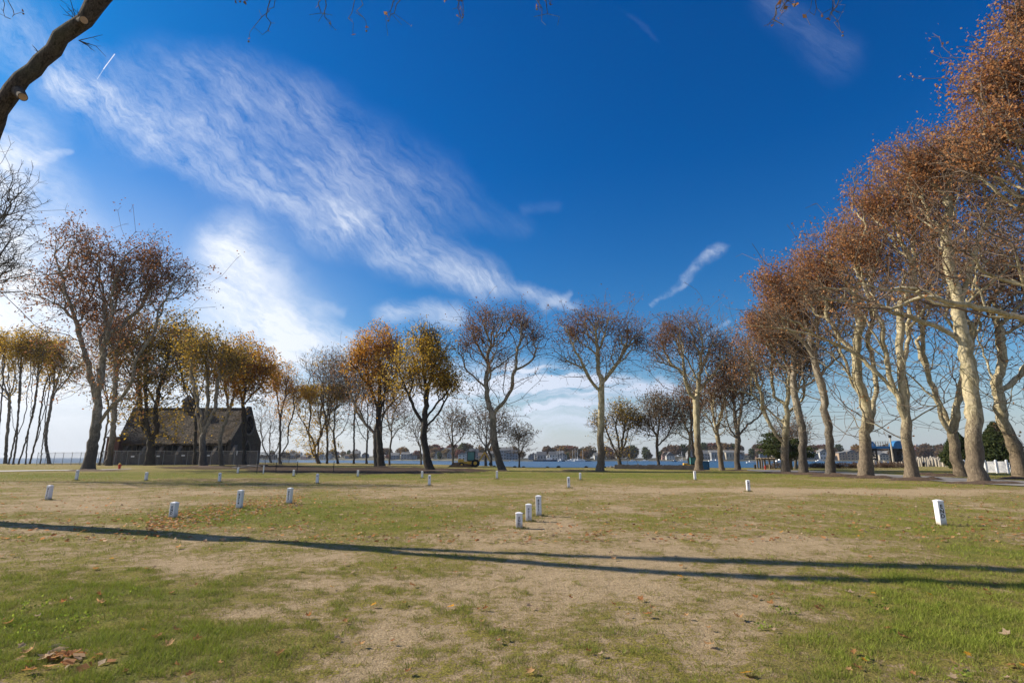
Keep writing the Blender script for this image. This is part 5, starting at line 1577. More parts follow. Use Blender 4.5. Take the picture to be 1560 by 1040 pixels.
M['stone'] = stone('chapel_stone', (0.03, 0.025, 0.022), (0.08, 0.065, 0.055), (0.10, 0.088, 0.075))
M['trim'] = simple('pale_stone_trim', (0.15, 0.13, 0.11), 0.9, 0.3, 3, bump=0.02)
M['dark'] = M['dark']
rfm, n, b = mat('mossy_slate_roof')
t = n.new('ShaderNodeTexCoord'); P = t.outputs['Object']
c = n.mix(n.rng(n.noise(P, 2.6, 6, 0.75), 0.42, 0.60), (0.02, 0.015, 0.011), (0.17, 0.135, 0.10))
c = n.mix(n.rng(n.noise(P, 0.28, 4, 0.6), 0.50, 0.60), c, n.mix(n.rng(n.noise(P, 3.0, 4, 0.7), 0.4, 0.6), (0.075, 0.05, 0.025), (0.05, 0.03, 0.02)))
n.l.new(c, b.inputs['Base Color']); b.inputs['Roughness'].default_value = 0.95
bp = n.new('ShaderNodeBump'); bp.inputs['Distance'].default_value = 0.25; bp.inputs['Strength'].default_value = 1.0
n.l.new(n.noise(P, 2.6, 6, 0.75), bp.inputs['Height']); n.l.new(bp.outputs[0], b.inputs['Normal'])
blk = simple('dark_void', (0.008, 0.008, 0.009), 0.9, 0.1)

YF = 131.0
XR = at(345, 706, YF).x; YB = YF * (-XR / YF) / (-(at(390, 706, YF).x) / YF)
XL = at(170, 706, YF).x
ZE = at(300, 675, YF).z; YM = (YF + YB) / 2; ZR = at(300, 622, YM).z
chapel = tag(empty('ruined_chapel', ((XL + XR) / 2, YM, gzf(XR, YM))), 'derelict stone chapel with mossy slate roof, rose window and small belfry behind the fence', 'chapel')
cc0 = Vector(chapel.location)
L2 = (XR - XL) / 2; W2 = (YB - YF) / 2; ZE -= cc0.z; ZR -= cc0.z
mb = MB()
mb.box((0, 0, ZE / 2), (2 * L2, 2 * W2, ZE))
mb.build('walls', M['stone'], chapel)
# gable wall, real thickness, at the right end
mb = MB()
out = [(-W2 - .3, 0), (W2 + .3, 0), (W2 + .3, ZE + .8), (W2 * .62, ZE + (ZR - ZE) * .42), (0.6, ZR + 0.5), (-0.6, ZR + 0.5), (-W2 * .62, ZE + (ZR - ZE) * .42 + .4), (-W2 - .3, ZE + .8)]
n_ = len(out)
vs = [(L2 - 0.02, y, z) for y, z in out] + [(L2 + 0.7, y, z) for y, z in out]
mb.add(vs, [(i, (i + 1) % n_, n_ + (i + 1) % n_, n_ + i) for i in range(n_)] + [tuple(range(n_ - 1, -1, -1)), tuple(range(n_, 2 * n_))])
mb.build('gable_wall', M['stone'], chapel)
# roof: two sagging slopes as dense sheets with thickness
rr_ = np.random.RandomState(4)
NXr, NZr = 90, 26
XRIDGE_L = at(203, 622, YM).x - cc0.x
for sgn in (-1, 1):
    vs, fs = [], []
    for i in range(NXr + 1):
        for j in range(NZr + 1):
            fz = j / NZr
            xl = -L2 + (XRIDGE_L + L2) * max(0, (fz - 0.25) / 0.75) ** 0.9
            x = xl + (L2 + 0.0 - xl) * i / NXr
            y = sgn * (W2 + 0.7) * (1 - fz)
            z = ZE - 0.25 + (ZR - ZE + 0.25) * fz
            nz_ = float(vnoise(np.array([x * .8]), np.array([fz * 14.0 + sgn * 9]), 81, 4)[0]) - .5
            z += nz_ * 0.55 * (1 - 0.6 * fz) - 0.35 * math.sin(math.pi * fz) * 0.5
            if j == 0: y += sgn * nz_ * 1.2
            vs.append((x, y, z))
    n1_ = len(vs)
    vs += [(a_, b_ * 0.985, c_ - 0.35) for a_, b_, c_ in vs]
    Wd = NZr + 1
    for i in range(NXr):
        for j in range(NZr):
            k = i * Wd + j
            fs.append((k, k + Wd, k + Wd + 1, k + 1)); fs.append((n1_ + k, n1_ + k + 1, n1_ + k + Wd + 1, n1_ + k + Wd))
        k = i * Wd; fs.append((k, n1_ + k, n1_ + k + Wd, k + Wd))
    for j in range(NZr):
        fs.append((j, j + 1, n1_ + j + 1, n1_ + j)); k = NXr * Wd + j; fs.append((k, n1_ + k, n1_ + k + 1, k + 1))
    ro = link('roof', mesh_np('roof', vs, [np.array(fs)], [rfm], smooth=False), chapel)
mb = MB(); mb.box(((XRIDGE_L + L2) / 2, 0, ZR + 0.05), (L2 - XRIDGE_L, 0.45, 0.28)); mb.build('ridge', M['trim'], chapel)
# left end wall behind the half hip
mb = MB(); mb.prism([(-W2, ZE - .1), (W2, ZE - .1), (W2 * .5, ZE + (ZR - ZE) * .45), (-W2 * .5, ZE + (ZR - ZE) * .45)], 0, 0.5)
mb.v = [(-L2 + p[1] + .6, p[0], p[2]) for p in mb.v]; mb.build('end_wall', M['stone'], chapel)
mb = MB(); mb.prism([(-W2 * .55, ZE + (ZR - ZE) * .35), (W2 * .55, ZE + (ZR - ZE) * .35), (0, ZR - .1)], 0, 0.4)
mb.v = [(-L2 + p[1] + 2.6 + (XRIDGE_L + L2) * max(0, (p[2] - ZE) / (ZR - ZE) - .25) * 1.0 - 1.2, p[0], p[2]) for p in mb.v]; mb.build('end_gable', rfm, chapel)
# porch at the left end
mb = MB(); mb.box((-L2 + 0.6, -W2 - 0.7, 3.1), (3.0, 1.6, 6.2)); pw = mb.build('porch', simple('red_brown_brick', (0.13, 0.06, 0.045), 0.95, 0.3, 3), chapel)
mb = MB(); mb.box((-L2 + 0.6, -W2 - 0.7, 6.35), (3.5, 2.0, 0.3)); mb.build('porch_roof', M['trim'], chapel)
# windows and buttresses along the long side
for k in range(6):
    xw = -L2 + 5.6 + k * 4.2
    mb = MB(); mb.box((xw, -W2 - 0.02, 3.4), (1.9, 0.24, 2.2)); wn = mb.build('window', blk, chapel)
    mb = MB(); mb.box((xw, -W2 - 0.12, 4.6), (2.4, 0.34, 0.24)); mb.box((xw, -W2 - 0.12, 2.2), (2.4, 0.34, 0.2)); mb.box((xw, -W2 - 0.16, 3.4), (0.14, 0.2, 2.2)); mb.build('frame', M['trim'], wn)
for k in range(7):
    xb = -L2 + 3.6 + k * 4.2 + (0.2 if k == 6 else 0)
    mb = MB()
    mb.prism([(-2.2, 0), (0, 0), (0, 4.6), (-0.5, 4.4), (-1.9, 2.6), (-2.2, 2.4)], -0.35, 0.35)
    mb.v = [(xb + p[1], -W2 + p[0] + 0.05, p[2]) for p in mb.v]
    mb.build('buttress', M['trim'] if k in (1, 3, 5, 6) else M['stone'], chapel)
# rose window on the gable
zc = at(366, 647, YM).z - cc0.z
ring = MB()
nseg = 32
for k in range(nseg):
    a0, a1_ = 6.2832 * k / nseg, 6.2832 * (k + 1) / nseg
    ring.tube((L2 + 0.82, math.cos(a0) * 2.45, zc + math.sin(a0) * 2.45), (L2 + 0.82, math.cos(a1_) * 2.45, zc + math.sin(a1_) * 2.45), 0.26, 0.26, 6)
rw = ring.build('rose_window', M['trim'], chapel)
mb = MB(); mb.tube((L2 + 0.5, 0, zc), (L2 + 0.76, 0, zc), 2.35, 2.35, 32); mb.build('opening', blk, rw)
mb = MB()
for k in range(8):
    a0 = 6.2832 * k / 8
    mb.tube((L2 + 0.86, math.cos(a0) * .5, zc + math.sin(a0) * .5), (L2 + 0.86, math.cos(a0) * 2.2, zc + math.sin(a0) * 2.2), 0.07, 0.07, 5)
for k in range(20):
    a0, a1_ = 6.2832 * k / 20, 6.2832 * (k + 1) / 20
    mb.tube((L2 + 0.86, math.cos(a0) * .55, zc + math.sin(a0) * .55), (L2 + 0.86, math.cos(a1_) * .55, zc + math.sin(a1_) * .55), 0.07, 0.07, 5)
mb.build('tracery', M['stone'], rw)
mb = MB()
ar = [(-1.8, 0.0), (1.8, 0.0), (1.8, 3.0), (1.2, 4.6), (0, 5.8), (-1.2, 4.6), (-1.8, 3.0)]
n_ = len(ar); mb.add([(L2 + .6, a_, c_) for a_, c_ in ar] + [(L2 + .78, a_, c_) for a_, c_ in ar], [(i, (i + 1) % n_, n_ + (i + 1) % n_, n_ + i) for i in range(n_)] + [tuple(range(n_ - 1, -1, -1)), tuple(range(n_, 2 * n_))])
dr = mb.build('doorway', blk, chapel)
mb = MB()
for (a_, c_), (a2_, c2_) in zip(ar[1:], ar[2:] + ar[:1]):
    if c_ == 0 and c2_ == 0: continue
    mb.tube((L2 + .84, a_, c_), (L2 + .84, a2_, c2_), 0.2, 0.2, 6)
mb.build('arch_trim', M['trim'], dr)
# belfry
bx_ = at(286, 622, YM).x - cc0.x
bt = at(286, 612, YM).z - cc0.z; bp_ = at(286, 604.5, YM).z - cc0.z; cr_ = at(286, 595, YM).z - cc0.z
mb = MB(); mb.box((bx_, 0, (ZR - .6 + bt) / 2), (1.9, 1.9, bt - ZR + .6)); bf_ = mb.build('belfry', M['mid'], chapel)
mb = MB(); mb.box((bx_, 0, bt + 0.3), (2.5, 2.5, 0.7), taper=0.72); mb.box((bx_, 0, bt + .62 + (bp_ - bt) / 2), (1.8, 1.8, bp_ - bt), taper=0.03); mb.build('spire', simple('belfry_slate', (0.06, 0.055, 0.06), 0.8, 0.3, 4), bf_)
mb = MB(); mb.tube((bx_, 0, bp_), (bx_, 0, cr_), 0.06, 0.05, 6); mb.tube((bx_ - .4, 0, cr_ - .5), (bx_ + .4, 0, cr_ - .5), 0.05, 0.05, 6); mb.build('cross', M['darksteel'], bf_)

# ------------------------------------------------------------------ chain link fences
def meshmat(name, col, cover):
    m_, n, b = mat(name)
    b.inputs['Base Color'].default_value = (*col, 1); b.inputs['Roughness'].default_value = 0.8
    tr = n.new('ShaderNodeBsdfTransparent'); mx = n.new('ShaderNodeMixShader'); mx.inputs[0].default_value = cover
    n.l.new(tr.outputs[0], mx.inputs[1]); n.l.new(b.outputs[0], mx.inputs[2]); n.l.new(mx.outputs[0], n.n['Material Output'].inputs['Surface'])
    return m_


M['screen'] = meshmat('grey_screen_mesh', (0.19, 0.18, 0.18), 0.5)
M['wire'] = meshmat('open_wire_mesh', (0.16, 0.16, 0.17), 0.20)
M['wire2'] = meshmat('dense_wire_mesh', (0.12, 0.12, 0.13), 0.38)


def fence(A, B, h, nb, m_, label, post_m, cat='fence'):
    A, B = Vector(A), Vector(B); A.z = gzf(A.x, A.y); B.z = gzf(B.x, B.y)
    root = tag(empty('chain_link_fence', A), label, cat)
    for k in range(nb + 1):
        p = A.lerp(B, k / nb) - A
        mb = MB(); mb.tube(p + Vector((0, 0, -.2)), p + Vector((0, 0, h + .1)), 0.05 if post_m != M['darksteel'] else 0.04, None, 8)
        mb.build('post', post_m, root)
    D = B - A
    mb = MB(); mb.tube(Vector((0, 0, h)), D + Vector((0, 0, h)), 0.04, None, 6); mb.build('top_rail', post_m, root)
    me = mesh_np('wire_mesh', [(0, 0, 0.05), tuple(D + Vector((0, 0, .05))), tuple(D + Vector((0, 0, h - .03))), (0, 0, h - .03)], [np.array([[0, 1, 2, 3]])], [m_])
    link('wire_mesh', me, root)
    return root


def gx_(px, Yd): return Vector((at(px, HOR, Yd).x, Yd, 0))


fence(gx_(156, 122), gx_(392, 127), 3.1, 13, M['screen'], 'grey screened chain link fence in front of the chapel', M['galv'])
fence(gx_(392, 132), gx_(452, 150), 2.7, 5, M['wire2'], 'darker chain link fence ending right of the chapel behind the bare tree', M['darksteel'])
fence(gx_(394, 160), gx_(440, 172), 3.2, 5, M['wire'], 'farther pale fence run seen through the bare tree', M['galv'])
fence(gx_(57, 128), gx_(150, 124), 2.75, 7, M['wire'], 'open chain link fence between the slender clump and the tallest plane', M['galv'])
# small signs on the screened fence
for k, (px, py) in enumerate(((202, 695), (241, 694.5), (279, 693.5), (317, 693.5))):
    p = at(px, py, 121.5 + (px - 156) * 0.0212 + 0.2)
    mb = MB(); mb.box((0, 0, 0), (0.75, 0.03, 0.28)); o = mb.build('sign_board', M['white'], None, loc=p)
    tag(o, 'small white board on the screened fence, %s from the left' % ('first', 'second', 'third', 'fourth')[k], 'sign', 'small white boards on the screened fence')
p = at(361, 689.5, 126); mb = MB(); mb.box((0, 0, 0), (0.16, 0.03, 0.95)); tag(mb.build('sign_board', M['white'], None, loc=p), 'tall narrow white notice on the fence before the gable', 'sign')

# ------------------------------------------------------------------ hydrants
def hydrant(px, py, top, label, cap):
    g = gpt(px, py); g.z = gzf(g.x, g.y); h = at(px, top, g.y).z - g.z
    root = tag(empty('fire_hydrant', g), label, 'fire hydrant'); s_ = h
    MB().lathe((0, 0, 0), [(.24 * s_, -.05), (.24 * s_, .05 * s_), (.17 * s_, .08 * s_), (.17 * s_, .68 * s_), (.20 * s_, .70 * s_), (.20 * s_, .74 * s_)], 14).build('barrel', M['redpaint'], root, smooth=False)
    MB().lathe((0, 0, .74 * s_), [(.19 * s_, 0), (.17 * s_, .1 * s_), (.10 * s_, .19 * s_), (.05 * s_, .21 * s_), (.05 * s_, .26 * s_)], 12).build('bonnet', cap, root)
    for d in ((1, 0), (-1, 0), (0, -1)):
        mb = MB(); mb.tube((0, 0, .56 * s_), (d[0] * .30 * s_, d[1] * .30 * s_, .56 * s_), .085 * s_, .075 * s_, 10); mb.build('outlet', M['redpaint'], root)


hydrant(181.5, 714.5, 704.5, 'red fire hydrant with yellow bonnet on the grass in front of the chapel fence', M['yellowpaint'])
hydrant(1166, 715.2, 708.5, 'small red hydrant under the wooden dock frame across the road', M['redpaint'])

# dark stakes with rope and barrier
for k, (px, pb, pt, lab) in enumerate(((361, 716, 705, 'dark iron stake left of the log pile'), (391, 721, 708, 'dark iron stake directly left of the thin white stake'), (420, 720, 705, 'dark iron stake in the middle of the dirt patch'), (452, 723, 703, 'tallest dark iron stake on the dirt, below the end of the fence'), (508, 718, 703, 'dark iron stake on the grass before the grey planes'))):
    g = gpt(px, pb); g.z = gzf(g.x, g.y); h = at(px, pt, g.y).z - g.z
    mb = MB(); mb.tube((0, 0, -.2), (0, 0, h), 0.045, 0.04, 8); mb.lathe((0, 0, h), [(.05, 0), (.055, .03), (.02, .06)], 8)
    tag(mb.build('iron_stake', M['darksteel'], None, loc=g), lab, 'stake', 'dark iron stakes round the dirt patch')

# log pile by the chapel
g = gpt(375, 712.5); root = tag(empty('log_pile', (g.x, g.y, gzf(g.x, g.y))), 'pile of cut grey branches on the ground right of the chapel gable', 'log pile')
rp = random.Random(3)
for k in range(9):
    a = rp.uniform(-.35, .35); c_ = Vector((rp.uniform(-1.6, 1.8), rp.uniform(-.6, .6), .12 + .09 * (k // 2))); d = Vector((math.cos(a), math.sin(a), rp.uniform(-.06, .1))) * rp.uniform(.8, 1.7)
    MB().tube(c_ - d, c_ + d, rp.uniform(.06, .13), rp.uniform(.05, .1), 8).build('log', M['palewood'] if k % 2 else M['wood'], root)

# ------------------------------------------------------------------ digger on the shore
def digger(px, Yd, label, s_=1.0, arm=True):
    b0 = gx_(px, Yd); b0.z = gzf(b0.x, b0.y)
    root = tag(empty('backhoe', b0, 0), label, 'digger'); root.scale = (s_, s_, s_)
    mb = MB(); mb.box((0, 0, .75), (2.6, 1.3, .5)); mb.box((-1.7, 0, 1.05), (1.1, .9, .7), taper=.85); mb.build('body', M['yellowpaint'], root, bevel=.05)
    cab = MB(); cab.box((.1, 0, 2.72), (1.35, 1.35, .1))
    for sx in (-.55, .75):
        for sy in (-.6, .6): cab.box((sx, sy, 1.9), (.09, .09, 1.7))
    cab.box((.1, 0, 1.1), (1.3, 1.3, .22)); cb = cab.build('cab', M['darksteel'], root)
    mb = MB(); mb.box((.1, 0, 1.9), (1.2, 1.16, 1.5)); mb.build('windows', simple('teal_glass', (0.06, 0.20, 0.20), 0.1, 0.05), cb)
    for sx, rr in ((-1.5, .42), (.9, .68)):
        for sy in (-.8, .8):
            wl = MB().tube((sx, sy - .18, rr), (sx, sy + .18, rr), rr, rr, 18).build('wheel', M['tyre'], root)
            MB().tube((sx, sy - .2, rr), (sx, sy + .2, rr), rr * .45, rr * .45, 12).build('rim', M['yellowpaint'], wl)
    if arm:
        mb = MB(); mb.tube((1.5, 0, 1.0), (2.5, 0, 2.6), .14, .12, 8); mb.build('boom', M['yellowpaint'], root)
        mb = MB(); mb.tube((2.5, 0, 2.6), (3.5, 0, .9), .11, .09, 8); mb.build('dipper', M['yellowpaint'], root)
        mb = MB(); mb.box((3.55, 0, .55), (.5, .7, .5), tilt=Matrix.Rotation(.4, 3, 'Y')); mb.build('bucket', M['darksteel'], root, bevel=.04)
        mb = MB(); mb.box((-3.0, 0, .45), (.6, 1.7, .55), taper=.8); mb.build('loader_bucket', M['darksteel'], root)
    return root


digger(717, 99, 'yellow backhoe with teal cab glass parked at the lawn edge', 1.0)
digger(1054.5, 80, 'dark utility vehicle with teal cab behind the dark low wall', .62, False)
# brown soil heap by the digger
vs, fs = [], []
g = gx_(703, 99); mb = MB(); mb.lathe((0, 0, -.1), [(2.4, 0), (1.8, .45), (1.0, .85), (.35, 1.0)], 16)
mb.v = [(v_[0] * 1.1 + .15 * math.sin(v_[0] * 7), v_[1] * .6, v_[2] + .1 * math.sin(v_[0] * 5 + v_[1] * 4)) for v_ in mb.v]
tag(mb.build('soil_heap', simple('orange_soil', (0.16, 0.09, 0.045), 1, .3, 3), None, loc=(g.x, g.y, gzf(g.x, g.y)), smooth=True), 'brown soil heap left of the yellow backhoe', 'soil heap')

# blue portable cabin
g = gpt(1075, 715.2); g.z = gzf(g.x, g.y); wS = g.y / FPX
root = tag(empty('portable_cabin', g), 'blue portable cabin standing right of the tall pale plane', 'cabin')
hC = at(1075, 703.2, g.y).z - g.z
MB().box((0, .6, hC / 2), (1.15, 1.2, hC)).build('cabin_body', M['bluebox'], root, bevel=.03)
MB().box((0, .6, hC + .03), (1.25, 1.3, .07)).build('roof', M['bluebox'], root, bevel=.02)
MB().box((0, -.015, hC * .48), (.7, .03, hC * .84)).build('door', simple('cabin_door_blue', (0.018, 0.11, 0.26), .5, .1), root, bevel=.01)
MB().box((.25, -.045, hC * .5), (.05, .05, .14)).build('handle', M['galv'], root)

# dark stone wall along the shore
A = gx_(938, 84); B = gx_(1062, 74)
D = B - A; L = D.length; nb = 60; vs, fs = [], []
root = tag(empty('stone_wall', (A.x, A.y, gzf(A.x, A.y))), 'long low dark rubble wall along the shore between the pale planes', 'wall')
dirn = D.normalized(); nrm = Vector((-dirn.y, dirn.x, 0))
rq = np.random.RandomState(6)
for i in range(nb + 1):
    p = A + D * (i / nb) - Vector(root.location)
    hh = .62 + rq.uniform(-.05, .06) - .05 * (i == 0)
    for off, z in ((-.5, -.3), (-.42, hh * .6), (-.25, hh), (.25, hh * .98), (.45, -.3)):
        q_ = p + nrm * (off + rq.uniform(-.05, .05)); vs.append((q_.x, q_.y, z + gzf(q_.x + root.location.x, q_.y + root.location.y) - root.location.z))
for i in range(nb):
    for j in range(4):
        k = i * 5 + j; fs.append((k, k + 5, k + 6, k + 1))
link('wall_body', mesh_np('wall_body', vs, [np.array(fs)], [M['darkrock']]), root)

# rocks
def rock(px, py, s_, label, m_='rock', sq=.7):
    g = gpt(px, py); g.z = gzf(g.x, g.y)
    rr = np.random.RandomState(int(px)); mb = MB()
    mb.lathe((0, 0, 0), [(.9, -.3), (1.0, .1), (.85, .55), (.5, .85), (.1, .95)], 10)
    mb.v = [(v_[0] * s_ * rr.uniform(.8, 1.15), v_[1] * s_ * rr.uniform(.8, 1.15), v_[2] * s_ * sq * rr.uniform(.85, 1.1)) for v_ in mb.v]
    tag(mb.build('rock', M[m_], None, loc=g), label, 'rock', 'boulders along the lawn edge')


for px, py, s_, lab, m_ in ((931, 712, .42, 'palest boulder at the left end of the dark wall', 'rock'), (938, 712, .5, 'big boulder at the foot of the olive leaved tree', 'rock'), (926, 711.8, .3, 'small boulder left of the big one by the olive leaved tree', 'rock'), (950, 712, .4, 'boulder between wall and olive leaved tree', 'darkrock'),
                              (784, 711, .3, 'dark stone left of the small fan shaped tree', 'darkrock'), (797.5, 711, .36, 'dark stone right of the small fan shaped tree', 'darkrock'), (834, 711.2, .34, 'dark stone at the water edge, third from the fan shaped tree', 'darkrock'), (851, 711.4, .38, 'dark stone at the water edge, fourth from the fan shaped tree', 'darkrock'),
                              (893, 711.6, .34, 'dark stone at the water edge left of the lone pale plane', 'darkrock'), (921, 711.8, .3, 'dark stone right behind the lone pale plane', 'darkrock'), (753, 710.3, .3, 'dark stone left of the tall leaning plane foot', 'darkrock'), (1006, 711, .36, 'small dark rock by the round crowned tree', 'darkrock')):
    rock(px, py, s_, lab, m_)

# ------------------------------------------------------------------ dock frame (weathered beams) and benches
Yd_ = 82.0
p0 = gx_(1159, Yd_); p0.z = gzf(p0.x, p0.y); S_ = Yd_ / FPX
root = tag(empty('timber_dock', p0), 'weathered wooden dock frame of posts and cross beams by the water', 'frame')
for dx in (1.2, 5.5, 12.5, 19.5):
    for dy in (0, 1.6):
        mb = MB(); mb.box((dx * S_, dy, .65), (.18, .18, 1.7)); mb.build('post', M['wood'], root)
for dy in (0, 1.6):
    mb = MB(); mb.box((10.5 * S_, dy, 1.42), (21.5 * S_, .2, .16)); mb.build('beam', M['wood'], root)
for dx in (.2, 5, 10, 15, 20):
    mb = MB(); mb.box((dx * S_, .8, 1.56), (.14, 2.2, .12)); mb.build('cross_beam', M['wood'], root)
for px, top, lab in ((1149, 706, 'dark bollard with tall rod left of the dock frame'),):
    g = gx_(px, 84); g.z = gzf(g.x, g.y)
    mb = MB(); mb.lathe((0, 0, 0), [(.16, -.1), (.16, .45), (.2, .5), (.1, .62)], 12); mb.tube((0, 0, .5), (0, 0, 1.1), .02, .02, 5)
    tag(mb.build('bollard', M['darksteel'], None, loc=g), lab, 'bollard')

# bramble shrubs
def shrub(px, Yd, w_, h_, label, m_, seed):
    b0 = gx_(px, Yd); b0.z = gzf(b0.x, b0.y); rg = np.random.RandomState(seed)
    root = tag(empty('bramble_shrub', b0), label, 'shrub', 'tangled brown shrubs beyond the road')
    k = int(600 * w_ / 2)
    c_ = np.stack([rg.uniform(-1, 1, k) * w_, rg.randn(k) * .4, rg.rand(k) ** .8 * h_], 1)
    c_[:, 2] *= (1 - (c_[:, 0] / w_) ** 4 * .6) * (.55 + .7 * vnoise(c_[:, 0] * 1.5 + seed, c_[:, 1], 3, 2))
    v, f, t_ = leaves(c_, .12, 3, .1, rg)
    link('foliage', mesh_np('foliage', v, [f], [M[m_]], attrs={'tint': ('FACE', t_)}), root)
    mb = MB()
    for j in range(int(14 * w_)):
        x = rg.uniform(-w_, w_); mb.tube((x, rg.randn() * .3, 0), (x + rg.randn() * .25, rg.randn() * .4, h_ * rg.uniform(.6, 1.15)), .02, .008, 4)
    mb.build('stems', M['wood'], root)


for i, (px, Yd, w_, h_, lab, m_) in enumerate(((1183, 84, .9, .9, 'rounded pale green shrub at the right end of the dock frame', 'lf_sparse'), (1170, 85, .5, .6, 'small shrub under the dock frame', 'lf_sparse'), (1235, 88, 2.4, .8, 'brown bramble between the two slim planes', 'lf_bramble'),
                                               (1258, 88, 2.2, .85, 'brown bramble hidden partly by the kinked plane', 'lf_bramble'), (1288, 88, 2.6, .85, 'reddish bramble right of the kinked plane', 'lf_bramble'), (1308, 88, 1.8, .7, 'low bramble left of the low forked plane', 'lf_bramble'),
                                               (1338, 88, 2.2, .9, 'rusty bramble under the blue dock bridge', 'lf_bramble'), (1362, 88, 2.4, .85, 'rusty bramble left of the burled plane', 'lf_bramble'))):
    shrub(px, Yd, w_, h_, lab, m_, 40 + i)

# ------------------------------------------------------------------ white fence
Yw = 60.0
A = gx_(1452, 61); B = gx_(1532, 58); hW = 1.25
root = tag(empty('white_fence', (A.x, A.y, gzf(A.x, A.y))), 'white board fence with capped posts in front of the cone shaped cypress', 'fence')
D = B - A
for k in range(6):
    p = D * (k / 5); mb = MB(); mb.box((p.x, p.y, hW / 2), (.16, .16, hW + .1)); mb.box((p.x, p.y, hW + .1), (.2, .2, .1), taper=.3); mb.build('post', M['white'], root)
for k in range(5):
    p = D * ((k + .5) / 5); a = math.atan2(D.y, D.x); mb = MB()
    mb.box((p.x, p.y, .12), (D.length / 5 - .16, .06, .1), rz=a); mb.box((p.x, p.y, hW - .08), (D.length / 5 - .16, .06, .1), rz=a)
    nbd = 9
    for j in range(nbd):
        q_ = D * ((k + (j + .5) / nbd) / 5); mb.box((q_.x, q_.y, hW / 2), (D.length / 5 / nbd * .93, .035, hW - .12), rz=a)
    mb.build('panel', M['white'], root)
g = gx_(1540, 60); g.z = gzf(g.x, g.y)
root = tag(empty('white_gate', g), 'open white lattice gate at the right end of the white fence', 'gate')
mb = MB()
for k in range(7): mb.box((-.9 + k * .3, 0, .55), (.05, .04, 1.05))
for z in (.1, .55, 1.05): mb.box((0, .03, z), (1.9, .04, .06))
mb.build('gate_panel', M['white'], root)
p = gx_(1453.5, 58.5); mb = MB(); mb.box((0, 0, .42), (.13, .13, .9)); mb.box((0, 0, .9), (.16, .16, .08), taper=.3)
tag(mb.build('white_post', M['white'], None, loc=(p.x, p.y, gzf(p.x, p.y))), 'short white post left of the right leaning plane', 'post')

# ------------------------------------------------------------------ ferry landing: bridge, towers, pole, pilings
Yg = 118.0; S_ = Yg / FPX
zt = at(1350, 683, Yg).z; zt2 = at(1350, 677, Yg).z
root = tag(empty('ferry_bridge', (at(1320, HOR, Yg).x, Yg, WZ)), 'blue steel dock bridge with railings on dark lattice towers', 'dock bridge')
X0 = root.location.x
def lx(px): return at(px, HOR, Yg).x - X0
mb = MB(); mb.box(((lx(1322) + lx(1378)) / 2, 0, zt - WZ + .25), (lx(1378) - lx(1322), 1.6, .5)); mb.build('girder', M['bluepaint'], root)
mb = MB()
for k in range(9):
    x = lx(1326) + (lx(1356) - lx(1326)) * k / 8; mb.box((x, -.7, zt - WZ + .95), (.07, .07, 1.0))
for z in (.7, 1.1, 1.45): mb.box(((lx(1326) + lx(1356)) / 2, -.7, zt - WZ + z), (lx(1356) - lx(1326), .06, .06))
mb.build('railing', M['wood'], root)
mb = MB()
ar = [(math.cos(math.pi * k / 12) * 1.25, math.sin(math.pi * k / 12) * 1.15) for k in range(13)]
mb.prism(ar, -.8, .8, off=(lx(1369), 0, zt - WZ + .5)); mb.build('sheave_hood', M['bluepaint'], root)
mb = MB(); mb.prism(ar[:7], -.8, .8, off=(lx(1324), 0, zt - WZ + .5)); mb.build('sheave_hood', M['bluepaint'], root)
for px in (1324, 1369):
    mb = MB(); ww = 1.1; zz = zt - WZ
    for sx in (-ww, ww):
        for sy in (-.9, .9): mb.box((lx(px) + sx, sy, zz / 2 - .5), (.28, .28, zz + 1))
    for k in range(3):
        z0, z1 = zz * k / 3, zz * (k + 1) / 3
        for sy in (-.9, .9):
            mb.tube((lx(px) - ww, sy, z0), (lx(px) + ww, sy, z1), .13, .13, 5); mb.tube((lx(px) + ww, sy, z0), (lx(px) - ww, sy, z1), .13, .13, 5); mb.box((lx(px), sy, z1 - .2), (2 * ww, .2, .3))
    mb.box((lx(px), 0, zz - .3), (2.6, 2.0, .5)); mb.box((lx(px), .4, zz * .5), (1.5, .3, zz * .9))
    mb.build('tower', M['darksteel'], root)
mb = MB(); mb.box((lx(1337), -2, 1.6), (6.5, 3, .4)); mb.box((lx(1351), -2, 2.2), (3.6, 2.6, .7)); mb.build('ramp', simple('grey_ramp', (0.10, 0.12, 0.15), .7, .2), root)
# leaning pole
pA = at(1361.5, 709, 108); pB = at(1355.5, 664.5, 108)
root = tag(empty('leaning_pole', (pA.x, pA.y, WZ)), 'tall weathered pole leaning left in front of the dock bridge', 'pole')
MB().tube((0, 0, -1), Vector((pB.x, pB.y, pB.z)) - Vector(root.location), .20, .13, 9).build('shaft', M['palewood'], root)
MB().box(Vector((pB.x, pB.y, pB.z)) - Vector(root.location), (.45, .3, .5)).build('light_head', M['darksteel'], root)
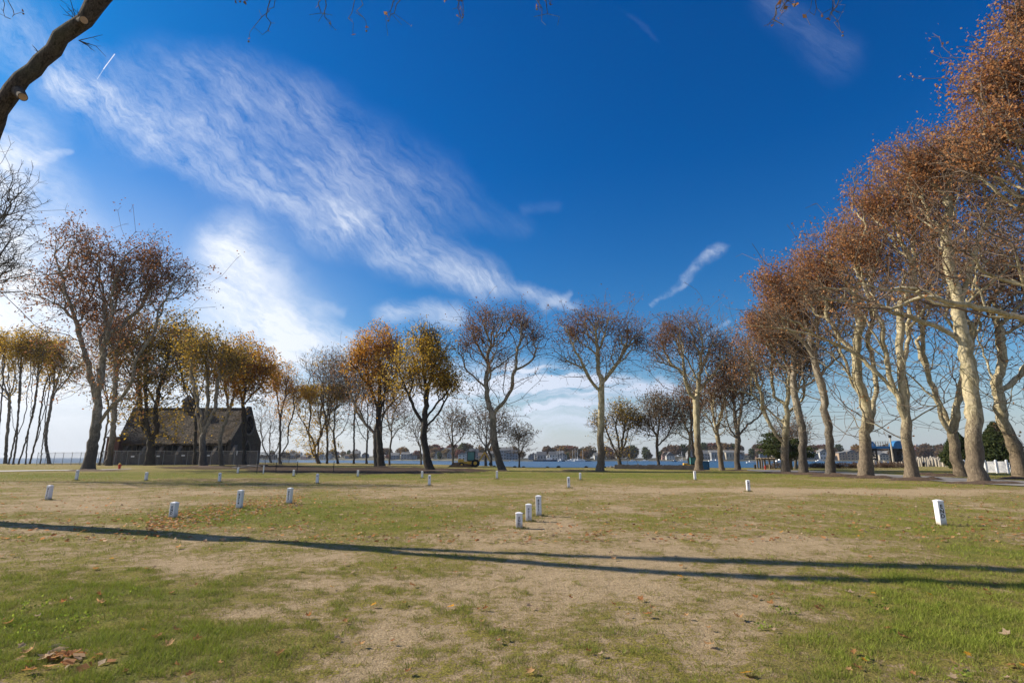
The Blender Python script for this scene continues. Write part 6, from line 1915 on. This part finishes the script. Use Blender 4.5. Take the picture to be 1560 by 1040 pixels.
# pilings
rp = random.Random(9)
proto = None
PG = 'timber pilings of the ferry slip'
k = 0
for row, (x0, x1, Yp, top0, n_) in enumerate(((1394, 1456, 106, 698.5, 30), (1398, 1452, 112, 696.5, 24), (1332, 1376, 112, 702, 12), (1430, 1456, 102, 700.5, 9))):
    for i in range(n_):
        px = x0 + (x1 - x0) * (i + rp.uniform(-.3, .3)) / n_
        b0 = gx_(px, Yp + rp.uniform(-1.5, 1.5)); b0.z = WZ - 1.0
        hh = at(px, top0 + rp.uniform(-1.6, 1.6), b0.y).z - b0.z
        if proto is None:
            mb = MB(); mb.tube((0, 0, 0), (0, 0, .62), .15, .14, 9); mb.cur = 1; mb.tube((0, 0, .62), (.03, 0, 1), .142, .13, 9)
            proto = mb.build('dock_piling', [M['darksteel'], M['palewood']]); o = proto
        else:
            o = proto.copy(); COL.objects.link(o)
        o.location = b0; o.scale = (1, 1, hh); o.rotation_euler = (R(rp.uniform(-3, 3)), R(rp.uniform(-4, 4)), rp.uniform(0, 6))
        tag(o, 'timber piling with pale top in the %s ferry slip row' % ('front', 'rear', 'bridge side', 'right end')[row], 'piling', PG)
A = gx_(1394, 109); B = gx_(1458, 109)
root = tag(empty('dock_walkway', (A.x, A.y, WZ)), 'dark timber walkway behind the pilings of the ferry slip', 'dock')
MB().box(((B.x - A.x) / 2, 0, 1.5), (B.x - A.x, .5, 2.6)).build('fender_wall', M['darkrock'], root)
MB().box(((B.x - A.x) / 2, 1.2, 2.9), (B.x - A.x, 2.2, .2)).build('deck', M['palewood'], root)
MB().box(((B.x - A.x) * .6, -3, 1.6), (3.0, 1.6, 1.6)).build('work_float', simple('float_blue', (0.03, 0.09, 0.16), .7, .2), root)
# flag behind the burled plane
pA = at(1395.5, 706, 112); hT = at(1392.6, 678, 112).z
root = tag(empty('flag_pole', (pA.x, pA.y, WZ)), 'white pole with red and white striped flag right of the burled plane', 'flag')
MB().tube((0, 0, 0), (-.3, 0, hT - WZ), .09, .06, 8).build('pole', M['white'], root)
mb = MB()
for k in range(5):
    mb.cur = k % 2; mb.prism([(0, 0), (.3, -.08), (.62, -.02), (.62, .12), (.3, .06), (0, .14)], -.012, .012, off=(-.2, 0, hT - WZ - .35 - k * .14))
mb.build('flag', [M['redpaint'], M['white']], root)

# ------------------------------------------------------------------ far shore
SH = [(392, 1000), (470, 930), (560, 820), (700, 660), (860, 640), (1000, 680), (1150, 640), (1300, 620), (1400, 600), (1600, 560), (1900, 500)]
def farY(px): return float(np.interp(px, [a_ for a_, _ in SH], [b_ for _, b_ in SH]))


def farZ(px, s_):
    hill = np.interp(px, [390, 700, 800, 1000, 1080, 1160, 1300, 1600], [3, 6, 2, 2, 7, 5, 3, 4])
    return WZ + 1.0 + hill * min(1, max(0, s_ / 90.0)) * 1.2


vs, fs = [], []
cols = list(range(392, 1960, 14)); rows_ = (-14, 0, 2, 25, 60, 100, 180, 320, 520)
for px in cols:
    for s_ in rows_:
        Yd = farY(px) + s_; p = at(px, HOR, Yd); z = WZ - 1.5 if s_ < 0 else (WZ + .6 if s_ == 0 else farZ(px, s_))
        if px == cols[0]: z = WZ - 1.5
        vs.append((p.x, Yd, z))
nr = len(rows_)
for i in range(len(cols) - 1):
    for j in range(nr - 1):
        k = i * nr + j; fs.append((k, k + nr, k + nr + 1, k + 1))
fsm = simple('far_shore_ground', (0.10, 0.095, 0.07), .95, .4, .05)
tag(link('far_shore', mesh_np('far_shore', vs, [np.array(fs)], [fsm], smooth=True)), kind='structure')

# distant wooded hills
hm, n, b = mat('distant_woods')
t = n.new('ShaderNodeTexCoord'); P = t.outputs['Object']
c = n.mix(n.rng(n.noise(P, .06, 6, .75), .4, .6), (.045, .035, .03), (.13, .09, .07))
n.l.new(c, b.inputs['Base Color']); b.inputs['Roughness'].default_value = 1
vs, fs = [], []
cols = np.arange(1060, 1900, 1.2)
prof = np.interp(cols, [1060, 1120, 1200, 1260, 1330, 1390, 1440, 1500, 1900], [698, 693, 690, 687, 686, 684.5, 684, 686, 686])
for i, px in enumerate(cols):
    Yd = 1350.0; p = at(px, HOR, Yd); zt = at(px, prof[i], Yd).z + 2.2 * (vnoise(np.array([px * .55]), np.array([1.0]), 91, 3)[0] - .5) * 4
    for dy, f_ in ((0, 0), (15, .75), (60, 1.0), (200, .9), (300, 0)):
        wob = (vnoise(np.array([px * .8 + dy]), np.array([dy * .2]), 92, 2)[0] - .5) * 5 * (f_ > 0)
        vs.append((p.x, Yd + dy, WZ - 1 + (zt - WZ + 1) * f_ + wob))
for i in range(len(cols) - 1):
    for j in range(4):
        k = i * 5 + j; fs.append((k, k + 5, k + 6, k + 1))
tag(link('hills', mesh_np('hills', vs, [np.array(fs)], [hm])), kind='structure')
# high rise blocks
hb = simple('pale_brick_tower', (.34, .25, .22), .9, .1, .01)
hi = 0
for px, top, w_ in ((1389, 681, 8), (1399, 678, 10), (1407, 681, 6), (1413, 677, 8), (1421, 680, 9), (1430, 679, 8), (1437, 682, 9), (1446, 680, 8), (1452, 682, 8), (1506, 676, 4), (650, 689, 3), (643, 691, 2.4), (655, 692, 2.2)):
    Yd = 2400; b0 = at(px, HOR, Yd); hh = at(px, top, Yd).z - WZ
    root = tag(empty('tower_block', (b0.x, Yd, WZ)), 'hazy high rise block on the skyline, number %s from the left' % ('?'), 'high rise', 'hazy high rise blocks on the skyline')
    root['label'] = {1389: 'hazy high rise just right of the flag', 1399: 'wide hazy high rise, second right of the flag', 1407: 'low narrow hazy high rise, third right of the flag', 1413: 'tallest of the pinkish hazy high rises', 1421: 'hazy high rise right of the tallest pinkish one', 1430: 'hazy high rise in the middle right of the pinkish group',
                     1437: 'low wide hazy high rise of the pinkish group', 1446: 'second last hazy high rise before the right leaning plane', 1452: 'last hazy high rise before the right leaning plane', 1506: 'lone blue hazy tower seen beside the cone shaped cypress', 650: 'pale far skyscraper above the town behind the golden maple', 643: 'thin far skyscraper left of its taller neighbour', 655: 'lowest far skyscraper of the three behind the golden maple'}[px]
    S2 = Yd / FPX
    mb = MB(); mb.box((0, 0, hh / 2), (w_ * S2 * .8, 18, hh)); mb.box((0, 0, hh + 2), (w_ * S2 * .3, 8, 4)); mb.build('tower_walls', hb, root)
    mb = MB()
    nf = max(3, int(hh / 6))
    for k in range(nf): mb.box((0, -9.1, hh * (k + .6) / nf), (w_ * S2 * .7, .3, 1.6))
    mb.build('window_bands', M['glass'], root)

# town houses
walls = [simple('wall_' + nm, c_, .8, .08, .3) for nm, c_ in (('white', (.46, .46, .45)), ('grey', (.23, .24, .26)), ('blue_grey', (.15, .18, .22)), ('cream', (.36, .32, .26)), ('tan', (.34, .25, .18)), ('pink', (.45, .28, .24)))]
roofs = [simple('roof_' + nm, c_, .9, .1, .3) for nm, c_ in (('slate', (.09, .095, .105)), ('grey', (.16, .16, .16)), ('brown', (.12, .085, .065)), ('white', (.50, .50, .50)))]


def house(px, s_, w_, h_, d_, wi, ri, label, roofh=None, group='houses of the town across the water', rows=2, name='house', base=None, Yo=None):
    Yd = (farY(px) + s_) if Yo is None else Yo; b0 = at(px, HOR, Yd)
    z0 = farZ(px, s_) - .3
    root = tag(empty(name, (b0.x, Yd, z0), 0), label, name, group)
    roofh = h_ * .5 if roofh is None else roofh
    MB().box((0, 0, h_ / 2), (w_, d_, h_)).build('walls', walls[wi], root)
    mb = MB()
    if roofh > 0.5:
        if w_ > d_ * 1.2:
            mb.prism([(-d_ / 2 - .4, 0), (d_ / 2 + .4, 0), (0, roofh)], -w_ / 2 - .4, w_ / 2 + .4); mb.v = [(p[1], p[0], p[2] + h_ + .01) for p in mb.v]
        else:
            mb.prism([(-w_ / 2 - .4, 0), (w_ / 2 + .4, 0), (0, roofh)], -d_ / 2 - .4, d_ / 2 + .4); mb.v = [(p[0], p[1], p[2] + h_ + .01) for p in mb.v]
    else: mb.box((0, 0, h_ + .2), (w_ + .6, d_ + .6, .4))
    mb.build('roof', roofs[ri], root)
    nw = max(2, int(w_ / 3.2))
    for r_ in range(rows):
        for c_ in range(nw):
            mb = MB(); mb.box((-w_ / 2 + w_ * (c_ + .5) / nw, -d_ / 2 - .04, h_ * (r_ + .55) / rows), (min(1.5, w_ / nw * .5), .1, h_ / rows * .45)); mb.build('window', M['glass'], root)
    return root


# particular buildings first
house(1096, 12, 24, 8.5, 14, 1, 1, 'long grey hall with pale roof seen left of the knobbly plane', 2.5, rows=1, name='hall')
house(1117, 12, 22, 8.5, 14, 3, 1, 'long grey hall with pale roof seen right of the knobbly plane', 2.5, rows=1, name='hall')
house(1283, 10, 14, 8, 12, 4, 1, 'left block of the long tan waterfront flats', 1.5, name='apartment_block', rows=3)
house(1294, 10, 12, 9, 12, 4, 1, 'right block of the long tan waterfront flats with stepped roof', 2.5, name='apartment_block', rows=3)
house(1303, 10, 9, 8, 12, 4, 2, 'small end block of the tan waterfront flats beside the low forked plane', 2, name='apartment_block', rows=3)
house(1155, 14, 9, 8, 9, 5, 2, 'pink house by the water left of the pine', 3.5)
house(1253, 12, 11, 9, 10, 0, 1, 'largest white house between the two slim planes', 3.5)
house(1236, 14, 8, 7, 9, 1, 0, 'steep grey gabled house right of the slim bent plane', 4)
house(1244, 20, 7, 6, 9, 0, 1, 'small white house left of the largest white one', 3)
house(1020, 10, 10, 5, 9, 0, 0, 'white house with steep slate roof left of the crooked limb tree', 5)
house(1012, 14, 8, 6, 8, 5, 2, 'pinkish gabled house left of the steep slate roof', 4)
house(765, 14, 17, 11, 10, 1, 0, 'tall grey terraced block behind the tall leaning plane', 2, rows=3)
house(780, 14, 14, 9, 10, 2, 0, 'blue grey terraced block right of the tall leaning plane', 3, rows=3)
house(772, 20, 14, 12, 10, 2, 1, 'highest blue grey block behind the tall leaning plane', 3, rows=3)
house(825, 14, 11, 6, 9, 1, 0, 'gabled boat shed left of the marina masts', 4, rows=1)
house(704, 8, 9, 6, 8, 0, 1, 'white house behind the slender Y forked tree', 2.5)
rh = random.Random(14)
adj = ['white', 'grey', 'blue grey', 'cream', 'tan', 'pink']
near_of = [(455, 'right of the fence end'), (500, 'behind the curved multi stem tree'), (560, 'behind the centre left grove'), (600, 'right of the orange maple'), (640, 'behind the golden maple'), (680, 'left of the digger'), (730, 'behind the digger arm'), (800, 'behind the fan shaped tree'), (850, 'near the marina masts'), (905, 'left of the lone plane'), (960, 'behind the olive tree'),
           (1000, 'behind the round crowned tree'), (1045, 'left of the blue cabin'), (1085, 'right of the blue cabin'), (1140, 'above the dark bollard'), (1180, 'behind the pine'), (1215, 'left of the slim bent plane'), (1300, 'near the tan flats'), (1345, 'under the dock bridge'), (1410, 'above the pilings'), (1445, 'left of the right leaning plane')]
seen = {}
for i in range(92):
    if i < 40: px = rh.uniform(600, 860)
    elif i < 58: px = rh.uniform(400, 600)
    else: px = rh.uniform(860, 1460)
    wi = rh.choice((0, 0, 1, 1, 2, 2, 3, 4)) if px > 700 else rh.choice((1, 2, 2, 0, 5, 4))
    row = rh.choice((10, 25, 45, 70))
    w_, h_ = rh.uniform(7, 12), rh.uniform(4.5, 7.5)
    wh = min(near_of, key=lambda q: abs(q[0] - px))[1]
    key = (adj[wi], wh, row)
    base_l = '%s house %s, in the %s row' % (adj[wi], wh, {10: 'waterfront', 25: 'second', 45: 'third', 70: 'hindmost'}[row])
    seen[key] = seen.get(key, 0) + 1
    if seen[key] > 1: continue
    house(px, row, w_, h_, rh.uniform(7, 10), wi, rh.choice((0, 1, 1, 2)), base_l, rh.uniform(2, 4.5))

# far trees: five kinds, copied
def far_tree_mesh(seed, m_, dens, shape):
    rg = np.random.RandomState(seed)
    k = dens
    v_ = rg.randn(k, 3); v_ /= np.linalg.norm(v_, axis=1)[:, None]; v_ *= (rg.rand(k, 1) ** .45)
    v_ *= .8 + .5 * vnoise(v_[:, 0] * 3 + 9, v_[:, 2] * 3 + 9, seed, 2)[:, None]
    c_ = v_ * np.array(shape) + np.array([0, 0, 1.0 - shape[2] * .9])
    v, f, t_ = leaves(c_, .16, 2, .03, rg)
    mb = MB(); mb.tube((0, 0, -.2), (0, 0, .6), .035, .025, 5)
    for q_ in range(5): mb.tube((0, 0, .3), (rg.uniform(-.25, .25), rg.uniform(-.25, .25), .75), .02, .008, 4)
    tv = np.array([tuple(p) for p in mb.v]); nt = len(v)
    f4 = [q_ for q_ in mb.f if len(q_) == 4]
    me = mesh_np('tree', np.concatenate([v, tv]), [f, np.array(f4) + nt], [M[m_], M['mid']], mat_idx=[0] * len(f) + [1] * len(f4), attrs={'tint': ('FACE', np.concatenate([t_, np.zeros(len(f4))]))})
    return me


M['lf_far'] = leafmat('far_brown_crown', [(.06, .04, .03), (.11, .07, .045), (.16, .10, .06), (.20, .12, .07)])
M['lf_farred'] = leafmat('far_red_crown', [(.09, .035, .035), (.15, .05, .045), (.20, .09, .06), (.16, .08, .05)])
M['lf_faramber'] = leafmat('far_amber_crown', [(.10, .06, .025), (.18, .10, .03), (.26, .15, .04), (.22, .14, .05)])
kinds = [('brown', far_tree_mesh(1, 'lf_far', 420, (.5, .5, .42))), ('amber', far_tree_mesh(2, 'lf_faramber', 320, (.42, .42, .45))), ('dark green', far_tree_mesh(3, 'lf_green', 380, (.34, .34, .5))), ('bare grey brown', far_tree_mesh(4, 'lf_sparse', 260, (.5, .5, .42))), ('dull red', far_tree_mesh(5, 'lf_farred', 360, (.48, .48, .42)))]
for i in range(230):
    px = rh.uniform(395, 1470) if i > 60 else rh.uniform(840, 1330)
    s_ = rh.choice((16, 35, 60, 90))
    Yd = farY(px) + s_ + rh.uniform(-5, 5); b0 = at(px, HOR, Yd)
    kk = rh.choices(range(5), (6, 0.4, 1.6, 5, 3))[0] if i % 19 else 1
    hh = rh.uniform(9, 14) * (1.15 if s_ > 50 else .85)
    if px < 600: hh *= .8
    o = link('tree', kinds[kk][1], loc=(b0.x, Yd, farZ(px, s_) - .3))
    o.scale = (hh * rh.uniform(.85, 1.25), hh, hh); o.rotation_euler = (0, 0, rh.uniform(0, 6.28))
    tag(o, '%s tree among the houses across the water' % kinds[kk][0], 'tree', 'trees of the far shore')

# boats
def boat(px, Yd, L, label, mast=0, hull='sailhull', cabin=True, rz=0):
    b0 = at(px, HOR, Yd); root = tag(empty('sailing_boat' if mast else 'motor_boat', (b0.x, Yd, WZ), rz), label, 'boat', 'boats moored across the water')
    W_ = L * .3; mb = MB(); n_ = 9; vs, fs = [], []
    for i in range(n_):
        f_ = i / (n_ - 1); ww = W_ / 2 * (1 - max(0, f_ - .45) ** 2 * 3.2); x = -L / 2 + L * f_; zt = .9 + .35 * f_ * f_
        vs += [(x, -ww, zt * L / 9), (x, -ww * .6, -.3), (x, ww * .6, -.3), (x, ww, zt * L / 9)]
    for i in range(n_ - 1):
        k = i * 4
        for a_, b_ in ((0, 1), (1, 2), (2, 3), (3, 0)): fs.append((k + a_, k + b_, k + 4 + b_, k + 4 + a_))
    fs += [(0, 3, 2, 1), tuple(n_ * 4 - 4 + q_ for q_ in (0, 1, 2, 3))]
    mb.add(vs, fs).build('hull', M[hull], root)
    if cabin:
        mb = MB(); mb.box((-L * .05, 0, L * .17), (L * .38, W_ * .6, L * .12), taper=.8); cb = mb.build('cabin', M['sailhull'], root)
        mb = MB(); mb.box((-L * .05, -W_ * .28, L * .18), (L * .28, .06, L * .04)); mb.build('window', M['glass'], cb)
    if mast:
        MB().tube((L * .05, 0, .8), (L * .05, 0, mast), .13, .09, 6).build('mast', M['white'], root)
        MB().tube((L * .05, 0, 2.2), (-L * .4, 0, 2.1), .12, .10, 6).build('boom', M['white'], root)


for px, Yd, L, m_, lab, hull in ((848, 628, 10, 11, 'leftmost masted boat of the marina', 'sailhull'), (852, 634, 11, 13, 'masted boat second from left in the marina', 'bluehull'), (856, 626, 10, 12, 'masted boat third from left in the marina', 'sailhull'), (872, 622, 11, 12.5, 'masted boat just left of the tallest marina masts', 'sailhull'), (875.5, 630, 12, 15, 'tallest masted boat of the marina', 'sailhull'),
                                 (879, 626, 11, 13.5, 'masted boat right of the tallest marina mast', 'bluehull'), (887, 628, 10, 12.5, 'rightmost masted boat of the marina', 'sailhull'), (1038.5, 560, 8, 10, 'small white sloop at anchor left of the blue cabin', 'sailhull')):
    boat(px, Yd, L, lab, m_, hull, rz=random.uniform(-.5, .5))
for px, Yd, L, lab, hull in ((868, 600, 9, 'left white motor boat before the marina masts', 'sailhull'), (883, 598, 12, 'long white motor boat before the marina masts', 'sailhull'), (963, 600, 7, 'white motor boat by the far shore right of the lone plane', 'sailhull'), (982, 610, 8, 'white motor boat left of the round crowned tree', 'sailhull'), (1028, 590, 7, 'reddish hulled boat left of the white sloop', 'bluehull'),
                             (1144, 420, 7, 'low white boat above the dark bollard', 'sailhull'), (1086, 600, 10, 'white cabin cruiser left of the grey hall', 'sailhull'), (1092, 605, 9, 'second white cruiser by the grey hall', 'sailhull'), (1190, 560, 12, 'big white cruiser behind the pine', 'sailhull'), (1248, 590, 8, 'white boat below the largest white house', 'sailhull'),
                             (1226, 600, 9, 'white boat right beside the slim bent plane', 'sailhull'), (780, 610, 6, 'small white boat in front of the blue grey terrace', 'sailhull'), (838, 612, 16, 'dark barge moored left of the marina', 'bluehull'), (1400, 300, 9, 'white topped workboat left above the pilings', 'bluehull'), (1430, 330, 12, 'white roofed ferry boat above the pilings', 'sailhull'), (1415, 380, 10, 'white cruiser between workboat and ferry boat', 'sailhull')):
    boat(px, Yd, L, lab, 0, hull, rz=random.uniform(-.3, .3))
# marina quay
A = at(812, HOR, 625); B = at(900, HOR, 625)
root = tag(empty('marina_quay', (A.x, 625, WZ)), 'long dark quay under the marina masts', 'quay')
MB().box(((B.x - A.x) / 2, 2, .5), (B.x - A.x, 5, 1.4)).build('quay_deck', M['darkrock'], root)

# ------------------------------------------------------------------ haze
hz, n, b = mat('thin_haze')
n.n.remove(b)
pv = n.new('ShaderNodeVolumePrincipled'); pv.inputs['Density'].default_value = 0.00008
pv.inputs['Color'].default_value = (0.80, 0.86, 0.95, 1); pv.inputs['Anisotropy'].default_value = 0.2
n.l.new(pv.outputs[0], n.n['Material Output'].inputs['Volume'])
USE_HAZE = True
if USE_HAZE:
    mb = MB(); mb.box((0, 1400, 18), (5200, 3400, 52)); tag(mb.build('haze', hz), kind='stuff')
    scn.cycles.volume_max_steps = 64
